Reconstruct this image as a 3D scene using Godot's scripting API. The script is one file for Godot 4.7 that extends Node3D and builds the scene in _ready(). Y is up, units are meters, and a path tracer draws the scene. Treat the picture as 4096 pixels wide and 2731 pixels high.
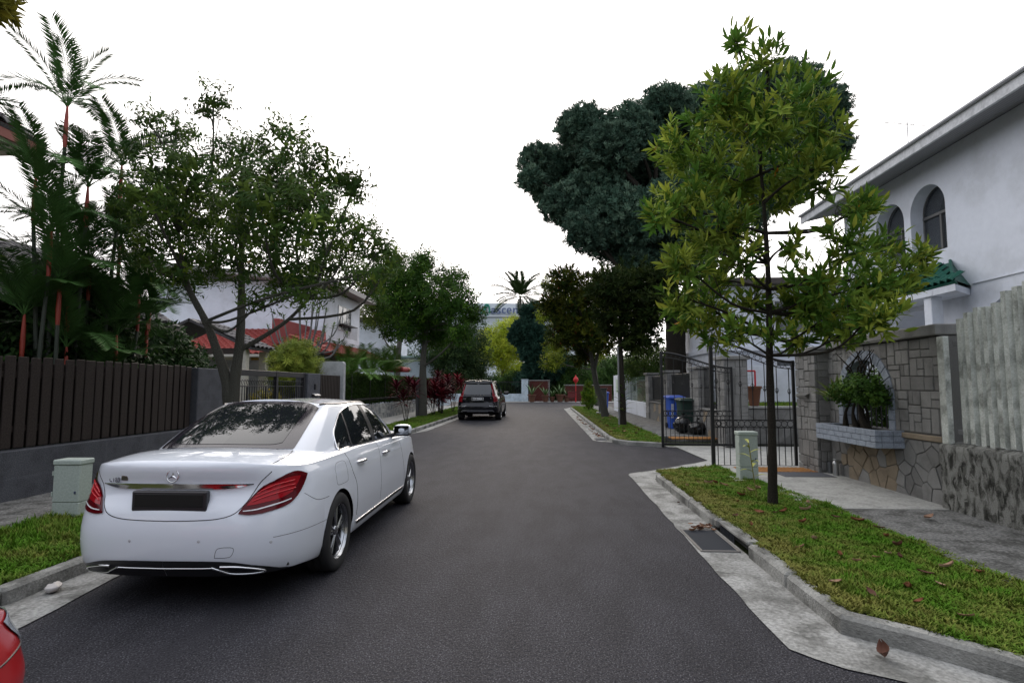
extends Node3D
# A quiet residential street: white saloon on the left kerb, dark estate car further on, walls, hedges and trees on both sides.

var mats := {}
var texs := {}
var meshes := {}
var rng := RandomNumberGenerator.new()

class Mb:
	var v := PackedVector3Array()
	var n := PackedVector3Array()
	var c := PackedColorArray()
	var uv := PackedVector2Array()
	var i := PackedInt32Array()
	var col := Color.WHITE
	var colored := false

	func tri(a: Vector3, b: Vector3, d: Vector3) -> void:
		var m := (d - a).cross(b - a).normalized()
		var k := v.size()
		v.append(a); v.append(b); v.append(d)
		n.append(m); n.append(m); n.append(m)
		if colored:
			c.append(col); c.append(col); c.append(col)
		i.append(k); i.append(k + 1); i.append(k + 2)

	func quad(a: Vector3, b: Vector3, d: Vector3, e: Vector3) -> void:
		tri(a, b, d)
		tri(a, d, e)

	# a flat convex polygon, turned so that it faces OUT
	func poly(p: Array, out: Vector3) -> void:
		var m: Vector3 = Vector3.ZERO
		for k in range(1, p.size() - 1):
			m += (p[k + 1] - p[0]).cross(p[k] - p[0])
		if m.dot(out) < 0.0:
			p = p.duplicate()
			p.reverse()
		for k in range(1, p.size() - 1):
			tri(p[0], p[k], p[k + 1])

	func box(lo: Vector3, hi: Vector3, t := Transform3D()) -> void:
		var q := []
		for k in 8:
			q.append(t * Vector3(hi.x if k & 1 else lo.x, hi.y if k & 2 else lo.y, hi.z if k & 4 else lo.z))
		for f in [[0, 2, 6, 4, Vector3.LEFT], [1, 3, 7, 5, Vector3.RIGHT], [0, 1, 5, 4, Vector3.DOWN], [2, 3, 7, 6, Vector3.UP], [0, 1, 3, 2, Vector3.FORWARD], [4, 5, 7, 6, Vector3.BACK]]:
			poly([q[f[0]], q[f[1]], q[f[2]], q[f[3]]], t.basis * f[4])

	# box centred on t with chamfered edges
	func cbox(size: Vector3, b: float, t := Transform3D()) -> void:
		var h := size * 0.5
		b = minf(b, minf(h.x, minf(h.y, h.z)) * 0.9)
		var g := h - Vector3.ONE * b
		var pt := func(s: Vector3, ax: int) -> Vector3:
			var p := Vector3(s.x * g.x, s.y * g.y, s.z * g.z)
			p[ax] = s[ax] * h[ax]
			return t * p
		for ax in 3:
			var u := (ax + 1) % 3
			var w := (ax + 2) % 3
			for sg in [-1.0, 1.0]:
				var q := []
				for e in [[-1.0, -1.0], [1.0, -1.0], [1.0, 1.0], [-1.0, 1.0]]:
					var s := Vector3.ZERO
					s[ax] = sg; s[u] = e[0]; s[w] = e[1]
					q.append(pt.call(s, ax))
				var o := Vector3.ZERO
				o[ax] = sg
				poly(q, t.basis * o)
			for su in [-1.0, 1.0]:
				for sw in [-1.0, 1.0]:
					var a := Vector3.ZERO
					var d := Vector3.ZERO
					a[ax] = -1.0; a[u] = su; a[w] = sw
					d[ax] = 1.0; d[u] = su; d[w] = sw
					var o := Vector3.ZERO
					o[u] = su; o[w] = sw
					poly([pt.call(a, u), pt.call(d, u), pt.call(d, w), pt.call(a, w)], t.basis * o)
		for k in 8:
			var s := Vector3(1 if k & 1 else -1, 1 if k & 2 else -1, 1 if k & 4 else -1)
			poly([pt.call(s, 0), pt.call(s, 1), pt.call(s, 2)], t.basis * s)

	# a smooth sheet through rows of points
	func grid(rows: Array, wrap := false, flip := false) -> void:
		var nr := rows.size()
		var nc: int = rows[0].size()
		var k0 := v.size()
		var acc := PackedVector3Array()
		acc.resize(nr * nc)
		for r in nr:
			for q in nc:
				v.append(rows[r][q])
				if colored:
					c.append(col)
		for r in nr - 1:
			for q in (nc if wrap else nc - 1):
				var q2 := (q + 1) % nc
				var a := r * nc + q
				var b := r * nc + q2
				var d := (r + 1) * nc + q2
				var e := (r + 1) * nc + q
				if flip:
					var sw := b
					b = e
					e = sw
				var m := (v[k0 + d] - v[k0 + a]).cross(v[k0 + b] - v[k0 + e])
				acc[a] += m; acc[b] += m; acc[d] += m; acc[e] += m
				if v[k0 + a].distance_squared_to(v[k0 + b]) > 1e-12 and v[k0 + b].distance_squared_to(v[k0 + d]) > 1e-12:
					i.append(k0 + a); i.append(k0 + b); i.append(k0 + d)
				if v[k0 + d].distance_squared_to(v[k0 + e]) > 1e-12 and v[k0 + a].distance_squared_to(v[k0 + e]) > 1e-12:
					i.append(k0 + a); i.append(k0 + d); i.append(k0 + e)
		for m in acc:
			n.append(m.normalized() if m.length_squared() > 1e-20 else Vector3.UP)

	func tube(p: Array, r: Array, sides := 6, caps := true) -> void:
		var rows := []
		var side := Vector3.ZERO
		for k in p.size():
			var d: Vector3 = (p[mini(k + 1, p.size() - 1)] - p[maxi(k - 1, 0)]).normalized()
			if side == Vector3.ZERO:
				side = d.cross(Vector3.RIGHT if absf(d.x) < 0.7 else Vector3.UP).normalized()
			else:
				side = (side - d * side.dot(d)).normalized()
			var up := d.cross(side)
			var ring := PackedVector3Array()
			for q in sides:
				var a := TAU * q / sides
				ring.append(p[k] + (side * cos(a) + up * sin(a)) * float(r[mini(k, r.size() - 1)]))
			rows.append(ring)
		grid(rows, true, true)
		if caps:
			for e in [0, p.size() - 1]:
				var d: Vector3 = (p[e] - p[1 if e == 0 else e - 1]).normalized()
				poly(Array(rows[e]), d)

	func rod(a: Vector3, b: Vector3, r: float, sides := 6) -> void:
		tube([a, b], [r, r], sides)

	func lathe(prof: Array, sides := 24, t := Transform3D(), flip := false) -> void:  # [radius, height] pairs round Y
		var rows := []
		for p in prof:
			var ring := PackedVector3Array()
			for q in sides:
				var a := TAU * q / sides
				ring.append(t * Vector3(cos(a) * p[0], p[1], sin(a) * p[0]))
			rows.append(ring)
		grid(rows, true, flip)

	# a flat leaf blade: base at the origin, along DIR, facing UP
	func leaf(o: Vector3, dir: Vector3, up: Vector3, l: float, w: float, droop := 0.15, fold := 0.25) -> void:
		var x := dir.cross(up).normalized()
		var u := x.cross(dir).normalized()
		var m1 := o + dir * l * 0.45 - u * droop * l * 0.2
		var tip := o + dir * l - u * droop * l
		var lf := m1 + x * w * 0.5 + u * fold * w * 0.5
		var rt := m1 - x * w * 0.5 + u * fold * w * 0.5
		tri(o, lf, m1); tri(o, m1, rt); tri(m1, lf, tip); tri(m1, tip, rt)

	# the same with a fuller, elliptic outline
	func leaf2(o: Vector3, dir: Vector3, up: Vector3, l: float, w: float, droop := 0.15, fold := 0.25) -> void:
		var x := dir.cross(up).normalized()
		var u := x.cross(dir).normalized()
		var p := []
		for e in [[0.3, 0.46, 0.05], [0.66, 0.42, 0.42], [1.0, 0.0, 1.0]]:
			var m: Vector3 = o + dir * l * e[0] - u * droop * l * e[2]
			p.append([m, m + x * w * e[1] + u * fold * w * e[1], m - x * w * e[1] + u * fold * w * e[1]])
		tri(o, p[0][1], p[0][0]); tri(o, p[0][0], p[0][2])
		quad(p[0][0], p[0][1], p[1][1], p[1][0]); quad(p[0][2], p[0][0], p[1][0], p[1][2])
		tri(p[1][0], p[1][1], p[2][0]); tri(p[1][0], p[2][0], p[1][2])

	func mesh() -> ArrayMesh:
		var a := []
		a.resize(Mesh.ARRAY_MAX)
		a[Mesh.ARRAY_VERTEX] = v
		a[Mesh.ARRAY_NORMAL] = n
		if colored:
			a[Mesh.ARRAY_COLOR] = c
		if uv.size() == v.size() and uv.size() > 0:
			a[Mesh.ARRAY_TEX_UV] = uv
		a[Mesh.ARRAY_INDEX] = i
		var m := ArrayMesh.new()
		m.add_surface_from_arrays(Mesh.PRIMITIVE_TRIANGLES, a)
		return m

func lin(r: float, g: float, b: float) -> Color:
	return Color(r, g, b).linear_to_srgb()

func noise_tex(key: String, freq: float, octaves: int, ramp: Array, seed_ := 1, size := 512, kind := FastNoiseLite.TYPE_SIMPLEX_SMOOTH, warp := 0.0) -> NoiseTexture2D:
	if texs.has(key):
		return texs[key]
	var f := FastNoiseLite.new()
	f.noise_type = kind
	f.seed = seed_
	f.frequency = freq
	f.fractal_octaves = octaves
	f.fractal_gain = 0.62 if octaves > 4 else 0.5
	if warp > 0.0:
		f.domain_warp_enabled = true
		f.domain_warp_amplitude = warp
		f.domain_warp_frequency = freq
	var t := NoiseTexture2D.new()
	t.width = size
	t.height = size
	t.seamless = true
	t.noise = f
	var g := Gradient.new()
	var off := PackedFloat32Array()
	var cols := PackedColorArray()
	for r in ramp:
		off.append(r[0])
		cols.append(r[1])
	g.offsets = off
	g.colors = cols
	t.color_ramp = g
	texs[key] = t
	return t

func flat(key: String, c: Color, rough := 0.7, metal := 0.0, spec := 0.5) -> StandardMaterial3D:
	if mats.has(key):
		return mats[key]
	var m := StandardMaterial3D.new()
	m.resource_name = key
	m.albedo_color = c
	m.roughness = rough
	m.metallic = metal
	m.metallic_specular = spec
	mats[key] = m
	return m

# a surface with a colour noise, a coarse second layer of stains and a fine relief, laid out in world space
func surf(key: String, tex: Texture2D, tile: float, rough := 0.85, bump_tex: Texture2D = null, bump_cm := 0.0, stain: Texture2D = null, stain_tile := 3.0, world := true) -> StandardMaterial3D:
	if mats.has(key):
		return mats[key]
	var m := StandardMaterial3D.new()
	m.resource_name = key
	m.albedo_texture = tex
	m.roughness = rough
	m.metallic_specular = 0.3
	m.uv1_triplanar = true
	m.uv1_world_triplanar = world
	m.uv1_scale = Vector3.ONE / tile
	if bump_tex:
		m.heightmap_enabled = true
		m.heightmap_texture = bump_tex
		m.heightmap_scale = bump_cm
	if stain:
		m.detail_enabled = true
		m.detail_blend_mode = BaseMaterial3D.BLEND_MODE_MUL
		m.detail_albedo = stain
		m.detail_uv_layer = BaseMaterial3D.DETAIL_UV_2
		m.uv2_triplanar = true
		m.uv2_world_triplanar = world
		m.uv2_scale = Vector3.ONE / stain_tile
	mats[key] = m
	return m

func tag(o: Node, label: String, category: String, group := "", kind := "") -> Node:
	o.set_meta("label", label)
	if category:
		o.set_meta("category", category)
	if group:
		o.set_meta("group", group)
	if kind:
		o.set_meta("kind", kind)
	return o

func thing(called: String, label: String, category: String, at := Vector3.ZERO, turn := 0.0, group := "") -> Node3D:
	var o := Node3D.new()
	o.name = called
	add_child(o, true)
	o.position = at
	o.rotation.y = turn
	tag(o, label, category, group)
	return o

func part(parent: Node, called: String, mesh: Mesh, m: Material, t := Transform3D()) -> MeshInstance3D:
	var o := MeshInstance3D.new()
	o.name = called
	o.mesh = mesh
	o.material_override = m
	o.transform = t
	parent.add_child(o, true)
	return o

func structure(called: String, mesh: Mesh, m: Material, label := "") -> MeshInstance3D:
	var o := part(self, called, mesh, m)
	o.set_meta("kind", "structure")
	if label:
		o.set_meta("label", label)
	return o

func at(x: float, y: float, z: float) -> Transform3D:
	return Transform3D(Basis(), Vector3(x, y, z))

func cube(size: Vector3, bevel := 0.004) -> ArrayMesh:
	var k := "cb%.3f_%.3f_%.3f_%.3f" % [size.x, size.y, size.z, bevel]
	if not meshes.has(k):
		var b := Mb.new()
		b.cbox(size, bevel)
		meshes[k] = b.mesh()
	return meshes[k]

func bx(parent: Node, called: String, lo: Vector3, hi: Vector3, m: Material, bevel := 0.004) -> MeshInstance3D:
	return part(parent, called, cube(hi - lo, bevel), m, Transform3D(Basis(), (lo + hi) * 0.5))

func rods(list: Array, r: float, sides := 6) -> ArrayMesh:
	var b := Mb.new()
	for e in list:
		b.rod(e[0], e[1], r, sides)
	return b.mesh()

func one_rod(a: Vector3, b: Vector3, r: float, sides := 6) -> ArrayMesh:
	return rods([[a, b]], r, sides)

# a flat outline in x,z at height y, triangulated
func sheet(outline: Array, y: float) -> ArrayMesh:
	var p := PackedVector2Array(outline)
	var t := Geometry2D.triangulate_polygon(p)
	var b := Mb.new()
	for k in range(0, t.size(), 3):
		b.poly([Vector3(p[t[k]].x, y, p[t[k]].y), Vector3(p[t[k + 1]].x, y, p[t[k + 1]].y), Vector3(p[t[k + 2]].x, y, p[t[k + 2]].y)], Vector3.UP)
	return b.mesh()

# an outline in the plane (u, v) given depth: thick slab standing on plane x = const (u -> -z, v -> y)
func slab_mesh(outline: Array, thick: float) -> ArrayMesh:
	var p := PackedVector2Array(outline)
	var t := Geometry2D.triangulate_polygon(p)
	var b := Mb.new()
	for s in [0.0, thick]:
		for k in range(0, t.size(), 3):
			b.poly([Vector3(p[t[k]].x, p[t[k]].y, s), Vector3(p[t[k + 1]].x, p[t[k + 1]].y, s), Vector3(p[t[k + 2]].x, p[t[k + 2]].y, s)], Vector3(0, 0, 1 if s > 0.0 else -1))
	var area := 0.0
	for k in p.size():
		var a := p[k]
		var d := p[(k + 1) % p.size()]
		area += a.x * d.y - d.x * a.y
	for k in p.size():
		var a := p[k]
		var d := p[(k + 1) % p.size()]
		var o := Vector3(d.y - a.y, a.x - d.x, 0) * signf(area)
		b.poly([Vector3(a.x, a.y, 0), Vector3(d.x, d.y, 0), Vector3(d.x, d.y, thick), Vector3(a.x, a.y, thick)], o)
	return b.mesh()

func lettering(text: String, height: float, depth: float) -> TextMesh:
	var f := SystemFont.new()
	f.font_names = PackedStringArray(["Droid Sans"])
	f.font_weight = 700
	var t := TextMesh.new()
	t.text = text
	t.font = f
	t.font_size = 64
	t.pixel_size = height / 46.0
	t.depth = depth
	return t

func scatter(parent: Node, called: String, mesh: Mesh, m: Material, list: Array, tints: Array = []) -> MultiMeshInstance3D:
	var mm := MultiMesh.new()
	mm.transform_format = MultiMesh.TRANSFORM_3D
	mm.use_colors = tints.size() > 0
	mm.mesh = mesh
	mm.instance_count = list.size()
	for k in list.size():
		mm.set_instance_transform(k, list[k])
		if tints.size() > 0:
			mm.set_instance_color(k, tints[k])
	var o := MultiMeshInstance3D.new()
	o.name = called
	o.multimesh = mm
	o.material_override = m
	parent.add_child(o, true)
	return o

func cat(p: Array, t: float):  # Catmull-Rom through an array of numbers or vectors, t in segments
	var k := clampi(int(floor(t)), 0, p.size() - 2)
	var f := t - k
	var a = p[maxi(k - 1, 0)]
	var b = p[k]
	var c = p[k + 1]
	var d = p[mini(k + 2, p.size() - 1)]
	return 0.5 * ((2.0 * b) + (c - a) * f + (2.0 * a - 5.0 * b + 4.0 * c - d) * f * f + (3.0 * b - a - 3.0 * c + d) * f * f * f)

func curve(p: Array, per := 6) -> Array:
	var o := []
	for k in (p.size() - 1) * per + 1:
		o.append(cat(p, float(k) / per))
	return o

func lookup(tab: Array, x: float) -> float:  # piecewise smooth table of [x, y]
	if x <= tab[0][0]:
		return tab[0][1]
	for k in range(1, tab.size()):
		if x <= tab[k][0]:
			var f: float = (x - tab[k - 1][0]) / (tab[k][0] - tab[k - 1][0])
			f = f * f * (3.0 - 2.0 * f) * 0.5 + f * 0.5
			return lerpf(tab[k - 1][1], tab[k][1], f)
	return tab[-1][1]

func ball_point() -> Vector3:
	while true:
		var p := Vector3(rng.randf_range(-1, 1), rng.randf_range(-1, 1), rng.randf_range(-1, 1))
		if p.length_squared() <= 1.0:
			return p
	return Vector3.ZERO

func facing(dir: Vector3, up := Vector3.UP) -> Basis:  # basis whose y runs along dir
	var y := dir.normalized()
	var x := up.cross(y)
	if x.length_squared() < 1e-4:
		x = Vector3.RIGHT.cross(y)
	x = x.normalized()
	return Basis(x, y, x.cross(y))

# ---------- materials shared by the setting ----------
func make_materials() -> void:
	var fine := noise_tex("fine_bump", 0.12, 4, [[0.0, Color.BLACK], [1.0, Color.WHITE]], 3)
	var grain := noise_tex("grain_bump", 0.32, 2, [[0.0, Color.BLACK], [1.0, Color.WHITE]], 8)
	var blotch := noise_tex("blotch", 0.012, 5, [[0.2, lin(0.76, 0.76, 0.76)], [0.5, lin(0.93, 0.93, 0.93)], [0.8, lin(1, 1, 1)]], 5, 512, FastNoiseLite.TYPE_SIMPLEX_SMOOTH, 30.0)
	var grime := noise_tex("grime", 0.016, 6, [[0.22, lin(0.42, 0.42, 0.41)], [0.45, lin(0.78, 0.78, 0.77)], [0.7, lin(1, 1, 1)]], 11, 512, FastNoiseLite.TYPE_SIMPLEX_SMOOTH, 40.0)
	var mould := noise_tex("mould", 0.02, 7, [[0.2, lin(0.10, 0.10, 0.095)], [0.42, lin(0.5, 0.5, 0.48)], [0.62, lin(0.98, 0.98, 0.97)]], 21, 512, FastNoiseLite.TYPE_SIMPLEX_SMOOTH, 50.0)
	surf("asphalt", noise_tex("asphalt_c", 0.42, 2, [[0.2, lin(0.006, 0.006, 0.008)], [0.5, lin(0.035, 0.0345, 0.041)], [0.7, lin(0.064, 0.063, 0.073)], [0.84, lin(0.20, 0.198, 0.215)]], 2, 1024), 5.0, 0.8, grain, 0.9, noise_tex("asphalt_s", 0.010, 5, [[0.2, lin(0.74, 0.74, 0.74)], [0.5, lin(0.88, 0.88, 0.88)], [0.8, lin(1, 1, 1)]], 31, 512, FastNoiseLite.TYPE_SIMPLEX_SMOOTH, 25.0), 7.0).uv2_scale = Vector3(0.4, 0.4, 0.14)
	var conc := noise_tex("concrete_c", 0.06, 5, [[0.2, lin(0.25, 0.25, 0.24)], [0.55, lin(0.36, 0.36, 0.35)], [0.85, lin(0.45, 0.45, 0.43)]], 4)
	surf("gutter", conc, 1.3, 0.85, fine, 0.4, grime, 4.6)
	surf("kerb", conc, 0.9, 0.85, fine, 0.6, noise_tex("kerb_s", 0.014, 6, [[0.2, lin(0.32, 0.32, 0.31)], [0.45, lin(0.66, 0.66, 0.64)], [0.68, lin(0.95, 0.95, 0.93)]], 61), 5.3)
	surf("slab_new", noise_tex("slab_c", 0.05, 5, [[0.2, lin(0.33, 0.33, 0.31)], [0.55, lin(0.42, 0.42, 0.40)], [0.85, lin(0.48, 0.48, 0.46)]], 6), 1.5, 0.85, fine, 0.3, blotch, 2.2)
	surf("slab_old", noise_tex("slab_old_c", 0.05, 5, [[0.2, lin(0.11, 0.11, 0.11)], [0.5, lin(0.19, 0.19, 0.185)], [0.85, lin(0.32, 0.32, 0.31)]], 7), 1.1, 0.9, fine, 0.5, grime, 3.6)
	surf("soil", noise_tex("soil_c", 0.08, 5, [[0.2, lin(0.03, 0.04, 0.01)], [0.55, lin(0.06, 0.07, 0.018)], [0.85, lin(0.11, 0.095, 0.035)]], 9), 0.8, 0.95, fine, 1.5)
	surf("earth", noise_tex("earth_c", 0.05, 5, [[0.2, lin(0.03, 0.04, 0.018)], [0.6, lin(0.05, 0.065, 0.025)], [0.9, lin(0.07, 0.065, 0.035)]], 10), 3.0, 0.95, fine, 2.0)
	surf("plaster_grey", noise_tex("plaster_g", 0.09, 5, [[0.2, lin(0.085, 0.09, 0.105)], [0.55, lin(0.15, 0.155, 0.175)], [0.85, lin(0.2, 0.205, 0.225)]], 12), 0.9, 0.9, grain, 2.2, blotch, 2.4)
	surf("wall_white", noise_tex("white_c", 0.03, 5, [[0.2, lin(0.70, 0.73, 0.80)], [0.9, lin(0.74, 0.77, 0.84)]], 13), 3.2, 0.85, fine, 0.01, noise_tex("wall_s", 0.008, 6, [[0.2, lin(0.86, 0.86, 0.85)], [0.5, lin(0.97, 0.97, 0.97)], [0.8, lin(1, 1, 1)]], 71), 6.0)
	surf("wall_cream", noise_tex("cream_c", 0.03, 5, [[0.2, lin(0.58, 0.54, 0.46)], [0.9, lin(0.70, 0.66, 0.57)]], 14), 2.0, 0.85, fine, 0.25)
	surf("granite", noise_tex("granite_c", 0.22, 4, [[0.2, lin(0.18, 0.177, 0.17)], [0.5, lin(0.33, 0.325, 0.312)], [0.8, lin(0.47, 0.462, 0.445)]], 15), 0.6, 0.9, grain, 1.2, blotch, 2.3)
	surf("granite_dark", noise_tex("granite_d", 0.22, 4, [[0.2, lin(0.14, 0.138, 0.132)], [0.5, lin(0.26, 0.256, 0.246)], [0.8, lin(0.37, 0.364, 0.35)]], 16), 0.6, 0.9, grain, 1.2, blotch, 2.3)
	surf("granite_warm", noise_tex("granite_w", 0.16, 4, [[0.2, lin(0.22, 0.17, 0.12)], [0.5, lin(0.34, 0.275, 0.195)], [0.8, lin(0.43, 0.37, 0.29)]], 17), 0.6, 0.9, grain, 1.2, blotch, 2.3)
	surf("mortar", noise_tex("mortar_c", 0.1, 4, [[0.2, lin(0.15, 0.148, 0.14)], [0.8, lin(0.25, 0.247, 0.235)]], 18), 0.7, 0.95, grain, 1.0)
	surf("mouldy_concrete", noise_tex("mouldy_c", 0.1, 5, [[0.2, lin(0.32, 0.32, 0.30)], [0.6, lin(0.46, 0.46, 0.43)], [0.9, lin(0.56, 0.56, 0.53)]], 19), 0.8, 0.92, grain, 3.0, mould, 2.3).uv2_scale = Vector3(0.9, 0.38, 0.9)
	surf("sheet_metal", noise_tex("sheet_c", 0.05, 5, [[0.2, lin(0.50, 0.53, 0.47)], [0.6, lin(0.64, 0.66, 0.62)], [0.9, lin(0.72, 0.735, 0.71)]], 20), 0.7, 0.55, fine, 0.05, grime, 3.1)
	surf("slat_brown", noise_tex("slat_c", 0.05, 4, [[0.2, lin(0.024, 0.018, 0.016)], [0.8, lin(0.042, 0.033, 0.029)]], 22), 0.8, 0.6, fine, 0.1)
	surf("tile_red", noise_tex("tile_r", 0.03, 4, [[0.2, lin(0.17, 0.03, 0.025)], [0.6, lin(0.26, 0.044, 0.036)], [0.9, lin(0.32, 0.075, 0.055)]], 23), 0.9, 0.55, fine, 0.3)
	surf("tile_grey", noise_tex("tile_g", 0.03, 4, [[0.2, lin(0.055, 0.05, 0.055)], [0.6, lin(0.10, 0.095, 0.10)], [0.9, lin(0.15, 0.14, 0.145)]], 24), 0.9, 0.6, fine, 0.3, blotch, 1.5)
	surf("tile_green", noise_tex("tile_gr", 0.03, 4, [[0.2, lin(0.008, 0.06, 0.045)], [0.9, lin(0.02, 0.12, 0.085)]], 25), 0.9, 0.5, fine, 0.3)
	surf("brick", noise_tex("brick_c", 0.05, 4, [[0.2, lin(0.06, 0.018, 0.015)], [0.6, lin(0.095, 0.026, 0.021)], [0.9, lin(0.13, 0.045, 0.034)]], 26), 0.4, 0.9, grain, 0.6)
	surf("bark", noise_tex("bark_c", 0.05, 5, [[0.25, lin(0.035, 0.032, 0.026)], [0.5, lin(0.085, 0.08, 0.068)], [0.68, lin(0.13, 0.13, 0.11)], [0.82, lin(0.19, 0.20, 0.17)]], 27), 0.45, 0.95, fine, 2.0)
	surf("bark_dark", noise_tex("bark_d", 0.06, 5, [[0.25, lin(0.016, 0.013, 0.01)], [0.6, lin(0.045, 0.038, 0.03)], [0.85, lin(0.09, 0.085, 0.07)]], 28), 0.4, 0.95, fine, 2.0)
	flat("iron", lin(0.008, 0.008, 0.009), 0.45)
	flat("frame_white", lin(0.6, 0.61, 0.63), 0.5)
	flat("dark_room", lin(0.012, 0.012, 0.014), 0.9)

func wobble(pts: Array, step: float, amp: float) -> Array:
	var o := []
	for k in pts.size() - 1:
		var a: Vector2 = pts[k]
		var b: Vector2 = pts[k + 1]
		var n := maxi(1, int(a.distance_to(b) / step))
		for q in n:
			var p := a.lerp(b, float(q) / n)
			o.append(p + Vector2(rng.randf_range(-amp, amp), rng.randf_range(-amp, amp)) * (0.0 if q == 0 else 1.0))
	o.append(pts[-1])
	return o

# a strip between two rows of points, with heights
func ribbon(a: Array, b: Array, ya: float, yb: float) -> ArrayMesh:
	var m := Mb.new()
	var fa := []
	var fb := []
	for k in 81:
		fa.append(along(a, k / 80.0))
		fb.append(along(b, k / 80.0))
	for k in 80:
		m.poly([Vector3(fa[k].x, ya, fa[k].y), Vector3(fa[k + 1].x, ya, fa[k + 1].y), Vector3(fb[k + 1].x, yb, fb[k + 1].y)], Vector3.UP)
		m.poly([Vector3(fa[k].x, ya, fa[k].y), Vector3(fb[k + 1].x, yb, fb[k + 1].y), Vector3(fb[k].x, yb, fb[k].y)], Vector3.UP)
	return m.mesh()

func along(p: Array, t: float) -> Vector2:
	var total := 0.0
	for k in p.size() - 1:
		total += p[k].distance_to(p[k + 1])
	var want := total * t
	for k in p.size() - 1:
		var d: float = p[k].distance_to(p[k + 1])
		if want <= d or k == p.size() - 2:
			return p[k].lerp(p[k + 1], clampf(want / maxf(d, 1e-6), 0, 1))
		want -= d
	return p[-1]

func kerb_run(called: String, pts: Array, side: float) -> void:
	var o := Node3D.new()
	o.name = called
	add_child(o, true)
	o.set_meta("kind", "structure")
	o.set_meta("label", "concrete kerb of separate stones beside the road")
	for k in pts.size() - 1:
		var a: Vector2 = pts[k]
		var b: Vector2 = pts[k + 1]
		var n := maxi(1, int(round(a.distance_to(b) / 0.95)))
		var l := a.distance_to(b) / n
		var d := (b - a).normalized()
		var w := 0.135
		var sd := Vector2(-d.y, d.x) * side
		for q in n:
			var c := a + d * l * (q + 0.5) + sd * (w * 0.5)
			var size := Vector3(w + rng.randf_range(-0.004, 0.004), 0.26, l - 0.008 if l > 0.8 else l + 0.05)
			var bs := Basis(Vector3.UP, atan2(d.x, d.y) + rng.randf_range(-0.006, 0.006))
			part(o, "kerb_stone", cube(Vector3(snappedf(size.x, 0.004), 0.26, snappedf(size.z, 0.02)), 0.022), mats["kerb"], Transform3D(bs, Vector3(c.x, -0.008 + rng.randf_range(-0.005, 0.004), c.y)))

func in_poly(p: PackedVector2Array) -> Vector2:
	var lo := p[0]
	var hi := p[0]
	for q in p:
		lo = lo.min(q)
		hi = hi.max(q)
	for k in 200:
		var c := Vector2(rng.randf_range(lo.x, hi.x), rng.randf_range(lo.y, hi.y))
		if Geometry2D.is_point_in_polygon(c, p):
			return c
	return p[0]

func grass_on(called: String, label: String, outline: Array, y: float, count: int, tall: float) -> void:
	var p := PackedVector2Array(outline)
	if not meshes.has("tuft"):
		for v in 3:
			var b := Mb.new()
			for k in 11:
				var a := rng.randf() * TAU
				var r := rng.randf() * 0.035
				var o := Vector3(cos(a) * r, 0, sin(a) * r)
				var lean := rng.randf_range(0.15, 0.95)
				var a2 := rng.randf() * TAU
				var d := Vector3(cos(a2) * lean, 1, sin(a2) * lean).normalized()
				var sd := d.cross(Vector3(cos(a2), 0.1, sin(a2))).normalized()
				var l := rng.randf_range(0.5, 1.0)
				var w := 0.0042 + rng.randf() * 0.003
				var mid := o + d * l * 0.55 * 0.07
				var tip := o + d * l * 0.07 + Vector3(cos(a2), -0.35, sin(a2)) * 0.018 * l
				b.tri(o - sd * w, mid - sd * w * 0.8, o + sd * w)
				b.tri(o + sd * w, mid - sd * w * 0.8, mid + sd * w * 0.8)
				b.tri(mid - sd * w * 0.8, tip, mid + sd * w * 0.8)
			meshes["tuft%d" % v] = b.mesh()
		meshes["tuft"] = meshes["tuft0"]
		var m := flat("grass_blade", Color.WHITE, 0.7)
		m.vertex_color_use_as_albedo = true
		m.backlight_enabled = true
		m.backlight = Color(0.5, 0.5, 0.5)
		m.metallic_specular = 0.2
	var f := FastNoiseLite.new()
	f.seed = 77
	f.frequency = 0.9
	var holder := Node3D.new()
	holder.name = called
	add_child(holder, true)
	tag(holder, label, "grass", "", "stuff")
	for v in 3:
		var list := []
		var tints := []
		for k in count / 3:
			var c := in_poly(p)
			var n := f.get_noise_2d(c.x, c.y)
			var n2 := f.get_noise_2d(c.x * 2.7 + 40, c.y * 2.7)
			if n2 < -0.42 and rng.randf() < 0.75:
				continue
			var s := tall * rng.randf_range(0.5, 1.35) * (1.0 + n * 0.8) * (1.7 if rng.randf() < 0.02 else 1.0)
			list.append(Transform3D(Basis(Vector3.UP, rng.randf() * TAU).scaled(Vector3(1.15, s, 1.15)), Vector3(c.x, y, c.y)))
			var dry := clampf(0.25 - n2 * 0.9 + rng.randf_range(-0.2, 0.2) + 0.7 * smoothstep(2.75, 2.1, c.x + n * 0.5) * float(c.x > 1.0), 0, 1)
			var g := Color(0.080, 0.185, 0.014).lerp(Color(0.24, 0.21, 0.06), dry * 0.8)
			tints.append(g * rng.randf_range(0.75, 1.25))
		scatter(holder, "blades", meshes["tuft%d" % v], mats["grass_blade"], list, tints)

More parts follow.
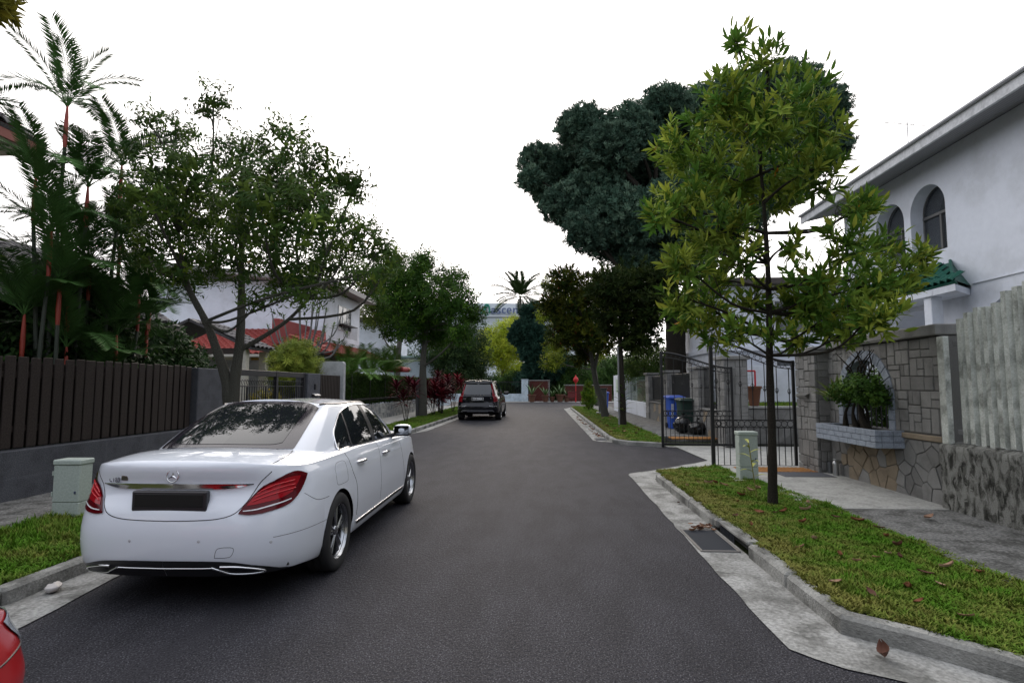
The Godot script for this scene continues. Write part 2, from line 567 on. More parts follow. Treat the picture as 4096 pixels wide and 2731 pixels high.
func build_ground() -> void:
	structure("ground", sheet([Vector2(-400, 120), Vector2(400, 120), Vector2(400, -700), Vector2(-400, -700)], -0.06), mats["earth"])
	# carriageway, laid under the gutters as well
	structure("road", sheet([Vector2(-3.9, 14), Vector2(4.6, 14), Vector2(4.6, -1.4), Vector2(3.4, -2.4), Vector2(2.58, -3.27), Vector2(2.28, -3.58), Vector2(1.95, -3.9), Vector2(1.95, -9.9), Vector2(2.4, -10.75), Vector2(3.57, -12.42), Vector2(3.54, -15.42), Vector2(2.2, -16.05), Vector2(2.0, -17.2), Vector2(2.05, -40.8), Vector2(2.6, -43), Vector2(5, -44.5), Vector2(22, -45), Vector2(22, -58.5), Vector2(-22, -58.5), Vector2(-22, -46.5), Vector2(-6.5, -46), Vector2(-4.9, -44), Vector2(-4.45, -40), Vector2(-4.45, -19.2), Vector2(-5.0, -18.05), Vector2(-5.6, -17.4), Vector2(-5.6, -11.0), Vector2(-4.4, -10.7), Vector2(-3.98, -10.2), Vector2(-3.95, -4.4)], 0.0), mats["asphalt"])
	# gutters
	var gr := wobble([Vector2(4.4, -1.5), Vector2(3.0, -2.35), Vector2(2.4, -2.9), Vector2(1.97, -3.28), Vector2(1.74, -3.38), Vector2(1.5, -3.6), Vector2(1.5, -5.6), Vector2(1.54, -8), Vector2(1.56, -10.5), Vector2(2.2, -11.05), Vector2(3.5, -12.38)], 0.22, 0.016)
	structure("gutter", ribbon(gr, [Vector2(4.6, -1.52), Vector2(3.4, -2.5), Vector2(2.6, -3.27), Vector2(2.3, -3.6), Vector2(1.96, -3.92), Vector2(1.95, -5.6), Vector2(1.95, -8), Vector2(1.95, -10.0), Vector2(2.35, -10.62), Vector2(3.62, -11.3)], 0.008, 0.004), mats["gutter"])
	structure("gutter", ribbon(wobble([Vector2(3.54, -15.42), Vector2(2.3, -16.1), Vector2(1.52, -16.75), Vector2(1.52, -20.9), Vector2(1.57, -40.8), Vector2(2.2, -43.4)], 0.3, 0.015), [Vector2(3.55, -15.16), Vector2(2.1, -15.95), Vector2(1.97, -17.0), Vector2(2.02, -20.9), Vector2(2.1, -40.8), Vector2(2.6, -43)], 0.008, 0.004), mats["gutter"])
	structure("gutter", ribbon(wobble([Vector2(-3.5, 13), Vector2(-3.46, -3.6), Vector2(-3.60, -4.95), Vector2(-3.53, -8), Vector2(-3.53, -10.3), Vector2(-4.2, -11.0)], 0.22, 0.018), [Vector2(-3.92, 13), Vector2(-3.94, -3.6), Vector2(-3.97, -4.95), Vector2(-3.97, -8), Vector2(-3.97, -10.1), Vector2(-4.5, -10.6)], 0.008, 0.004), mats["gutter"])
	structure("gutter", ribbon(wobble([Vector2(-5.3, -17.3), Vector2(-4.75, -17.8), Vector2(-4.17, -20.15), Vector2(-4.15, -26.7), Vector2(-4.15, -40), Vector2(-4.7, -44)], 0.3, 0.015), [Vector2(-5.3, -17.7), Vector2(-5.0, -18.06), Vector2(-4.47, -19.2), Vector2(-4.45, -26.7), Vector2(-4.43, -40), Vector2(-4.9, -44)], 0.008, 0.004), mats["gutter"])
	# kerbs: side tells which way the stone lies from the line
	kerb_run("kerb", [Vector2(4.7, -1.5), Vector2(3.4, -2.4), Vector2(2.58, -3.27), Vector2(2.28, -3.58), Vector2(1.93, -3.86), Vector2(1.93, -5.52)], 1.0)
	kerb_run("kerb", [Vector2(1.93, -6.60), Vector2(1.93, -9.75), Vector2(2.12, -10.2)], 1.0)
	kerb_run("kerb", [Vector2(3.22, -15.12), Vector2(2.35, -15.62), Vector2(2.02, -16.15), Vector2(1.95, -17.4), Vector2(2.04, -40.8), Vector2(2.6, -43)], 1.0)
	kerb_run("kerb", [Vector2(-3.92, 13), Vector2(-3.93, -3.0), Vector2(-3.97, -10.1), Vector2(-4.4, -10.7)], -1.0)
	kerb_run("kerb", [Vector2(-5.3, -17.7), Vector2(-5.0, -18.05), Vector2(-4.5, -19.2), Vector2(-4.44, -40), Vector2(-4.9, -44)], -1.0)
	# verges
	var vr := [Vector2(2.06, -10.2), Vector2(2.06, -4.0), Vector2(2.35, -3.72), Vector2(2.66, -3.38), Vector2(3.45, -2.5), Vector2(3.55, -2.4), Vector2(3.53, -7.0), Vector2(3.53, -8.0), Vector2(3.28, -9.7), Vector2(3.26, -10.75), Vector2(2.4, -10.4)]
	structure("verge", sheet(vr, 0.11), mats["soil"])
	var edge := [Vector2(2.02, -10.1), Vector2(2.02, -4.0), Vector2(2.33, -3.69), Vector2(2.64, -3.35), Vector2(3.45, -2.45), Vector2(3.60, -2.4), Vector2(3.57, -4.0), Vector2(3.63, -5.2), Vector2(3.54, -6.3), Vector2(3.60, -7.2), Vector2(3.54, -8.1), Vector2(3.30, -9.7), Vector2(3.28, -10.78), Vector2(2.4, -10.42)]
	grass_on("grass", "short green grass of the verge around the young street tree", edge, 0.108, 15000, 0.75)
	var vr2 := [Vector2(2.2, -42.8), Vector2(2.17, -40.8), Vector2(2.1, -17.4), Vector2(2.15, -16.2), Vector2(2.45, -15.75), Vector2(3.25, -15.3), Vector2(3.55, -16.8), Vector2(3.58, -28), Vector2(3.5, -43)]
	structure("verge", sheet(vr2, 0.11), mats["soil"])
	grass_on("grass", "green grass strip with fallen leaves beyond the open iron gate", vr2, 0.108, 9000, 0.75)
	var vl := [Vector2(-4.06, 12), Vector2(-4.06, -3.0), Vector2(-4.1, -10.1), Vector2(-4.6, -10.7), Vector2(-5.55, -10.9), Vector2(-5.55, -6.0), Vector2(-5.5, 12)]
	structure("verge", sheet(vl, 0.11), mats["soil"])
	grass_on("grass", "longer green grass beside the white saloon car", [Vector2(-4.06, -2.4), Vector2(-4.1, -10.1), Vector2(-4.6, -10.7), Vector2(-5.55, -10.9), Vector2(-5.55, -6.0), Vector2(-5.52, -2.4)], 0.108, 10000, 1.25)
	var vl2 := [Vector2(-5.1, -18.05), Vector2(-4.63, -19.2), Vector2(-4.57, -40), Vector2(-5.0, -44), Vector2(-6.4, -44), Vector2(-6.35, -36), Vector2(-6.2, -28.7), Vector2(-6.12, -21.5), Vector2(-5.9, -19.2)]
	structure("verge", sheet(vl2, 0.11), mats["soil"])
	grass_on("grass", "green grass strip in front of the stone-faced hedge wall", vl2, 0.108, 9000, 0.95)
	# pavements, each in separate slabs
	var pr := Node3D.new()
	pr.name = "pavement"
	add_child(pr, true)
	pr.set_meta("kind", "structure")
	var cuts := [[-2.2, -4.6, "slab_old"], [-4.6, -7.15, "slab_old"], [-7.15, -9.45, "slab_new"], [-9.45, -10.9, "slab_new"], [-17.2, -19.6, "slab_old"], [-19.6, -22.2, "slab_old"], [-22.2, -25.0, "slab_old"], [-25.0, -28.2, "slab_old"], [-28.2, -32.0, "slab_old"], [-32.0, -36.0, "slab_old"], [-36.0, -43.5, "slab_old"]]
	for c in cuts:
		var x0 := 3.53
		if c[0] > -9.5 and c[1] < -8.0:
			x0 = 3.30
		part(pr, "paving_slab", cube(Vector3(5.08 - x0, 0.18, c[0] - c[1] - 0.008), 0.006), mats[c[2]], at((5.08 + x0) * 0.5, 0.035, (c[0] + c[1]) * 0.5))
	var pl := Node3D.new()
	pl.name = "pavement"
	add_child(pl, true)
	pl.set_meta("kind", "structure")
	for k in 9:
		var z0 := 3.0 - k * 1.55
		part(pl, "paving_slab", cube(Vector3(1.39, 0.18, 1.542), 0.006), mats["slab_old"], at(-6.24, 0.035, z0 - 0.775))
	for k in 16:
		var z0 := -19.2 - k * 1.55
		var x1 := -6.1 - 0.012 * k
		part(pl, "paving_slab", cube(Vector3(1.5, 0.18, 1.542), 0.006), mats["slab_new"], at(x1 - 0.75, 0.035, z0 - 0.775))
	# driveway aprons
	structure("driveway", sheet([Vector2(2.35, -10.6), Vector2(3.3, -10.85), Vector2(12, -10.9), Vector2(12, -15.42), Vector2(3.54, -15.42), Vector2(3.57, -12.42), Vector2(2.6, -11.3)], 0.014), mats["slab_new"], "pale concrete apron under the open iron gate")
	structure("driveway", sheet([Vector2(-5.5, -11.0), Vector2(-5.5, -17.6), Vector2(-12, -17.6), Vector2(-12, -11.0)], 0.014), mats["slab_old"], "concrete apron at the dark gate")
	structure("driveway", sheet([Vector2(-5.0, -10.6), Vector2(-5.5, -11.0), Vector2(-7, -11.0), Vector2(-7, -10.6)], 0.10), mats["slab_old"])
	# strip of gravel and soil at the end of the street
	structure("forecourt", sheet([Vector2(-12, -57.2), Vector2(12, -57.2), Vector2(12, -62), Vector2(-12, -62)], 0.03), mats["gutter"])

func build_street_details() -> void:
	# gully in the right-hand gutter: grating, surround and side inlet
	var g := thing("drain_gully", "iron drain grating in the concrete gutter with a side inlet under the kerb", "drain", Vector3(1.72, 0.009, -6.05))
	var fr := flat("drain_frame", lin(0.16, 0.15, 0.14), 0.7)
	var ir := flat("drain_iron", lin(0.035, 0.04, 0.05), 0.55, 0.3)
	bx(g, "frame", Vector3(-0.19, -0.01, -0.41), Vector3(-0.165, 0.012, 0.41), fr)
	bx(g, "frame", Vector3(0.165, -0.01, -0.41), Vector3(0.19, 0.012, 0.41), fr)
	bx(g, "frame", Vector3(-0.165, -0.01, -0.41), Vector3(0.165, 0.012, -0.385), fr)
	bx(g, "frame", Vector3(-0.165, -0.01, 0.385), Vector3(0.165, 0.012, 0.41), fr)
	bx(g, "pit_shade", Vector3(-0.165, -0.008, -0.385), Vector3(0.165, -0.001, 0.385), flat("pit_shade", lin(0.05, 0.05, 0.048), 1.0))  # thin plate under the bars, dark for the shaded depth of the drain
	for k in 26:
		bx(g, "bar", Vector3(-0.163, 0.0, -0.373 + k * 0.0292), Vector3(0.163, 0.010, -0.356 + k * 0.0292), ir, 0.002)
	bx(g, "inlet_back", Vector3(0.30, -0.01, -0.5), Vector3(0.33, 0.10, 0.5), flat("pit_shade", lin(0.05, 0.05, 0.048), 1.0))
	bx(g, "inlet_lintel", Vector3(0.215, 0.085, -0.36), Vector3(0.345, 0.125, 0.5), mats["kerb"], 0.012)
	bx(g, "inlet_lintel", Vector3(0.215, 0.02, -0.54), Vector3(0.345, 0.118, -0.42), mats["kerb"], 0.02)
	for k in 10:
		bx(g, "inlet_bar", Vector3(0.225, 0.0, -0.32 + k * 0.045), Vector3(0.235, 0.085, -0.305 + k * 0.045), ir, 0.002)
	var g2 := thing("drain_gully", "small drain grating in the far gutter beyond the gate", "drain", Vector3(1.77, 0.009, -17.2))
	bx(g2, "frame", Vector3(-0.19, -0.01, -0.36), Vector3(0.19, 0.005, 0.36), fr)
	for k in 12:
		bx(g2, "bar", Vector3(-0.165, 0.004, -0.33 + k * 0.056), Vector3(0.165, 0.012, -0.295 + k * 0.056), ir, 0.002)
	# orange tactile pavers at both sides of the gate
	var org := surf("tactile", noise_tex("tactile_c", 0.1, 4, [[0.2, lin(0.30, 0.14, 0.05)], [0.8, lin(0.46, 0.24, 0.09)]], 33), 0.5, 0.9, texs["fine_bump"], 0.4, texs["blotch"], 1.1)
	for e in [[3.5, -10.62, 5, "orange ribbed tactile paving at the near side of the gate"], [3.72, -16.9, 5, "orange ribbed tactile paving behind the open gate leaf"]]:
		var tp := thing("tactile_paving", e[3], "paving", Vector3(e[0], 0.118 if e[1] > -12 else 0.118, e[1]))
		for k in e[2]:
			for j in 2:
				var tl := bx(tp, "tile", Vector3(0.29 * k, -0.02, 0.285 * j), Vector3(0.29 * k + 0.284, 0.014, 0.285 * j + 0.28), org, 0.004)
				for q in 4:
					part(tl, "rib", cube(Vector3(0.035, 0.007, 0.26), 0.003), org, at(-0.106 + q * 0.071, 0.02, 0))
	var cv := thing("access_cover", "flat dark grey metal cover set in the pale pavement", "cover", Vector3(4.4, 0.126, -9.92))
	bx(cv, "plate", Vector3(-0.40, -0.004, -0.36), Vector3(0.40, 0.006, 0.36), surf("cover", noise_tex("cover_c", 0.2, 3, [[0.2, lin(0.075, 0.08, 0.092)], [0.8, lin(0.13, 0.135, 0.15)]], 34), 0.5, 0.7, texs["grain_bump"], 0.4), 0.003)
	bx(cv, "rim", Vector3(-0.415, -0.006, -0.375), Vector3(0.415, 0.002, 0.375), flat("cover_rim", lin(0.06, 0.06, 0.06), 0.8), 0.002)
	# feeder boxes
	var boxm := surf("cabinet", noise_tex("cabinet_c", 0.04, 4, [[0.2, lin(0.36, 0.41, 0.37)], [0.8, lin(0.44, 0.49, 0.45)]], 35), 0.6, 0.6, null, 0.0, null, 1.0, false)
	for e in [[Vector3(-5.42, 0.11, -6.28), 0.06, 0.66, 0.30, "pale green utility cabinet on the grass behind the white car"], [Vector3(3.31, 0.11, -9.36), -0.02, 0.77, 0.29, "pale green utility cabinet on the verge beside the young tree"]]:
		var b := thing("utility_cabinet", e[4], "cabinet", e[0], e[1], "pale green utility cabinets")
		var w: float = e[3]
		var h: float = e[2]
		bx(b, "plinth", Vector3(-w * 0.5, -0.08, -0.10), Vector3(w * 0.5, h * 0.27, 0.10), boxm, 0.008)
		bx(b, "door", Vector3(-w * 0.5, h * 0.275, -0.10), Vector3(w * 0.5, h - 0.065, 0.102), boxm, 0.008)
		bx(b, "lid", Vector3(-w * 0.5 - 0.012, h - 0.062, -0.112), Vector3(w * 0.5 + 0.012, h, 0.112), boxm, 0.012)
		bx(b, "lock", Vector3(w * 0.32, h * 0.42, 0.10), Vector3(w * 0.32 + 0.022, h * 0.42 + 0.03, 0.108), flat("lock", lin(0.1, 0.12, 0.2), 0.4, 0.6), 0.002)
		for q in 2:
			bx(b, "hinge", Vector3(-w * 0.5 - 0.008, h * (0.38 + 0.35 * q), 0.07), Vector3(-w * 0.5 + 0.004, h * (0.38 + 0.35 * q) + 0.05, 0.11), boxm, 0.002)
	bx(thing("cabinet_base", "pale concrete footing under the utility cabinet by the tree", "footing", Vector3(3.33, 0.11, -9.36)), "slab", Vector3(-0.28, -0.05, -0.22), Vector3(0.30, 0.018, 0.22), mats["slab_new"], 0.006)
	var sb := thing("switch_box", "tall dark grey switch box with a capped top on the far right verge", "cabinet", Vector3(3.42, 0.11, -31.9), -0.15)
	bx(sb, "body", Vector3(-0.22, 0, -0.3), Vector3(0.22, 1.36, 0.3), flat("box_grey", lin(0.085, 0.09, 0.085), 0.6), 0.01)
	bx(sb, "cap", Vector3(-0.27, 1.36, -0.35), Vector3(0.27, 1.42, 0.35), flat("box_cap", lin(0.05, 0.052, 0.05), 0.6), 0.01)
	bx(sb, "footing", Vector3(-0.36, -0.05, -0.45), Vector3(0.36, 0.08, 0.45), mats["slab_new"], 0.01)
	# dead leaves: separate curled blades
	var lf := []
	for v in 4:
		var b := Mb.new()
		var rows := []
		for k in 6:
			var t := k / 5.0
			var w := 0.028 * sin(PI * clampf(t * 0.96 + 0.03, 0, 1)) * (1.0 + 0.1 * v)
			var line := PackedVector3Array()
			for q in 5:
				var s := (q - 2) / 2.0
				line.append(Vector3(s * w, 0.012 * s * s * (1 + v * 0.5) + 0.018 * (t - 0.5) * (t - 0.5) * 4.0 * (0.4 + 0.3 * v), (t - 0.5) * 0.13))
			rows.append(line)
		b.grid(rows, false, false)
		lf.append(b.mesh())
	var lm := [flat("leaf_tan", lin(0.30, 0.17, 0.10), 0.85), flat("leaf_brown", lin(0.10, 0.038, 0.022), 0.8), flat("leaf_pale", lin(0.40, 0.25, 0.17), 0.9), flat("leaf_orange", lin(0.20, 0.07, 0.03), 0.8)]
	var spots := []
	var vr := PackedVector2Array([Vector2(2.1, -9.0), Vector2(2.1, -4.2), Vector2(2.6, -3.7), Vector2(3.45, -3.2), Vector2(3.5, -7.6), Vector2(3.0, -9.0)])
	for k in 46:
		var c := in_poly(vr)
		spots.append([Vector3(c.x, 0.15, c.y), "dry brown leaf lying on the grass under the young tree", "dead leaves on the verge by the young tree", rng.randf_range(0.5, 1.0)])
	var vr2 := PackedVector2Array([Vector2(2.15, -30), Vector2(2.15, -17.5), Vector2(3.4, -17.5), Vector2(3.5, -30)])
	for k in 26:
		var c := in_poly(vr2)
		spots.append([Vector3(c.x, 0.15, c.y), "brown leaf on the far grass strip beyond the gate", "dead leaves on the far grass strip", 1.0])
	for k in 44:
		var zz := rng.randf_range(-30.0, -17.8)
		spots.append([Vector3(rng.randf_range(1.72, 1.9), 0.022, zz), "brown leaf heaped in the far gutter", "dead leaves in the far gutter", rng.randf_range(0.6, 1.0)])
	for k in 16:
		spots.append([Vector3(rng.randf_range(1.66, 1.9), 0.026 + 0.008 * (k % 3), rng.randf_range(-6.62, -6.38)), "leaf in the small heap at the drain grating", "dead leaves at the drain", rng.randf_range(0.4, 0.8)])
	spots.append([Vector3(2.02, 0.03, -3.55), "curled orange leaf on the concrete near the kerb corner", "", 1.0])
	spots.append([Vector3(4.3, 0.145, -6.6), "reddish leaf on the dark pavement", "", 1.0])
	spots.append([Vector3(1.86, 0.02, -7.9), "small reddish leaf in the near gutter", "", 0.8])
	spots.append([Vector3(-4.6, 0.16, -4.0), "orange-brown leaf on the grass at the near-left kerb", "", 1.0])
	for s in spots:
		var bs := Basis.from_euler(Vector3(rng.randf_range(-0.3, 0.3), rng.randf() * TAU, rng.randf_range(-0.4, 0.4))) * (s[3] as float)
		var o := part(self, "dead_leaf", lf[rng.randi() % 4], lm[rng.randi() % 4], Transform3D(bs, s[0]))
		tag(o, s[1], "leaf", s[2])
	# crumpled plastic bag at the kerb by the car
	var pb := Mb.new()
	var f := FastNoiseLite.new()
	f.seed = 5
	f.frequency = 9.0
	var rows := []
	for k in 9:
		var line := PackedVector3Array()
		for q in 14:
			var a := PI * k / 8
			var c := TAU * q / 14
			var d := Vector3(sin(a) * cos(c), cos(a), sin(a) * sin(c))
			var r := 1.0 + 0.45 * f.get_noise_3dv(d * 0.25)
			line.append(Vector3(d.x * 0.05, 0.028 + d.y * 0.03, d.z * 0.085) * r)
		rows.append(line)
	pb.grid(rows, true, false)
	var bag := part(self, "plastic_bag", pb.mesh(), flat("bag_white", lin(0.5, 0.48, 0.47), 0.5), Transform3D(Basis(Vector3.UP, 0.5), Vector3(-3.82, 0.012, -4.30)))
	tag(bag, "crumpled whitish plastic bag lying in the gutter by the car bumper", "litter")

# ---------- stonework ----------
func split_rects(r: Rect2, out: Array, wmax := 0.34, hmax := 0.36) -> void:
	var w := r.size.x
	var h := r.size.y
	var limit_w := rng.randf_range(wmax * 0.55, wmax)
	var limit_h := rng.randf_range(hmax * 0.5, hmax)
	if w > limit_w and (w / wmax >= h / hmax or h <= limit_h):
		var c := w * rng.randf_range(0.36, 0.64)
		split_rects(Rect2(r.position, Vector2(c, h)), out, wmax, hmax)
		split_rects(Rect2(r.position + Vector2(c, 0), Vector2(w - c, h)), out, wmax, hmax)
	elif h > limit_h:
		var c := h * rng.randf_range(0.36, 0.64)
		split_rects(Rect2(r.position, Vector2(w, c)), out, wmax, hmax)
		split_rects(Rect2(r.position + Vector2(0, c), Vector2(w, h - c)), out, wmax, hmax)
	else:
		out.append(r)

# squared stones on a plane: T maps (u, v, 0) to the face, +z of T goes into the wall
func ashlar(parent: Node, t: Transform3D, rect: Rect2, mlist: Array, hole := PackedVector2Array(), wmax := 0.34, hmax := 0.36, gap := 0.006, deep := 0.05) -> void:
	var rects := []
	split_rects(rect, rects, wmax, hmax)
	for r in rects:
		var q: Rect2 = r.grow(-gap)
		if q.size.x < 0.02 or q.size.y < 0.02:
			continue
		var m: Material = mlist[rng.randi() % mlist.size()]
		var proud := rng.randf_range(0.0, 0.012)
		var poly := PackedVector2Array([q.position, Vector2(q.end.x, q.position.y), q.end, Vector2(q.position.x, q.end.y)])
		var pieces := [poly]
		if hole.size() > 2:
			pieces = Geometry2D.clip_polygons(poly, hole)
		for p in pieces:
			if p.size() < 3:
				continue
			if p.size() == 4 and pieces.size() == 1 and absf(area_of(p) - q.get_area()) < 1e-4:
				part(parent, "stone", cube(Vector3(snappedf(q.size.x, 0.01), snappedf(q.size.y, 0.01), deep), 0.007), m, t * at(q.get_center().x, q.get_center().y, deep * 0.5 - proud))
			elif area_of(p) > 0.002:
				part(parent, "stone", slab_mesh(Array(p), deep), m, t * at(0, 0, -proud))

func area_of(p: PackedVector2Array) -> float:
	var a := 0.0
	for k in p.size():
		var b := p[(k + 1) % p.size()]
		a += p[k].x * b.y - b.x * p[k].y
	return absf(a) * 0.5

# irregular stones: cells round random seeds
func rubble(parent: Node, t: Transform3D, rect: Rect2, n: int, mlist: Array, warm_at := -1.0) -> void:
	var seeds := []
	for k in n:
		var best := Vector2.ZERO
		var far := -1.0
		for tr in 8:
			var c := rect.position + Vector2(rng.randf() * rect.size.x, rng.randf() * rect.size.y)
			var near := 1e9
			for s in seeds:
				near = minf(near, c.distance_to(s))
			if near > far:
				far = near
				best = c
		seeds.append(best)
	var frame := PackedVector2Array([rect.position, Vector2(rect.end.x, rect.position.y), rect.end, Vector2(rect.position.x, rect.end.y)])
	for k in n:
		var cell := frame
		for j in n:
			if j == k or seeds[j].distance_to(seeds[k]) > 1.4:
				continue
			var mid: Vector2 = (seeds[j] + seeds[k]) * 0.5
			var d: Vector2 = (seeds[j] - seeds[k]).normalized()
			var sd := Vector2(-d.y, d.x)
			var half := PackedVector2Array([mid + sd * 5, mid - sd * 5, mid - sd * 5 - d * 9, mid + sd * 5 - d * 9])
			var cut := Geometry2D.intersect_polygons(cell, half)
			if cut.size() > 0:
				cell = cut[0]
		var cells := Geometry2D.offset_polygon(cell, -0.007, Geometry2D.JOIN_ROUND)
		if cells.size() == 0:
			continue
		var m: Material = mlist[rng.randi() % mlist.size()]
		if warm_at > 0.0 and absf(seeds[k].x - warm_at) < 0.75 and rng.randf() < 0.8:
			m = mats["granite_warm"]
		part(parent, "stone", slab_mesh(Array(cells[0]), 0.04), m, t * at(0, 0, -rng.randf_range(0.0, 0.014)))

func ring_mesh(r: float, w: float) -> ArrayMesh:
	var k := "ring%.3f_%.3f" % [r, w]
	if not meshes.has(k):
		var b := Mb.new()
		var p := []
		for q in 17:
			p.append(Vector3(cos(TAU * q / 16) * r, sin(TAU * q / 16) * r, 0))
		b.tube(p, [w], 5, false)
		meshes[k] = b.mesh()
	return meshes[k]

func basket_mesh() -> ArrayMesh:
	if not meshes.has("basket"):
		var b := Mb.new()
		for k in 4:
			var p := []
			for q in 9:
				var t := q / 8.0
				var a := TAU * k / 4 + t * PI
				var r := 0.032 * sin(PI * t)
				p.append(Vector3(cos(a) * r, (t - 0.5) * 0.12, sin(a) * r))
			b.tube(p, [0.005], 4)
		meshes["basket"] = b.mesh()
	return meshes["basket"]

# one leaf of the iron gate: hinge at the origin, free edge at x = L
func gate_leaf(o: Node3D, length: float, low: float, high: float) -> void:
	var ir: Material = mats["iron"]
	bx(o, "hinge_stile", Vector3(0.0, 0.02, -0.025), Vector3(0.05, low, 0.025), ir, 0.004)
	bx(o, "free_stile", Vector3(length - 0.065, 0.0, -0.033), Vector3(length, high, 0.033), ir, 0.004)
	bx(o, "bottom_rail", Vector3(0.05, 0.05, -0.022), Vector3(length - 0.065, 0.105, 0.022), ir, 0.004)
	bx(o, "middle_rail", Vector3(0.05, 0.80, -0.012), Vector3(length - 0.065, 0.82, 0.012), ir, 0.003)
	bx(o, "middle_rail", Vector3(0.05, 0.94, -0.012), Vector3(length - 0.065, 0.96, 0.012), ir, 0.003)
	# the top rail sweeps up to the free edge
	var top := []
	var low_top := []
	for k in 13:
		var t := k / 12.0
		var y := lerpf(low - 0.03, high - 0.03, t * t * (3 - 2 * t))
		top.append(Vector3(0.02 + t * (length - 0.05), y, 0))
		low_top.append(Vector3(0.05 + t * (length - 0.115), y - 0.13, 0))
	var tm := Mb.new()
	tm.tube(top, [0.026], 6)
	part(o, "top_rail", tm.mesh(), ir)
	var tm2 := Mb.new()
	tm2.tube(low_top, [0.010], 5)
	part(o, "ring_rail", tm2.mesh(), ir)
	var inner := length - 0.115
	var n := int(inner / 0.112)
	for k in n:
		var x := 0.05 + inner * (k + 0.5) / n
		part(o, "bar", cube(Vector3(0.014, 0.70, 0.014), 0.002), ir, at(x, 0.452, 0))
		part(o, "ring", ring_mesh(0.058, 0.007), ir, at(x, 0.88, 0))
		var t := (x - 0.05) / inner
		var y := lerpf(low - 0.03, high - 0.03, t * t * (3 - 2 * t))
		part(o, "ring", ring_mesh(0.050, 0.006), ir, at(x, y - 0.068, 0))
		if k % 2 == 0:
			var h := y - 0.13 - 0.96
			part(o, "upper_bar", cube(Vector3(0.014, snappedf(h, 0.02), 0.014), 0.002), ir, at(x, 0.96 + h * 0.5, 0))
			part(o, "basket_twist", basket_mesh(), ir, at(x, 0.96 + h * 0.5 + 0.05, 0))
	var latch := part(o, "latch", ring_mesh(0.045, 0.011), ir, at(length - 0.16, 0.88, 0.03))
	latch.set_meta("label", "round latch plate")

func wall_frame(x: float) -> Transform3D:  # (u along the street away from the camera, v up, w into the property on the right)
	return Transform3D(Basis(Vector3.FORWARD, Vector3.UP, Vector3.RIGHT), Vector3(x, 0, 0))

func arch_outline(c: float, half: float, foot: float, spring: float, n := 14) -> PackedVector2Array:
	var p := PackedVector2Array([Vector2(c - half, foot), Vector2(c + half, foot)])
	for k in n + 1:
		var a := PI * k / n
		p.append(Vector2(c + cos(a) * half, spring + sin(a) * half))
	return p

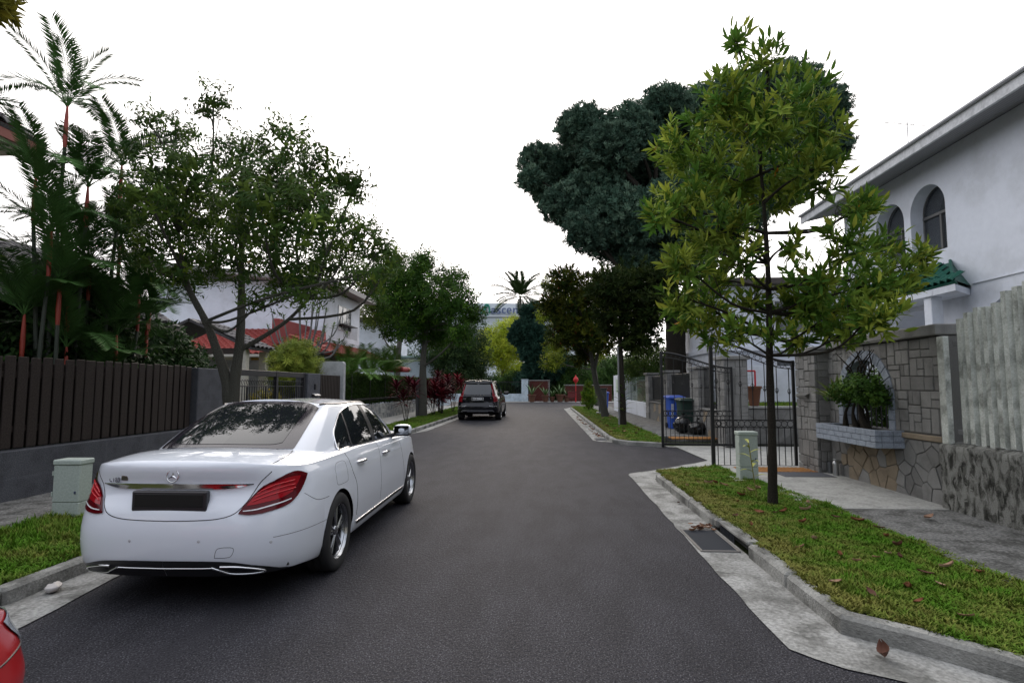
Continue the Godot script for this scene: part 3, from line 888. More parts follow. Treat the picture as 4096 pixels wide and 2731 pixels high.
func build_right_wall() -> void:
	var stones := [mats["granite"], mats["granite"], mats["granite_dark"], mats["granite"]]
	# --- stone wall with the keyhole arch, d = 7.1 .. 10.1
	var w := thing("stone_wall", "grey squared-stone garden wall with an arched opening above a planter", "wall")
	var f := wall_frame(5.0)
	var hole := arch_outline(8.98, 0.62, 0.98, 1.42)
	# the core is split in two halves at the middle of the arch, so that each outline is simple
	var core: Array = []
	for half in [PackedVector2Array([Vector2(7.26, 0.05), Vector2(8.98, 0.05), Vector2(8.98, 2.24), Vector2(7.26, 2.24)]), PackedVector2Array([Vector2(8.98, 0.05), Vector2(10.1, 0.05), Vector2(10.1, 2.24), Vector2(8.98, 2.24)])]:
		core.append(Geometry2D.clip_polygons(half, hole)[0])
	for p in core:
		part(w, "core", slab_mesh(Array(p), 0.24), mats["mortar"], f * at(0, 0, 0.018))
	ashlar(w, f, Rect2(7.28, 0.99, 2.80, 1.25), stones, arch_outline(8.98, 0.74, 0.97, 1.42))
	rubble(w, f, Rect2(7.28, 0.10, 2.80, 0.80), 58, stones, 9.0)
	bx(w, "string_course", Vector3(4.955, 0.905, -8.30), Vector3(5.03, 0.975, -7.28), mats["granite_warm"], 0.008)
	bx(w, "coping", Vector3(4.93, 2.25, -8.25), Vector3(5.33, 2.39, -7.24), mats["granite"], 0.012)
	bx(w, "coping", Vector3(4.93, 2.25, -10.1), Vector3(5.33, 2.385, -8.26), mats["granite"], 0.012)
	# voussoirs round the arch, pale blue-grey bricks
	var blue := surf("blue_brick", noise_tex("blue_c", 0.05, 4, [[0.2, lin(0.24, 0.27, 0.32)], [0.8, lin(0.33, 0.37, 0.43)]], 40), 0.7, 0.75, texs["fine_bump"], 0.2, texs["blotch"], 0.9)
	for k in 14:
		var a0 := PI * k / 14 + 0.012
		var a1 := PI * (k + 1) / 14 - 0.012
		var poly := []
		for e in [[a0, 0.60], [a1, 0.60], [a1, 0.745], [a0, 0.745]]:
			poly.append(Vector2(8.98 + cos(e[0]) * e[1], 1.42 + sin(e[0]) * e[1]))
		part(w, "voussoir", slab_mesh(poly, 0.26), blue, f * at(0, 0, -0.022))
	for s in [-1.0, 1.0]:
		for k in 3:
			part(w, "jamb_brick", cube(Vector3(0.14, 0.138, 0.26), 0.006), blue, f * at(8.98 + s * 0.672, 1.055 + k * 0.146, 0.108))
	for k in 9:
		part(w, "grille_bar", cube(Vector3(0.016, 1.1, 0.016), 0.002), mats["iron"], at(5.16, 1.5, -8.46 - k * 0.13))
	bx(w, "grille_rail", Vector3(5.15, 1.42, -9.55), Vector3(5.17, 1.45, -8.4), mats["iron"], 0.002)
	# --- planter of the same bricks hung on the wall
	var pl := thing("brick_planter", "long pale blue-grey brick planter hung on the stone wall", "planter")
	for row in 3:
		var n := 7
		for k in n + (row % 2):
			var l := 1.68 / n
			var u0 := 8.06 + l * (k - 0.5 * (row % 2))
			var u1 := minf(u0 + l, 9.74)
			u0 = maxf(u0, 8.06)
			part(pl, "brick", cube(Vector3(snappedf(u1 - u0 - 0.006, 0.002), 0.077, 0.09), 0.004), blue, wall_frame(4.60) * at((u0 + u1) * 0.5, 0.79 + row * 0.083, 0.045))
		for u in [8.105, 9.695]:
			for k in 2:
				var bl := 0.155
				part(pl, "brick", cube(Vector3(0.09, 0.077, bl - 0.006), 0.004), blue, wall_frame(4.69) * at(u, 0.79 + row * 0.083, bl * (k + 0.5)))
	bx(pl, "trough", Vector3(4.68, 0.752, -9.66), Vector3(5.0, 0.95, -8.14), mats["soil"], 0.004)
	# --- gate pillar, near side
	for e in [[10.03, 10.78, 4.76, 2.2, "squared-stone gate pillar with a metal letter flap, near side of the open gate"], [15.05, 15.75, 4.8, 2.32, "squared-stone gate pillar behind the far gate leaf"]]:
		var p := thing("gate_pillar", e[4], "pillar")
		var x0: float = e[2]
		bx(p, "core", Vector3(x0 + 0.03, 0.02, -e[1] + 0.02), Vector3(x0 + 0.62, e[3] - 0.01, -e[0] - 0.02), mats["mortar"], 0.004)
		ashlar(p, wall_frame(x0), Rect2(e[0], 0.03, e[1] - e[0], e[3] - 0.03), stones)
		ashlar(p, Transform3D(Basis(Vector3.RIGHT, Vector3.UP, Vector3.BACK), Vector3(x0, 0, -e[0])) * Transform3D(Basis(Vector3.RIGHT, Vector3.UP, Vector3.BACK), Vector3(0, 0, -0.05)), Rect2(0.055, 0.03, 0.55, e[3] - 0.03), stones)
		ashlar(p, Transform3D(Basis(Vector3.RIGHT, Vector3.UP, Vector3.BACK), Vector3(x0, 0, -e[1])), Rect2(0.055, 0.03, 0.55, e[3] - 0.03), stones)
		bx(p, "cap", Vector3(x0 - 0.06, e[3], -e[1] - 0.06), Vector3(x0 + 0.68, e[3] + 0.1, -e[0] + 0.06), mats["granite"], 0.015)
		if e[0] < 12:
			var b := Mb.new()
			b.poly([Vector3(x0 - 0.004, 1.49, -10.24), Vector3(x0 - 0.004, 1.49, -10.62), Vector3(x0 - 0.10, 1.44, -10.62), Vector3(x0 - 0.10, 1.44, -10.24)], Vector3.UP)
			b.poly([Vector3(x0 - 0.004, 1.38, -10.30), Vector3(x0 - 0.10, 1.436, -10.24), Vector3(x0 - 0.10, 1.436, -10.62), Vector3(x0 - 0.004, 1.38, -10.58)], Vector3.DOWN)
			b.poly([Vector3(x0 - 0.004, 1.38, -10.30), Vector3(x0 - 0.004, 1.486, -10.24), Vector3(x0 - 0.10, 1.436, -10.24)], Vector3.BACK)
			part(p, "letter_flap", b.mesh(), flat("flap_steel", lin(0.30, 0.30, 0.29), 0.35, 0.8))
	# --- the open gate, both leaves turned out over the pavement
	var ga := thing("iron_gate", "black wrought iron gate leaf swung open beside the near pillar", "gate", Vector3(4.80, 0.02, -10.92), PI - 0.02, "gate leaves")
	gate_leaf(ga, 1.58, 2.08, 2.48)
	var gb := thing("iron_gate", "black wrought iron gate leaf swung open in front of the blue bin", "gate", Vector3(4.98, 0.02, -14.92), PI - 0.10, "gate leaves")
	gate_leaf(gb, 1.84, 2.1, 2.52)
	# --- pipe stubs at the wall foot
	var wp := thing("water_valve", "short silver standpipe with a valve at the foot of the stone wall", "pipe", Vector3(4.90, 0.125, -9.75))
	var vb := Mb.new()
	vb.lathe([[0.045, 0.0], [0.045, 0.17], [0.05, 0.18], [0.05, 0.205], [0.04, 0.215], [0.03, 0.24], [0.0, 0.25]], 16)
	part(wp, "standpipe", vb.mesh(), flat("galvanised", lin(0.42, 0.43, 0.43), 0.4, 0.8))
	part(wp, "tap_body", one_rod(Vector3(0, 0.23, 0), Vector3(0.08, 0.235, 0), 0.022, 8), flat("galvanised", lin(0.42, 0.43, 0.43), 0.4, 0.8))
	part(wp, "handle", ring_mesh(0.028, 0.008), flat("galvanised", lin(0.42, 0.43, 0.43), 0.4, 0.8), Transform3D(Basis(Vector3.RIGHT, PI / 2), Vector3(-0.005, 0.265, 0)))
	var wp2 := thing("drain_pipe", "short grey pipe stub in the corner by the gate pillar", "pipe", Vector3(4.93, 0.125, -10.0))
	var vb2 := Mb.new()
	vb2.lathe([[0.035, 0.0], [0.035, 0.19], [0.028, 0.19], [0.028, 0.1]], 14)
	part(wp2, "pipe", vb2.mesh(), flat("pipe_grey", lin(0.1, 0.105, 0.11), 0.6))
	# --- mouldy plinth with a corrugated sheet fence
	var pb := thing("concrete_plinth", "rough mould-stained concrete plinth under the corrugated fence", "wall")
	var m := Mb.new()
	var fz := FastNoiseLite.new()
	fz.seed = 4
	fz.frequency = 3.0
	var rows := []
	for r in 15:
		var line := PackedVector3Array()
		var tt := r / 14.0
		for q in 61:
			var z := -7.25 + q * 0.1
			var y := 0.06 + minf(tt * 1.12, 1.0) * 0.86
			var xx := 4.90 + (0.0 if tt < 0.9 else (tt - 0.9) * 3.2) + fz.get_noise_2d(z * 2.0, y * 2.0) * 0.016
			line.append(Vector3(xx, y + 0.01 * fz.get_noise_2d(z, 9.0), z))
		rows.append(line)
	m.grid(rows, false, true)
	m.box(Vector3(4.93, 0.03, -7.26), Vector3(5.3, 0.90, -0.9))
	part(pb, "face", m.mesh(), mats["mouldy_concrete"])
	var fe := thing("sheet_fence", "weathered white corrugated sheet fence with a stepped curved top", "fence")
	var sh: Material = mats["sheet_metal"]
	bx(fe, "post", Vector3(4.93, 0.90, -7.24), Vector3(5.0, 2.22, -7.12), sh, 0.006)
	bx(fe, "rail", Vector3(5.06, 2.10, -7.15), Vector3(5.10, 2.16, -1.0), flat("rail_grey", lin(0.2, 0.2, 0.2), 0.6), 0.004)
	bx(fe, "rail", Vector3(5.06, 1.02, -7.15), Vector3(5.10, 1.08, -1.0), flat("rail_grey", lin(0.2, 0.2, 0.2), 0.6), 0.004)
	for k in 40:
		var u := 7.03 - k * 0.138
		var top := 2.42 + 0.36 * sin(clampf((7.03 - u) / 1.6, 0, 1) * PI * 0.5) + rng.randf_range(-0.03, 0.02)
		if k == 3 or k == 4:
			top -= 0.05
		var b := Mb.new()
		var jog := rng.randf_range(-0.008, 0.008)
		var prof := [Vector2(0.0, 0.055), Vector2(0.022, 0.055), Vector2(0.036, 0.0), Vector2(0.104, 0.0), Vector2(0.118, 0.055), Vector2(0.140, 0.055)]
		var line0 := []
		for q in prof:
			line0.append(Vector3(5.0 + q.y + jog, 0.0, -u + q.x))
		for q in 5:
			var a: Vector3 = line0[q]
			var d: Vector3 = line0[q + 1]
			var y0 := 0.93 + rng.randf_range(-0.01, 0.01)
			b.poly([a + Vector3(0, y0, 0), d + Vector3(0, y0, 0), d + Vector3(0, top, 0), a + Vector3(0, top, 0)], Vector3(-1, 0, 0.001))
		part(fe, "sheet_rib", b.mesh(), sh)
	# --- fence with stone piers beyond the gate
	var fw := thing("pier_fence", "low stone wall with stone piers and dark mesh panels beyond the gate", "fence")
	bx(fw, "core", Vector3(5.03, 0.05, -27.0), Vector3(5.25, 0.88, -15.8), mats["mortar"], 0.004)
	rubble(fw, wall_frame(5.0), Rect2(15.8, 0.1, 11.2, 0.76), 60, [mats["granite_dark"], mats["granite_warm"], mats["granite_dark"], mats["mortar"]])
	bx(fw, "coping", Vector3(4.96, 0.885, -27.0), Vector3(5.30, 0.94, -15.8), mats["granite_dark"], 0.008)
	var piers := [[26.3, 27.05], [22.4, 23.0], [18.0, 19.0]]
	for e in piers:
		var pr := Node3D.new()
		pr.name = "pier"
		fw.add_child(pr, true)
		bx(pr, "core", Vector3(4.98, 0.05, -e[1] + 0.02), Vector3(5.36, 2.14, -e[0] - 0.02), mats["mortar"], 0.004)
		for row in 7:
			bx(pr, "stone", Vector3(4.93, 0.12 + row * 0.29, -e[1]), Vector3(5.02, 0.40 + row * 0.29, -e[0]), [mats["granite_dark"], mats["granite"]][row % 2], 0.008)
			bx(pr, "stone", Vector3(5.03, 0.12 + row * 0.29, -e[0] - 0.05), Vector3(5.38, 0.40 + row * 0.29, -e[0]), [mats["granite_dark"], mats["granite_dark"]][row % 2], 0.008)
		bx(pr, "cap", Vector3(4.86, 2.16, -e[1] - 0.05), Vector3(5.44, 2.25, -e[0] + 0.05), mats["granite_dark"], 0.012)
	for e in [[19.0, 22.4], [23.0, 26.3]]:
		var pn := Node3D.new()
		pn.name = "mesh_panel"
		fw.add_child(pn, true)
		bx(pn, "frame", Vector3(5.1, 0.98, -e[1] + 0.02), Vector3(5.14, 1.03, -e[0] - 0.02), mats["iron"], 0.004)
		bx(pn, "frame", Vector3(5.1, 2.0, -e[1] + 0.02), Vector3(5.14, 2.08, -e[0] - 0.02), mats["iron"], 0.004)
		for k in 36:
			var z: float = -e[0] - 0.06 - (e[1] - e[0] - 0.12) * k / 35.0
			bx(pn, "bar", Vector3(5.11, 1.03, z - 0.022), Vector3(5.13, 2.0, z + 0.022), mats["iron"], 0.003)
	var gw := Node3D.new()
	gw.name = "side_gate"
	fw.add_child(gw, true)
	for k in 18:
		var z := -15.86 - 2.1 * k / 17.0
		part(gw, "bar", cube(Vector3(0.018, 1.25, 0.018), 0.002), mats["iron"], at(5.12, 1.57, z))
		if k % 2 == 0:
			part(gw, "basket_twist", basket_mesh(), mats["iron"], at(5.12, 1.6, z))
	bx(gw, "rail", Vector3(5.10, 2.15, -18.0), Vector3(5.14, 2.19, -15.8), mats["iron"], 0.003)
	bx(gw, "rail", Vector3(5.10, 1.0, -18.0), Vector3(5.14, 1.04, -15.8), mats["iron"], 0.003)
	# --- next house: white base with a tall pane, white gate pillar
	var gl := thing("glass_screen", "tall glass screen on a white plinth with banana leaves behind it", "screen")
	bx(gl, "plinth", Vector3(4.98, 0.05, -33.6), Vector3(5.25, 0.82, -27.08), mats["wall_white"], 0.01)
	var gm := flat("screen_glass", Color(0.42, 0.5, 0.45, 0.35), 0.05)
	gm.transparency = BaseMaterial3D.TRANSPARENCY_ALPHA
	for k in 3:
		bx(gl, "pane", Vector3(5.10, 0.83, -33.5 + 2.14 * k), Vector3(5.112, 2.12, -33.5 + 2.14 * k + 2.12), gm, 0.002)
	var wg := thing("white_gate_pillar", "white rendered gate pillar with a vertical house-number panel", "pillar")
	bx(wg, "shaft", Vector3(4.55, 0.05, -35.9), Vector3(5.3, 2.3, -33.7), mats["wall_white"], 0.015)
	bx(wg, "side_panel", Vector3(4.545, 1.25, -34.6), Vector3(4.552, 2.05, -33.95), flat("green_panel", lin(0.45, 0.55, 0.42), 0.5), 0.003)
	bx(wg, "intercom", Vector3(4.62, 1.35, -33.69), Vector3(4.76, 1.75, -33.66), flat("intercom", lin(0.03, 0.03, 0.035), 0.4), 0.006)
	for k in 7:
		bx(wg, "louvre", Vector3(4.60, 0.45 + k * 0.1, -33.698), Vector3(4.80, 0.49 + k * 0.1, -33.68), flat("louvre_grey", lin(0.25, 0.26, 0.27), 0.6), 0.003)
	bx(wg, "name_plate", Vector3(4.64, 2.03, -33.698), Vector3(4.76, 2.17, -33.68), flat("louvre_dark", lin(0.05, 0.05, 0.055), 0.6), 0.003)
	bx(wg, "flap", Vector3(4.46, 1.86, -33.78), Vector3(4.60, 1.90, -33.62), flat("frame_white", lin(0.6, 0.61, 0.63), 0.5), 0.004)
	# low wall, lawn, goal and white wall inside the gate
	structure("lawn", sheet([Vector2(5.6, -16.0), Vector2(14, -16.0), Vector2(14, -21.2), Vector2(5.6, -21.2)], 1.02), mats["soil"])
	grass_on("grass", "mown lawn behind the low wall inside the gate", [Vector2(5.7, -16.2), Vector2(10, -16.2), Vector2(10, -21.0), Vector2(5.7, -21.0)], 1.02, 2600, 0.8)
	var lw := thing("retaining_wall", "low grey stone retaining wall at the end of the drive", "wall")
	bx(lw, "core", Vector3(5.5, 0.0, -16.2), Vector3(14.0, 1.0, -15.93), mats["mortar"], 0.004)
	rubble(lw, Transform3D(Basis(Vector3.RIGHT, Vector3.UP, Vector3.BACK), Vector3(0, 0, -15.93)) * Transform3D(Basis(Vector3.RIGHT, Vector3.UP, Vector3.BACK), Vector3(0, 0, -0.02)), Rect2(5.5, 0.03, 5.0, 0.95), 30, [mats["granite"], mats["granite_dark"]])
	bx(lw, "coping", Vector3(5.45, 1.002, -16.25), Vector3(14.0, 1.06, -15.86), mats["slab_new"], 0.008)
	bx(thing("garden_wall", "plain white garden wall behind the football goal", "wall"), "face", Vector3(5.6, 0.0, -21.5), Vector3(13.0, 2.36, -21.25), mats["wall_white"], 0.01)
	var go := thing("football_goal", "small red and white football goal with a net on the lawn", "goal", Vector3(6.3, 1.02, -19.6))
	var gr := flat("goal_red", lin(0.5, 0.01, 0.02), 0.4)
	part(go, "post", one_rod(Vector3(1.0, 0, 0), Vector3(1.0, 1.12, 0), 0.03, 10), gr)
	part(go, "post", one_rod(Vector3(-0.7, 0, 0), Vector3(-0.7, 1.12, 0), 0.03, 10), gr)
	part(go, "crossbar", one_rod(Vector3(0.45, 1.12, 0), Vector3(1.0, 1.12, 0), 0.03, 10), gr)
	part(go, "crossbar", one_rod(Vector3(-0.7, 1.12, 0), Vector3(0.45, 1.12, 0), 0.03, 10), flat("goal_dark", lin(0.03, 0.03, 0.03), 0.5))
	var net := Mb.new()
	for k in 13:
		var x := -0.7 + 1.7 * k / 12
		net.tube([Vector3(x, 1.12, 0), Vector3(x, 0.5, -0.35), Vector3(x, 0.0, -0.7)], [0.004], 4)
	for k in 9:
		var t := k / 8.0
		net.rod(Vector3(-0.7, 1.12 - 1.12 * t, -0.7 * t), Vector3(1.0, 1.12 - 1.12 * t, -0.7 * t), 0.004, 4)
	part(go, "net", net.mesh(), flat("net", lin(0.35, 0.35, 0.35), 0.8))
	var pot := thing("terracotta_pot", "tall square-rimmed terracotta pot on the lawn edge", "pot", Vector3(5.95, 1.06, -16.1))
	var pm := Mb.new()
	pm.lathe([[0.10, 0.0], [0.13, 0.02], [0.185, 0.48], [0.215, 0.49], [0.215, 0.56], [0.18, 0.56], [0.17, 0.5]], 20)
	part(pot, "body", pm.mesh(), flat("terracotta", lin(0.15, 0.06, 0.03), 0.8))
	# --- bins and refuse bags behind the far gate leaf
	bin_at(Vector3(4.72, 0.13, -20.3), 1.18, "bin_blue", lin(0.025, 0.085, 0.42), "blue wheeled recycling bin with white stickers behind the gate", true)
	bin_at(Vector3(5.0 - 0.22, 0.13, -18.9), 1.12, "bin_green", lin(0.012, 0.035, 0.028), "dark green wheeled bin beside the blue recycling bin", false)
	bin_at(Vector3(4.35, 0.13, -39.5), 1.15, "bin_blue", lin(0.025, 0.085, 0.42), "distant blue wheeled bin beyond the white gate pillar", false)
	for e in [[Vector3(4.45, 0.13, -18.15), 0.36, 0.52, 3, "upright black rubbish bag leaning on the green bin"], [Vector3(4.78, 0.13, -17.72), 0.40, 0.40, 9, "slumped black rubbish bag in front of the green bin"]]:
		var b := Mb.new()
		var nf := FastNoiseLite.new()
		nf.seed = e[3]
		nf.frequency = 1.6
		var rows2 := []
		for k in 17:
			var line := PackedVector3Array()
			for q in 28:
				var a := PI * k / 16
				var c := TAU * q / 28
				var d := Vector3(sin(a) * cos(c), cos(a), sin(a) * sin(c))
				var r := 1.0 + 0.28 * nf.get_noise_3dv(d * 1.4) + 0.10 * absf(nf.get_noise_3dv(d * 5.0))
				line.append(Vector3(d.x * e[1] * 0.75, maxf(0.0, e[2] * 0.5 + d.y * e[2] * 0.5), d.z * e[1] * 0.75) * Vector3(r, 1.0, r))
			rows2.append(line)
		b.grid(rows2, true, true)
		b.tube([Vector3(0, e[2] * 0.97, 0), Vector3(0.02, e[2] + 0.05, 0), Vector3(0.05, e[2] + 0.11, 0.02)], [0.05, 0.025, 0.06], 8)
		tag(part(self, "rubbish_bag", b.mesh(), flat("bag_black", lin(0.008, 0.008, 0.009), 0.22), at(e[0].x, e[0].y, e[0].z)), e[4], "rubbish bag", "black rubbish bags")

func bin_at(p: Vector3, h: float, key: String, c: Color, label: String, stickers: bool) -> void:
	var o := thing("wheeled_bin", label, "bin", p, 0.06, "wheeled bins")
	var m := flat(key, c, 0.5)
	var b := Mb.new()
	var rows := []
	for e in [[0.0, 0.20, 0.22], [0.04, 0.215, 0.24], [h - 0.16, 0.275, 0.31], [h - 0.16, 0.30, 0.33], [h - 0.11, 0.30, 0.33]]:
		var line := PackedVector3Array()
		for q in 24:
			var a := TAU * q / 24
			line.append(Vector3(signf(cos(a)) * pow(absf(cos(a)), 0.3) * e[1], e[0], signf(sin(a)) * pow(absf(sin(a)), 0.3) * e[2]))
		rows.append(line)
	b.grid(rows, true, false)
	part(o, "body", b.mesh(), m)
	var l := Mb.new()
	l.cbox(Vector3(0.63, 0.06, 0.70), 0.025, Transform3D(Basis(Vector3.RIGHT, 0.05), Vector3(0, h - 0.08, 0)))
	l.cbox(Vector3(0.5, 0.035, 0.5), 0.015, Transform3D(Basis(Vector3.RIGHT, 0.05), Vector3(0, h - 0.04, 0)))
	part(o, "lid", l.mesh(), m)
	part(o, "handle", one_rod(Vector3(-0.24, h - 0.1, 0.40), Vector3(0.24, h - 0.1, 0.40), 0.018, 8), m)
	for s in [-1.0, 1.0]:
		part(o, "handle_bracket", one_rod(Vector3(s * 0.2, h - 0.1, 0.32), Vector3(s * 0.2, h - 0.1, 0.40), 0.016, 6), m)
		var wh := Mb.new()
		wh.lathe([[0.01, -0.025], [0.09, -0.025], [0.1, -0.01], [0.1, 0.01], [0.09, 0.025], [0.01, 0.025]], 16, Transform3D(Basis(Vector3.BACK, PI / 2), Vector3(s * 0.25, 0.1, -0.2)))
		part(o, "wheel", wh.mesh(), flat("tyre", lin(0.018, 0.018, 0.019), 0.8))
	if stickers:
		var wm := flat("sticker_white", lin(0.55, 0.56, 0.58), 0.6)
		for e in [[-0.17, 0.66, 0.085, 0.26], [0.08, 0.58, 0.19, 0.32], [-0.17, 0.42, 0.085, 0.2], [0.06, 0.34, 0.11, 0.16]]:
			var zf: float = 0.255 + 0.065 * (e[1] + e[3] * 0.5)
			var s := part(o, "sticker", cube(Vector3(e[2], e[3], 0.004), 0.001), wm, Transform3D(Basis(Vector3.RIGHT, 0.066), Vector3(e[0], e[1] + e[3] * 0.3, zf * 0.97 + 0.004)))
			for k in 4:
				part(s, "print_line", cube(Vector3(e[2] * 0.7, 0.012, 0.003), 0.001), flat("print_blue", lin(0.05, 0.1, 0.3), 0.7), at(0, e[3] * (0.3 - 0.2 * k), 0.003))


# ---------- left side: slatted fence, dark gate, boundary wall, hedge ----------
func build_left_wall() -> void:
	var pg: Material = mats["plaster_grey"]
	var fe := thing("slat_fence", "dark brown vertical slat fence on a grey plastered plinth", "fence")
	bx(fe, "plinth", Vector3(-7.12, 0.03, -10.85), Vector3(-6.9, 0.77, 4.0), pg, 0.012)
	bx(fe, "rail", Vector3(-7.06, 1.0, -10.8), Vector3(-7.02, 1.08, 4.0), mats["slat_brown"], 0.004)
	bx(fe, "rail", Vector3(-7.06, 1.72, -10.8), Vector3(-7.02, 1.80, 4.0), mats["slat_brown"], 0.004)
	bx(fe, "backing", Vector3(-7.10, 0.80, -10.8), Vector3(-7.075, 1.93, 4.0), mats["slat_brown"], 0.003)
	for k in 78:
		var z := -10.74 + k * 0.187
		var w := 0.146 if k % 9 != 4 else 0.18
		var h := 1.205 + 0.008 * (k % 3)
		part(fe, "slat", cube(Vector3(0.024, h, w), 0.006), mats["slat_brown"], at(-7.005, 0.79 + h * 0.5, z))
	var pl := thing("gate_pillar", "grey rough-plastered gate pillar behind the forked tree trunk", "pillar")
	bx(pl, "shaft", Vector3(-7.25, 0.02, -12.30), Vector3(-6.88, 1.98, -10.86), pg, 0.015)
	# dark steel gate
	var g := thing("steel_gate", "dark steel sliding gate of upright bars with small scrolls", "gate")
	var ir: Material = flat("gate_steel", lin(0.016, 0.016, 0.019), 0.5)
	bx(g, "top_rail", Vector3(-7.02, 1.86, -16.08), Vector3(-6.95, 2.0, -12.34), ir, 0.005)
	bx(g, "scroll_rail", Vector3(-7.0, 1.60, -16.08), Vector3(-6.97, 1.625, -12.34), ir, 0.003)
	bx(g, "bottom_rail", Vector3(-7.02, 0.08, -16.08), Vector3(-6.95, 0.18, -12.34), ir, 0.005)
	for z in [-12.38, -14.35, -16.04]:
		bx(g, "stile", Vector3(-7.03, 0.06, z - 0.05), Vector3(-6.94, 2.01, z + 0.05), ir, 0.005)
	for k in 32:
		var z := -12.48 - 3.5 * k / 31.0
		var thick := 0.034 if k % 8 == 4 else 0.018
		part(g, "bar", cube(Vector3(thick, 1.44, thick), 0.003), ir, at(-6.985, 0.9, z))
		var sc := "scroll"
		if not meshes.has(sc):
			var b := Mb.new()
			var p := []
			for q in 13:
				var a := -PI * 0.5 + 1.5 * PI * q / 12.0
				p.append(Vector3(0, 0.085 + sin(a) * 0.05, cos(a) * 0.035))
			b.tube(p, [0.007], 5)
			b.rod(Vector3(0, 0.0, 0), Vector3(0, 0.04, 0), 0.007, 5)
			meshes[sc] = b.mesh()
		part(g, "scroll", meshes[sc], ir, at(-6.985, 1.63, z))
	var p2 := thing("gate_pillar", "grey rough-plastered pillar with a bell box and a pale letter flap", "pillar")
	bx(p2, "shaft", Vector3(-7.25, 0.02, -17.06), Vector3(-6.88, 2.0, -16.12), pg, 0.015)
	bx(p2, "bell_box", Vector3(-6.885, 1.52, -16.72), Vector3(-6.83, 1.68, -16.58), flat("bell_dark", lin(0.02, 0.02, 0.024), 0.4), 0.008)
	var b2 := Mb.new()
	b2.poly([Vector3(-6.878, 1.40, -16.42), Vector3(-6.878, 1.40, -16.86), Vector3(-6.76, 1.34, -16.86), Vector3(-6.76, 1.34, -16.42)], Vector3.UP)
	b2.poly([Vector3(-6.878, 1.30, -16.46), Vector3(-6.76, 1.336, -16.42), Vector3(-6.76, 1.336, -16.86), Vector3(-6.878, 1.30, -16.82)], Vector3.DOWN)
	part(p2, "letter_flap", b2.mesh(), flat("flap_pale", lin(0.55, 0.55, 0.56), 0.35, 0.6))
	var f2 := thing("slat_fence", "short run of dark upright slats between the bell pillar and white wall", "fence")
	bx(f2, "plinth", Vector3(-7.12, 0.03, -19.05), Vector3(-6.93, 0.5, -17.08), pg, 0.01)
	bx(f2, "backing", Vector3(-7.10, 0.5, -19.05), Vector3(-7.06, 1.9, -17.08), mats["slat_brown"], 0.003)
	for k in 15:
		part(f2, "slat", cube(Vector3(0.03, 1.48, 0.085), 0.006), mats["slat_brown"], at(-6.99, 1.24, -17.14 - k * 0.131))
	var bw := thing("boundary_wall", "smooth pale grey boundary wall with a rounded top corner", "wall")
	var outline := [Vector2(-16.0, 0.0), Vector2(-6.9, 0.0)]
	for k in 7:
		var a := PI * 0.5 * k / 6
		outline.append(Vector2(-7.0 + cos(a) * 0.1, 2.38 + sin(a) * 0.1))
	outline.append(Vector2(-16.0, 2.62))
	part(bw, "face", slab_mesh(outline, 0.2), surf("wall_pale", noise_tex("pale_c", 0.03, 5, [[0.2, lin(0.42, 0.43, 0.44)], [0.9, lin(0.50, 0.51, 0.52)]], 44), 1.5, 0.85, texs["fine_bump"], 0.2, texs["blotch"], 2.5), at(0, 0, -19.32))
	# hedge on a stone-faced plinth with a low iron rail
	var sp := thing("stone_plinth", "low wall faced with grey split stone under the clipped hedge", "wall")
	bx(sp, "core", Vector3(-7.9, 0.03, -40.0), Vector3(-7.57, 0.80, -19.6), mats["mortar"], 0.004)
	var st := [surf("split_a", noise_tex("split_a", 0.12, 4, [[0.2, lin(0.24, 0.24, 0.235)], [0.8, lin(0.38, 0.38, 0.37)]], 45), 0.5, 0.85, texs["grain_bump"], 0.8), surf("split_b", noise_tex("split_b", 0.12, 4, [[0.2, lin(0.33, 0.33, 0.31)], [0.8, lin(0.50, 0.50, 0.48)]], 46), 0.5, 0.85, texs["grain_bump"], 0.8), surf("split_c", noise_tex("split_c", 0.12, 4, [[0.2, lin(0.17, 0.18, 0.19)], [0.8, lin(0.27, 0.28, 0.29)]], 47), 0.5, 0.85, texs["grain_bump"], 0.8)]
	var t := Transform3D(Basis(Vector3.BACK, Vector3.UP, Vector3.LEFT), Vector3(-7.54, 0, 0))
	for k in 20:
		var u := -40.0 + k * 1.02
		ashlar(sp, t, Rect2(u, 0.10, 1.02, 0.72), [st[0], st[1], st[1], st[2], st[0]], PackedVector2Array(), 0.30, 0.30, 0.005, 0.045)
	var rl := thing("iron_rail", "low black iron rail along the foot of the hedge", "railing")
	bx(rl, "rail", Vector3(-7.66, 1.06, -40.0), Vector3(-7.63, 1.09, -19.6), mats["iron"], 0.003)
	for k in 9:
		part(rl, "upright", cube(Vector3(0.03, 1.3, 0.03), 0.003), mats["iron"], at(-7.66, 1.45, -19.8 - k * 2.4))
	var pk := Mb.new()
	for k in 200:
		pk.box(Vector3(-7.65, 0.98, -19.7 - k * 0.1 - 0.008), Vector3(-7.64, 1.14, -19.7 - k * 0.1 + 0.008))
	part(rl, "pickets", pk.mesh(), mats["iron"]).set_meta("kind", "stuff")
	var hd := thing("clipped_hedge", "dense dark green clipped hedge above the stone-faced wall", "hedge")
	bx(hd, "shade_core", Vector3(-8.45, 0.85, -39.5), Vector3(-7.78, 2.02, -19.62), flat("hedge_shade", lin(0.03, 0.03, 0.015), 1.0), 0.05)  # solid box; its dark colour stands for the shaded inside of the hedge
	var leafm := Mb.new()
	for k in 7:
		var a := rng.randf() * TAU
		leafm.leaf(ball_point() * 0.03, Vector3(cos(a), rng.randf_range(-0.2, 0.9), sin(a)).normalized(), Vector3(0.2, 1, 0.3).normalized(), 0.075, 0.036)
	var list := []
	var tints := []
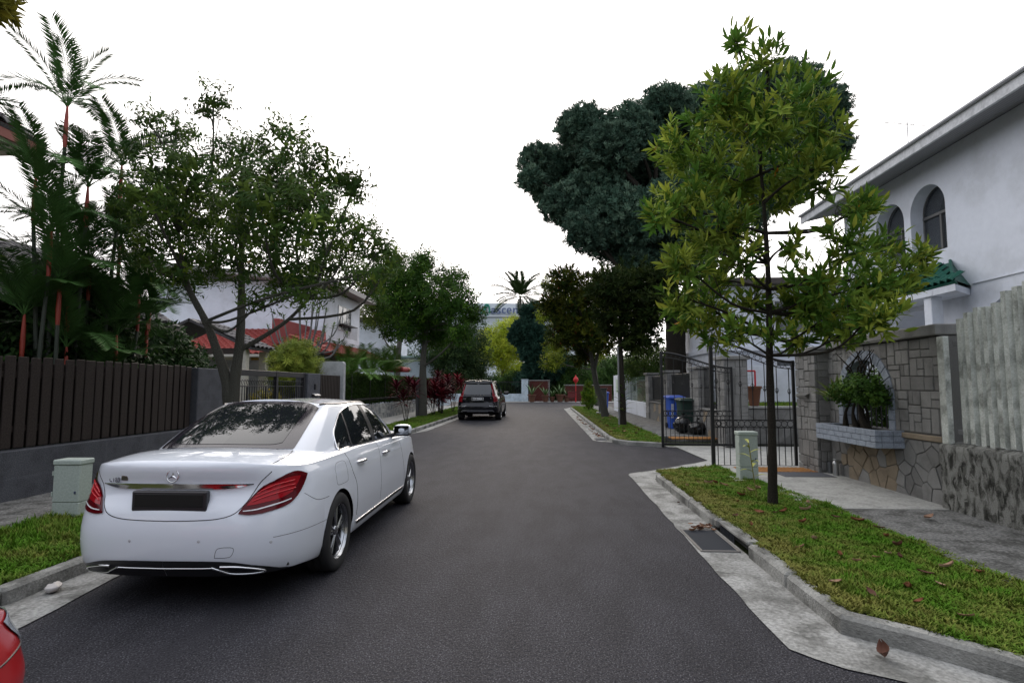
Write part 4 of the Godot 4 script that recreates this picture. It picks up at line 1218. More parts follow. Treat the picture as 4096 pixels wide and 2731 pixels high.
	for k in 15000:
		var z := rng.randf_range(-39.5, -19.6)
		var face := rng.randf()
		var p := Vector3(-7.75 + rng.randf_range(-0.08, 0.06), rng.randf_range(0.85, 2.06), z)
		if face < 0.22:
			p = Vector3(rng.randf_range(-8.4, -7.75), 2.05 + rng.randf_range(-0.06, 0.10), z)
		elif face < 0.27:
			p = Vector3(rng.randf_range(-8.4, -7.75), rng.randf_range(0.9, 2.05), -19.6 + rng.randf_range(-0.05, 0.06))
		list.append(Transform3D(Basis.from_euler(Vector3(rng.randf_range(-1, 1), rng.randf() * TAU, rng.randf_range(-1, 1))) * rng.randf_range(0.8, 1.3), p))
		var young := 1.0 if p.y > 2.06 and rng.randf() < 0.5 else 0.0
		tints.append(Color(0.028, 0.055, 0.014).lerp(Color(0.10, 0.16, 0.025), young * 0.8 + rng.randf() * 0.2))
	scatter(hd, "foliage", leafm.mesh(), leaf_mat(), list, tints).set_meta("kind", "stuff")

func leaf_mat(key := "leaf", rough := 0.5, back := 0.7) -> StandardMaterial3D:
	var m := flat(key, Color.WHITE, rough)
	m.vertex_color_use_as_albedo = true
	m.metallic_specular = 0.17
	m.backlight_enabled = true
	m.backlight = Color(back, back, back)
	return m

# ---------- roofs and houses ----------
# curved tiles on a slope: EAVE runs from A to B, UP is the run of one side; at most MOST tiles are parts of their own
func tiled_roof(parent: Node, a: Vector3, b: Vector3, up: Vector3, m: Material, tw := 0.30, tl := 0.36, trim0 := 0.0, trim1 := 0.0, most := 300) -> void:
	var along_ := (b - a)
	var cols := int(along_.length() / tw)
	var rows := int(up.length() / tl)
	var x := along_.normalized()
	var y := up.normalized()
	var n := x.cross(y).normalized()
	if n.y < 0:
		n = -n
	var k := "tile%.2f_%.2f" % [tw, tl]
	if not meshes.has(k):
		var t := Mb.new()
		var rws := []
		for r in 2:
			var line := PackedVector3Array()
			for q in 9:
				var f := q / 8.0
				var h := 0.045 * maxf(0.0, sin(f * PI * 1.35)) if f < 0.74 else -0.018 * sin((f - 0.74) / 0.26 * PI)
				line.append(Vector3(f * tw, r * (tl + 0.05), h + 0.028 - r * 0.03))
			rws.append(line)
		t.grid(rws, false, true)
		var lip := []
		for q in 8:
			var p: Vector3 = rws[0][q]
			var p2: Vector3 = rws[0][q + 1]
			t.poly([p, p2, p2 - Vector3(0, 0, 0.025), p - Vector3(0, 0, 0.025)], Vector3.DOWN)
		meshes[k] = t.mesh()
	var bs := Basis(x, y, n) if x.cross(y).dot(n) > 0 else Basis(-x, y, n)
	var mirrored := x.cross(y).dot(n) < 0
	var made := 0
	var rest := Mb.new()
	for r in rows:
		var f := float(r) / maxf(rows - 1, 1)
		for c in cols:
			if c * tw < trim0 * f or (c + 1) * tw > along_.length() - trim1 * f:
				continue
			var o := a + x * tw * (c + (1 if mirrored else 0)) + y * tl * r + n * 0.01
			made += 1
			if made <= most:
				part(parent, "tile", meshes[k], m, Transform3D(bs, o))
			else:
				var arr: Array = meshes[k].surface_get_arrays(0)
				var k0 := rest.v.size()
				for q in arr[Mesh.ARRAY_VERTEX]:
					rest.v.append(o + bs * q)
				for q in arr[Mesh.ARRAY_NORMAL]:
					rest.n.append(bs * q)
				for q in arr[Mesh.ARRAY_INDEX]:
					rest.i.append(k0 + q)
	if rest.v.size() > 0:
		part(parent, "tiles", rest.mesh(), m).set_meta("kind", "stuff")
	# the slab under the tiles, cut to the same outline
	var s := Mb.new()
	var p0 := a - n * 0.02
	var p1 := b - n * 0.02
	var p2 := b + up - x * trim1 - n * 0.02
	var p3 := a + up + x * trim0 - n * 0.02
	s.poly([p0, p1, p2, p3], n)
	s.poly([p0 - n * 0.08, p1 - n * 0.08, p2 - n * 0.08, p3 - n * 0.08], -n)
	for e in [[p0, p1, -y], [p1, p2, x], [p2, p3, y], [p3, p0, -x]]:
		s.poly([e[0], e[1], e[1] - n * 0.08, e[0] - n * 0.08], e[2])
	part(parent, "roof_deck", s.mesh(), m)

func window_in(parent: Node, lo: Vector3, hi: Vector3, axis: int, out: float, across: int, up: int, fm: Material) -> void:
	# a framed window on the plane of AXIS (0: x, 2: z), OUT the side it faces
	var u := 2 if axis == 0 else 0
	var o := Node3D.new()
	o.name = "window"
	parent.add_child(o, true)
	var gl := flat("dark_pane", lin(0.07, 0.08, 0.09), 0.04, 0.0, 0.8)  # opaque pane; its dark colour stands for the unlit room behind
	var w := hi[u] - lo[u]
	var h := hi.y - lo.y
	var bar := 0.05
	for k in across:
		for j in up:
			var a := lo
			var b := hi
			a[u] = lo[u] + w * k / across + bar * 0.5
			b[u] = lo[u] + w * (k + 1) / across - bar * 0.5
			a.y = lo.y + h * j / up + bar * 0.5
			b.y = lo.y + h * (j + 1) / up - bar * 0.5
			a[axis] = lo[axis] - 0.01
			b[axis] = lo[axis] + 0.01
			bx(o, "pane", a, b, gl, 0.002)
	for k in across + 1:
		var a := lo
		var b := hi
		a[u] = lo[u] + w * k / across - bar * 0.5
		b[u] = a[u] + bar
		a[axis] = lo[axis] - 0.03
		b[axis] = lo[axis] + 0.03
		bx(o, "frame", a, b, fm, 0.004)
	for j in up + 1:
		var a := lo
		var b := hi
		a.y = lo.y + h * j / up - bar * 0.5
		b.y = a.y + bar
		a[axis] = lo[axis] - 0.026
		b[axis] = lo[axis] + 0.026
		bx(o, "frame", a, b, fm, 0.004)

func clear_glass() -> StandardMaterial3D:
	var m := flat("clear_glass", Color(0.30, 0.32, 0.34, 0.45), 0.03)
	m.transparency = BaseMaterial3D.TRANSPARENCY_ALPHA
	return m

func build_right_house() -> void:
	var h := thing("white_house", "large white rendered house with arched windows and a grey boarded eave", "house")
	var c := CSGCombiner3D.new()
	c.name = "wall"
	h.add_child(c, true)
	var body := CSGBox3D.new()
	body.name = "solid"
	body.size = Vector3(7.0, 7.02, 17.5)
	body.position = Vector3(9.2 + 3.5, 3.5, -8.4)
	c.add_child(body)
	body.material = mats["wall_white"]
	var cuts := [[13.55, 0.60, 4.75, 5.80, 0.45], [15.0, 0.60, 4.75, 5.80, 0.45], [11.0, 1.5, 0.1, 2.0, 2.6], [14.15, 1.3, 0.1, 2.15, 2.6]]
	for e in cuts:
		var p := CSGPolygon3D.new()
		p.name = "opening"
		p.operation = CSGShape3D.OPERATION_SUBTRACTION
		p.polygon = arch_outline(e[0], e[1], e[2], e[3], 20)
		p.depth = e[4] + 0.3
		p.material = mats["wall_white"]
		# polygon x -> -z, extrusion (-z of the node) -> +x
		p.transform = Transform3D(Basis(Vector3.FORWARD, Vector3.UP, Vector3.RIGHT), Vector3(9.2 - 0.3, 0, 0)) * Transform3D(Basis(Vector3.RIGHT, Vector3.UP, Vector3.BACK), Vector3(0, 0, e[4] + 0.3))
		c.add_child(p)
	var room := CSGBox3D.new()
	room.name = "upper_room"
	room.operation = CSGShape3D.OPERATION_SUBTRACTION
	room.size = Vector3(4.0, 2.4, 4.4)
	room.position = Vector3(11.6, 5.7, -14.4)
	room.material = mats["wall_white"]
	c.add_child(room)
	var alu := flat("alu_dark", lin(0.10, 0.10, 0.10), 0.5)
	for e in [[13.55, 0.60], [15.0, 0.60]]:
		var w := Node3D.new()
		w.name = "window"
		h.add_child(w, true)
		part(w, "pane", slab_mesh(Array(arch_outline(e[0], e[1] + 0.02, 4.74, 5.80)), 0.008), clear_glass(), wall_frame(9.55))
		bx(w, "frame", Vector3(9.50, 4.75, -e[0] - 0.03), Vector3(9.56, 5.72, -e[0] + 0.03), alu, 0.004)
		bx(w, "frame", Vector3(9.49, 5.70, -e[0] - e[1]), Vector3(9.56, 5.77, -e[0] + e[1]), alu, 0.004)
		var tr := Mb.new()
		var pts := []
		for k in 21:
			var a := PI * k / 20
			pts.append(Vector3(9.52, 5.80 + sin(a) * e[1], -e[0] - cos(a) * e[1]))
		pts.push_front(Vector3(9.52, 4.75, -e[0] - e[1]))
		pts.append(Vector3(9.52, 4.75, -e[0] + e[1]))
		tr.tube(pts, [0.025], 5)
		part(w, "frame", tr.mesh(), alu)
	# boarded eave, fascia and roof
	var soff := flat("soffit", lin(0.26, 0.26, 0.27), 0.7)
	for k in 8:
		part(h, "soffit_board", cube(Vector3(0.098, 0.022, 18.9), 0.004), soff, Transform3D(Basis(Vector3.BACK, 0.23), Vector3(8.40 + k * 0.107, 6.83 + k * 0.0251, -8.45)))
	part(h, "soffit_backing", cube(Vector3(0.9, 0.02, 18.8), 0.002), soff, Transform3D(Basis(Vector3.BACK, 0.23), Vector3(8.78, 6.95, -8.45)))
	bx(h, "fascia", Vector3(8.28, 6.77, -17.95), Vector3(8.34, 7.02, 1.0), surf("fascia", noise_tex("fascia_c", 0.03, 4, [[0.2, lin(0.58, 0.59, 0.61)], [0.9, lin(0.70, 0.71, 0.73)]], 50), 1.2, 0.7, null, 0.0, texs["blotch"], 1.7), 0.008)
	bx(h, "gutter", Vector3(8.20, 6.98, -17.95), Vector3(8.28, 7.05, 1.0), flat("gutter_grey", lin(0.34, 0.35, 0.37), 0.5), 0.02)
	var r := Mb.new()
	r.poly([Vector3(8.25, 7.04, 1.0), Vector3(8.25, 7.04, -17.95), Vector3(12.7, 8.3, -17.95), Vector3(12.7, 8.3, 1.0)], Vector3.UP)
	r.poly([Vector3(16.8, 7.04, 1.0), Vector3(16.8, 7.04, -17.95), Vector3(12.7, 8.3, -17.95), Vector3(12.7, 8.3, 1.0)], Vector3.UP)
	r.poly([Vector3(8.25, 7.04, -17.94), Vector3(16.8, 7.04, -17.94), Vector3(12.7, 8.3, -17.94)], Vector3.FORWARD)
	r.poly([Vector3(8.25, 7.04, 0.99), Vector3(16.8, 7.04, 0.99), Vector3(12.7, 8.3, 0.99)], Vector3.BACK)
	r.poly([Vector3(8.3, 7.0, 0.99), Vector3(16.8, 7.0, 0.99), Vector3(16.8, 7.0, -17.9), Vector3(8.3, 7.0, -17.9)], Vector3.DOWN)
	part(h, "roof", r.mesh(), mats["tile_grey"])
	bx(h, "string_band", Vector3(9.17, 3.78, -12.3), Vector3(9.21, 3.81, 0.2), mats["wall_white"], 0.004)
	# green-tiled porch roof
	var pr := Node3D.new()
	pr.name = "porch_roof"
	h.add_child(pr, true)
	tiled_roof(pr, Vector3(8.4, 3.76, -11.7), Vector3(8.4, 3.76, -16.8), Vector3(0.8, 0.66, 0), mats["tile_green"], 0.20, 0.25, 1.25, 0.0, 200)
	var he := Mb.new()
	he.poly([Vector3(8.4, 3.76, -11.7), Vector3(9.2, 3.76, -12.35), Vector3(9.2, 4.42, -12.9)], Vector3(0.4, 1, 0.6))
	he.poly([Vector3(8.4, 3.70, -11.7), Vector3(9.2, 3.70, -12.35), Vector3(9.2, 3.70, -12.9)], Vector3.DOWN)
	part(pr, "hip_end", he.mesh(), mats["tile_green"])
	part(pr, "hip_tile", one_rod(Vector3(8.42, 3.79, -11.76), Vector3(9.2, 4.43, -12.9), 0.035, 8), mats["tile_green"])
	bx(pr, "fascia", Vector3(8.44, 3.56, -16.8), Vector3(9.2, 3.70, -12.4), mats["wall_white"], 0.008)
	var fe2 := Mb.new()
	for e in [[Vector3(8.44, 3.0, -11.74), Vector3(9.2, 3.0, -12.38), Vector3(0.6, 0, 0.8)], [Vector3(8.44, 3.0, -11.74), Vector3(8.44, 3.0, -12.42), Vector3.LEFT]]:
		var p0: Vector3 = e[0]
		var p1: Vector3 = e[1]
		fe2.poly([Vector3(p0.x, 3.56, p0.z), Vector3(p1.x, 3.56, p1.z), Vector3(p1.x, 3.70, p1.z), Vector3(p0.x, 3.70, p0.z)], e[2])
	fe2.poly([Vector3(8.44, 3.56, -11.74), Vector3(9.2, 3.56, -12.38), Vector3(8.44, 3.56, -12.42)], Vector3.DOWN)
	part(pr, "end_fascia", fe2.mesh(), mats["wall_white"])
	# porch posts and the dim porch
	for z in [-12.68, -15.6]:
		bx(h, "porch_post", Vector3(8.5, 0.0, z - 0.12), Vector3(8.75, 3.56, z + 0.12), mats["wall_white"], 0.01)
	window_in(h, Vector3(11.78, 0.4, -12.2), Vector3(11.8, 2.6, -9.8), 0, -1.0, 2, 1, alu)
	var an := thing("roof_aerial", "thin television aerial above the grey-eaved white house", "aerial", Vector3(14.0, 7.9, -21.4))
	var am := flat("aerial_grey", lin(0.3, 0.3, 0.31), 0.5, 0.6)
	part(an, "mast", one_rod(Vector3(0, -1.5, 0), Vector3(0, 3.8, 0), 0.016, 6), am)
	part(an, "boom", one_rod(Vector3(-0.9, 3.75, 0.1), Vector3(0.9, 3.65, -0.1), 0.013, 5), am)
	for k in 7:
		var x := -0.85 + k * 0.28
		part(an, "element", one_rod(Vector3(x, 3.74, -0.35 + 0.03 * k), Vector3(x, 3.70, 0.35 - 0.03 * k), 0.009, 4), am)
	# second pale house behind the gate, under the big tree
	var h2 := thing("pale_house", "pale two-storey house seen through the young tree behind the drive", "house")
	bx(h2, "wall", Vector3(7.0, 0.0, -30.0), Vector3(16.0, 5.6, -22.5), mats["wall_white"], 0.01)
	bx(h2, "roof", Vector3(6.5, 5.6, -30.4), Vector3(16.5, 5.85, -22.0), flat("roof_brown", lin(0.06, 0.05, 0.045), 0.8), 0.01)
	bx(h2, "band", Vector3(6.9, 3.0, -30.0), Vector3(16.05, 3.2, -22.3), mats["wall_white"], 0.01)
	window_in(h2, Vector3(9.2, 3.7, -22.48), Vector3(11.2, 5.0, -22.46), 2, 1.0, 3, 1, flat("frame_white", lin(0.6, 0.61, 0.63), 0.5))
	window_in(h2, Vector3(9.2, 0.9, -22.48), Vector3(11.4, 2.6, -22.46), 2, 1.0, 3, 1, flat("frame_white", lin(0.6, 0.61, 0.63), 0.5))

func build_left_houses() -> void:
	var fw := flat("frame_white", lin(0.6, 0.61, 0.63), 0.5)
	# nearest house, mostly behind the palms
	var a := thing("brown_roofed_house", "house with a weathered brown tiled roof half hidden by tall palms", "house")
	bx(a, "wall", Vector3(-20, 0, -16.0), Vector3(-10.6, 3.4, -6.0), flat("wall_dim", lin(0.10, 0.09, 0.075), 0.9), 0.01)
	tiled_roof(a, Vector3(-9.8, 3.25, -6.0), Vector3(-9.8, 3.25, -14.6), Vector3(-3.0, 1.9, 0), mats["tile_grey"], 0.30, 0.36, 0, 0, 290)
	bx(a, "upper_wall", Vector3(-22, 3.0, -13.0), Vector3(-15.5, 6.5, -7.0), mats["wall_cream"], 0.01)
	bx(a, "soffit", Vector3(-20, 6.45, -10.85), Vector3(-10.5, 6.52, -4.0), mats["wall_cream"], 0.01)
	bx(a, "fascia", Vector3(-10.52, 6.45, -10.9), Vector3(-10.46, 6.75, -4.0), flat("fascia_red", lin(0.20, 0.05, 0.035), 0.6), 0.006)
	tiled_roof(a, Vector3(-10.4, 6.72, -4.0), Vector3(-10.4, 6.72, -10.9), Vector3(-2.6, 1.6, 0), mats["tile_grey"], 0.30, 0.36, 0, 0, 160)
	# car porch with a grey tiled gable
	var cp := thing("car_porch", "small open car porch with a grey tiled gable roof", "porch")
	tiled_roof(cp, Vector3(-9.2, 2.86, -17.2), Vector3(-9.2, 2.86, -19.0), Vector3(-2.1, 0.95, 0), mats["tile_grey"], 0.28, 0.33)
	tiled_roof(cp, Vector3(-13.4, 2.86, -19.0), Vector3(-13.4, 2.86, -17.2), Vector3(2.1, 0.95, 0), mats["tile_grey"], 0.28, 0.33)
	for e in [[-9.6, -17.5], [-9.6, -18.8], [-13.0, -17.5], [-13.0, -18.8]]:
		bx(cp, "post", Vector3(e[0] - 0.12, 0.0, e[1] - 0.12), Vector3(e[0] + 0.12, 2.8, e[1] + 0.12), mats["wall_cream"], 0.01)
	bx(cp, "beam", Vector3(-13.1, 2.65, -17.6), Vector3(-9.5, 2.84, -17.4), flat("beam_dark", lin(0.05, 0.035, 0.03), 0.8), 0.008)
	# white house with red tiles
	var h := thing("red_roofed_house", "white two-storey house with red tiled porch roofs behind the boundary wall", "house")
	bx(h, "wall", Vector3(-20.0, 0, -33.0), Vector3(-11.0, 6.62, -27.5), mats["wall_white"], 0.01)
	bx(h, "upper_gable", Vector3(-20.0, 6.6, -32.9), Vector3(-14.0, 7.0, -27.6), mats["wall_white"], 0.01)
	var roof := Mb.new()
	var up := [Vector3(-10.2, 6.62, -26.6), Vector3(-10.2, 6.62, -33.8), Vector3(-20.5, 7.75, -33.8), Vector3(-20.5, 7.75, -26.6)]
	var lo := []
	for p in up:
		lo.append(p + Vector3(0, 0.26, 0))
	roof.poly(up, Vector3.DOWN)
	roof.poly(lo, Vector3.UP)
	for k in 4:
		roof.poly([up[k], up[(k + 1) % 4], lo[(k + 1) % 4], lo[k]], (up[k] + up[(k + 1) % 4]) * 0.5 - Vector3(-15.3, 7.2, -30.2))
	part(h, "main_roof", roof.mesh(), flat("roof_fascia", lin(0.33, 0.31, 0.30), 0.7))
	var r2 := Mb.new()
	r2.box(Vector3(-20.4, 7.02, -33.7), Vector3(-10.1, 7.05, -26.5), Transform3D(Basis(Vector3.BACK, -0.109), Vector3(-0.78, -1.74, 0)))
	bx(h, "porch_wall", Vector3(-17.5, 0, -27.4), Vector3(-10.6, 3.0, -24.4), mats["wall_cream"], 0.01)
	bx(h, "ochre_panel", Vector3(-13.0, 0.0, -24.38), Vector3(-12.4, 2.9, -24.3), flat("ochre", lin(0.34, 0.19, 0.03), 0.8), 0.006)
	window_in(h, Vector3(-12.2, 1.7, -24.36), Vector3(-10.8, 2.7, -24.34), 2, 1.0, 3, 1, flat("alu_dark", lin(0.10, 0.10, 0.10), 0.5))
	tiled_roof(h, Vector3(-18.0, 3.0, -23.2), Vector3(-11.9, 3.0, -23.2), Vector3(0, 1.55, -4.3), mats["tile_red"], 0.30, 0.36, 0, 0, 300)
	bx(h, "eave_gutter", Vector3(-18.0, 2.86, -23.25), Vector3(-11.9, 2.98, -23.12), flat("gutter_cream", lin(0.35, 0.33, 0.29), 0.6), 0.02)
	tiled_roof(h, Vector3(-11.6, 3.45, -23.6), Vector3(-9.3, 3.2, -23.6), Vector3(0.0, 1.0, -3.9), mats["tile_red"], 0.30, 0.36, 0.0, 1.6, 100)
	bx(h, "valley_flashing", Vector3(-11.95, 3.4, -27.4), Vector3(-11.62, 4.62, -24.0), flat("flashing_red", lin(0.22, 0.03, 0.03), 0.7), 0.02)
	tiled_roof(h, Vector3(-9.3, 3.1, -23.6), Vector3(-9.3, 3.1, -34.0), Vector3(-1.7, 0.75, 0), mats["tile_red"], 0.30, 0.36, 0, 0, 200)
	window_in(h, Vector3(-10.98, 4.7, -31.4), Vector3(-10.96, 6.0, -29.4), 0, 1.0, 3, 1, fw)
	# balcony grille on the road side
	bx(h, "balcony_rail", Vector3(-10.95, 4.95, -31.5), Vector3(-10.6, 4.99, -29.3), mats["iron"], 0.004)
	for k in 12:
		part(h, "baluster", cube(Vector3(0.016, 0.75, 0.016), 0.002), mats["iron"], at(-10.62, 4.6, -29.35 - k * 0.19))
	var h3 := thing("flat_roofed_house", "white house with a dark flat roof beyond the red-roofed one", "house")
	bx(h3, "wall", Vector3(-22, 0, -52), Vector3(-12.7, 6.9, -45), mats["wall_white"], 0.01)
	bx(h3, "roof", Vector3(-22.5, 6.9, -52.5), Vector3(-12.2, 7.25, -44.4), flat("roof_dark", lin(0.05, 0.045, 0.045), 0.8), 0.01)
	window_in(h3, Vector3(-12.68, 3.6, -49), Vector3(-12.66, 5.2, -47), 0, 1.0, 2, 1, fw)
	bx(thing("red_awning", "small red canopy over the garden beside the palms", "canopy", Vector3(-8.9, 0, -33.6)), "canopy", Vector3(-0.6, 2.5, -1.0), Vector3(0.7, 2.8, 1.0), flat("awning_red", lin(0.4, 0.03, 0.04), 0.6), 0.1)
	# pale blue sunroom behind the red shrubs
	var sr := thing("pale_blue_sunroom", "pale blue glazed sunroom beyond the parked black car", "building")
	bx(sr, "wall", Vector3(-13.0, 0, -50.0), Vector3(-8.2, 4.0, -46.0), surf("pale_blue", noise_tex("pblue_c", 0.03, 4, [[0.2, lin(0.45, 0.53, 0.60)], [0.9, lin(0.55, 0.62, 0.68)]], 51), 1.5, 0.8), 0.01)
	for k in 5:
		bx(sr, "mullion", Vector3(-8.18, 1.2, -46.2 - 0.75 * k), Vector3(-8.1, 3.7, -46.1 - 0.75 * k), fw, 0.004)
	for k in 4:
		bx(sr, "pane", Vector3(-8.195, 1.3, -46.85 - 0.75 * k), Vector3(-8.17, 3.6, -46.25 - 0.75 * k), flat("dark_pane", lin(0.07, 0.08, 0.09), 0.04, 0.0, 0.8), 0.002)  # same opaque pane, dark for the unlit inside
	bx(sr, "roof", Vector3(-13.3, 4.0, -50.3), Vector3(-7.8, 4.15, -45.6), flat("sunroom_roof", lin(0.30, 0.42, 0.40), 0.4), 0.01)

func build_street_end() -> void:
	# white-blue low wall with a pillar and a dark fence
	var wm := surf("end_blue", noise_tex("eblue_c", 0.03, 4, [[0.2, lin(0.47, 0.55, 0.62)], [0.9, lin(0.56, 0.64, 0.70)]], 52), 2.0, 0.8, null, 0.0, texs["blotch"], 3.0)
	var w := thing("pale_blue_wall", "low pale blue wall with dark railings and a square end pillar", "wall")
	bx(w, "base", Vector3(-14.0, 0, -60.6), Vector3(-2.2, 0.85, -60.3), wm, 0.01)
	bx(w, "pillar", Vector3(-2.2, 0, -60.7), Vector3(-1.5, 2.32, -60.1), wm, 0.02)
	bx(w, "pillar_cap", Vector3(-2.25, 2.32, -60.75), Vector3(-1.45, 2.40, -60.05), wm, 0.02)
	for k in 60:
		part(w, "railing", cube(Vector3(0.03, 1.35, 0.03), 0.003), mats["iron"], at(-2.35 - k * 0.19, 1.5, -60.45))
	bx(w, "rail", Vector3(-14.0, 2.1, -60.47), Vector3(-2.2, 2.16, -60.43), mats["iron"], 0.003)
	# brick walls, laid in courses
	for e in [[-1.45, 0.85, 2.25, "tall red brick gate wall behind the potted plants"], [2.4, 7.5, 1.75, "dark red brick wall at the street end behind the red lantern"]]:
		var b := thing("brick_wall", e[3], "wall")
		bx(b, "core", Vector3(e[0] + 0.02, 0, -60.9), Vector3(e[1] - 0.02, e[2] - 0.02, -60.72), mats["mortar"], 0.004)
		var bm := Mb.new()
		var rows := int(e[2] / 0.085)
		for r in rows:
			var n := int((e[1] - e[0]) / 0.23)
			for k in n:
				var x: float = e[0] + 0.23 * (k + 0.5 * (r % 2))
				bm.box(Vector3(x, r * 0.085, -60.72), Vector3(minf(x + 0.218, e[1]), r * 0.085 + 0.073, -60.69))
		part(b, "bricks", bm.mesh(), mats["brick"]).set_meta("kind", "stuff")
		bx(b, "coping", Vector3(e[0] - 0.04, e[2], -60.95), Vector3(e[1] + 0.04, e[2] + 0.08, -60.64), mats["granite_dark"], 0.01)
	var terra := flat("terracotta_dark", lin(0.11, 0.045, 0.025), 0.8)
	var pots := [[-1.05, -58.0, 0.58, 1.35, "left potted palm with tall arching leaves before the brick wall"], [0.35, -58.1, 0.52, 1.15, "potted plant of thin stems at the middle of the brick wall"], [1.05, -58.3, 0.42, 0.8, "small pot between the two larger pots"], [1.85, -58.2, 0.6, 1.25, "potted plant with bright upright stems near the red stand"], [2.55, -58.4, 0.5, 0.75, "low dark bowl with a leafy plant beside the red stand"]]
	for e in pots:
		var p := thing("potted_plant", e[4], "potted plant", Vector3(e[0], 0.04, e[1]), 0.0, "pots at the end of the street")
		var s: float = e[2]
		var m := Mb.new()
		m.lathe([[0.40 * s, 0.0], [0.52 * s, 0.5 * s], [0.70 * s, 1.1 * s], [0.80 * s, 1.15 * s], [0.80 * s, 1.3 * s], [0.68 * s, 1.3 * s], [0.6 * s, 1.1 * s], [0.0, 1.1 * s]], 18)
		part(p, "pot", m.mesh(), terra)
		for k in 9:
			var a := TAU * k / 9 + rng.randf() * 0.5
			var b := Mb.new()
			blade(b, Vector3(0, 1.1 * s, 0), Vector3(cos(a), 1.7, sin(a)).normalized(), e[3] * rng.randf_range(0.9, 1.5), 0.16, 0.7)
			part(p, "leaf", b.mesh(), flat("pot_leaf", lin(0.05, 0.11, 0.02), 0.5))
	var st := thing("red_shrine_stand", "small red stand with a red lantern on a pole at the street end", "shrine", Vector3(3.05, 0.03, -58.3))
	var red := flat("shrine_red", lin(0.45, 0.012, 0.015), 0.6)
	part(st, "pole", one_rod(Vector3(0.45, 0, 0), Vector3(0.45, 2.2, 0), 0.04, 8), red)
	var lb := Mb.new()
	lb.lathe([[0.03, 1.85], [0.08, 1.95], [0.26, 2.2], [0.28, 2.35], [0.2, 2.5], [0.06, 2.62], [0.05, 2.75], [0.01, 2.8]], 14, at(0.45, 0, 0))
	part(st, "lantern", lb.mesh(), red)
	var dr := flat("shrine_dark", lin(0.12, 0.014, 0.014), 0.7)
	bx(st, "shelf", Vector3(-0.5, 1.0, -0.3), Vector3(0.5, 1.08, 0.3), dr, 0.01)
	bx(st, "box", Vector3(-0.42, 0.45, -0.26), Vector3(0.40, 0.98, 0.26), dr, 0.02)
	for s in [-1.0, 1.0]:
		bx(st, "leg", Vector3(s * 0.4 - 0.04, 0, -0.05), Vector3(s * 0.4 + 0.04, 0.45, 0.05), red, 0.004)
	# office building with its sign far behind
	var ob := thing("office_block", "white curved office block with blue window bands and a rooftop sign", "building")
	var wc := flat("office_white", lin(0.62, 0.66, 0.70), 0.6)
	var m2 := Mb.new()
	var outline := []
	for k in 25:
		var t := k / 24.0
		outline.append(Vector3(lerpf(-45, 12, t), 0, -150 + 7.0 * (1.0 - pow(2.0 * t - 1.0, 2.0))))
	var rws := []
	for y in [0.0, 23.2]:
		var line := PackedVector3Array()
		for p in outline:
			line.append(p + Vector3(0, y, 0))
		rws.append(line)
	m2.grid(rws, false, true)
	m2.box(Vector3(-45, 0, -170), Vector3(12, 23.15, -150))
	part(ob, "facade", m2.mesh(), wc)
	var canopy := Mb.new()
	var c1 := []
	for k in 21:
		var t := k / 20.0
		c1.append(Vector3(lerpf(-40, 12, t), 19.4, -143.2 + 7.0 * (1.0 - pow(2.0 * t - 1.0, 2.0)) - 5.0))
	canopy.tube(c1, [0.35], 6)
	part(ob, "canopy_band", canopy.mesh(), flat("office_grey", lin(0.30, 0.32, 0.34), 0.6))
	var gl := flat("office_glass", lin(0.035, 0.05, 0.12), 0.06, 0.0, 0.8)
	for k in 22:
		for j in 4:
			var x := -32.0 + k * 1.5
			var t := (x + 45.0) / 57.0
			var z := -150.0 + 7.0 * (1.0 - pow(2.0 * t - 1.0, 2.0)) + 0.06
			bx(ob, "window", Vector3(x, 8.6 + j * 1.75, z - 0.2), Vector3(x + 1.32, 10.15 + j * 1.75, z + 0.06), gl, 0.02)
	part(ob, "sign_lettering", lettering("ascendas", 1.9, 0.25), flat("sign_blue", lin(0.10, 0.13, 0.24), 0.5), at(-7.4, 21.3, -142.7))
	# the curled green emblem beside the word
	var eb := Mb.new()
	var ep := []
	for q in 25:
		var t := q / 24.0
		var a := t * TAU * 0.95 - 0.6
		ep.append(Vector3(cos(a) * 0.75 * (1.0 - 0.25 * t), sin(a) * 1.5, 0.1 * t))
	eb.tube(ep, [0.22], 8)
	eb.tube([Vector3(-2.6, -1.6, 0), Vector3(-1.4, -0.9, 0), Vector3(-0.3, 0.4, 0), Vector3(0.4, 1.6, 0)], [0.1, 0.22, 0.25, 0.12], 8)
	part(ob, "sign_emblem", eb.mesh(), flat("sign_green", lin(0.02, 0.22, 0.16), 0.5), at(-14.2, 21.4, -142.8))

# a long arching strap leaf
func blade(b: Mb, o: Vector3, dir: Vector3, l: float, w: float, droop: float) -> void:
	var side := dir.cross(Vector3.UP).normalized()
	if side.length_squared() < 0.1:
		side = Vector3.RIGHT
	var rows := []
	var p := o
	var d := dir
	for k in 7:
		var t := k / 6.0
		var ww := w * 0.5 * (0.35 + 1.3 * t if t < 0.5 else 2.0 * (1.0 - t) * 1.0 + 0.02)
		var up := side.cross(d).normalized()
		rows.append(PackedVector3Array([p - side * ww + up * ww * 0.3, p, p + side * ww + up * ww * 0.3]))
		p += d * l / 6.0
		d = (d + Vector3.DOWN * droop / 6.0).normalized()
	b.grid(rows, false, false)

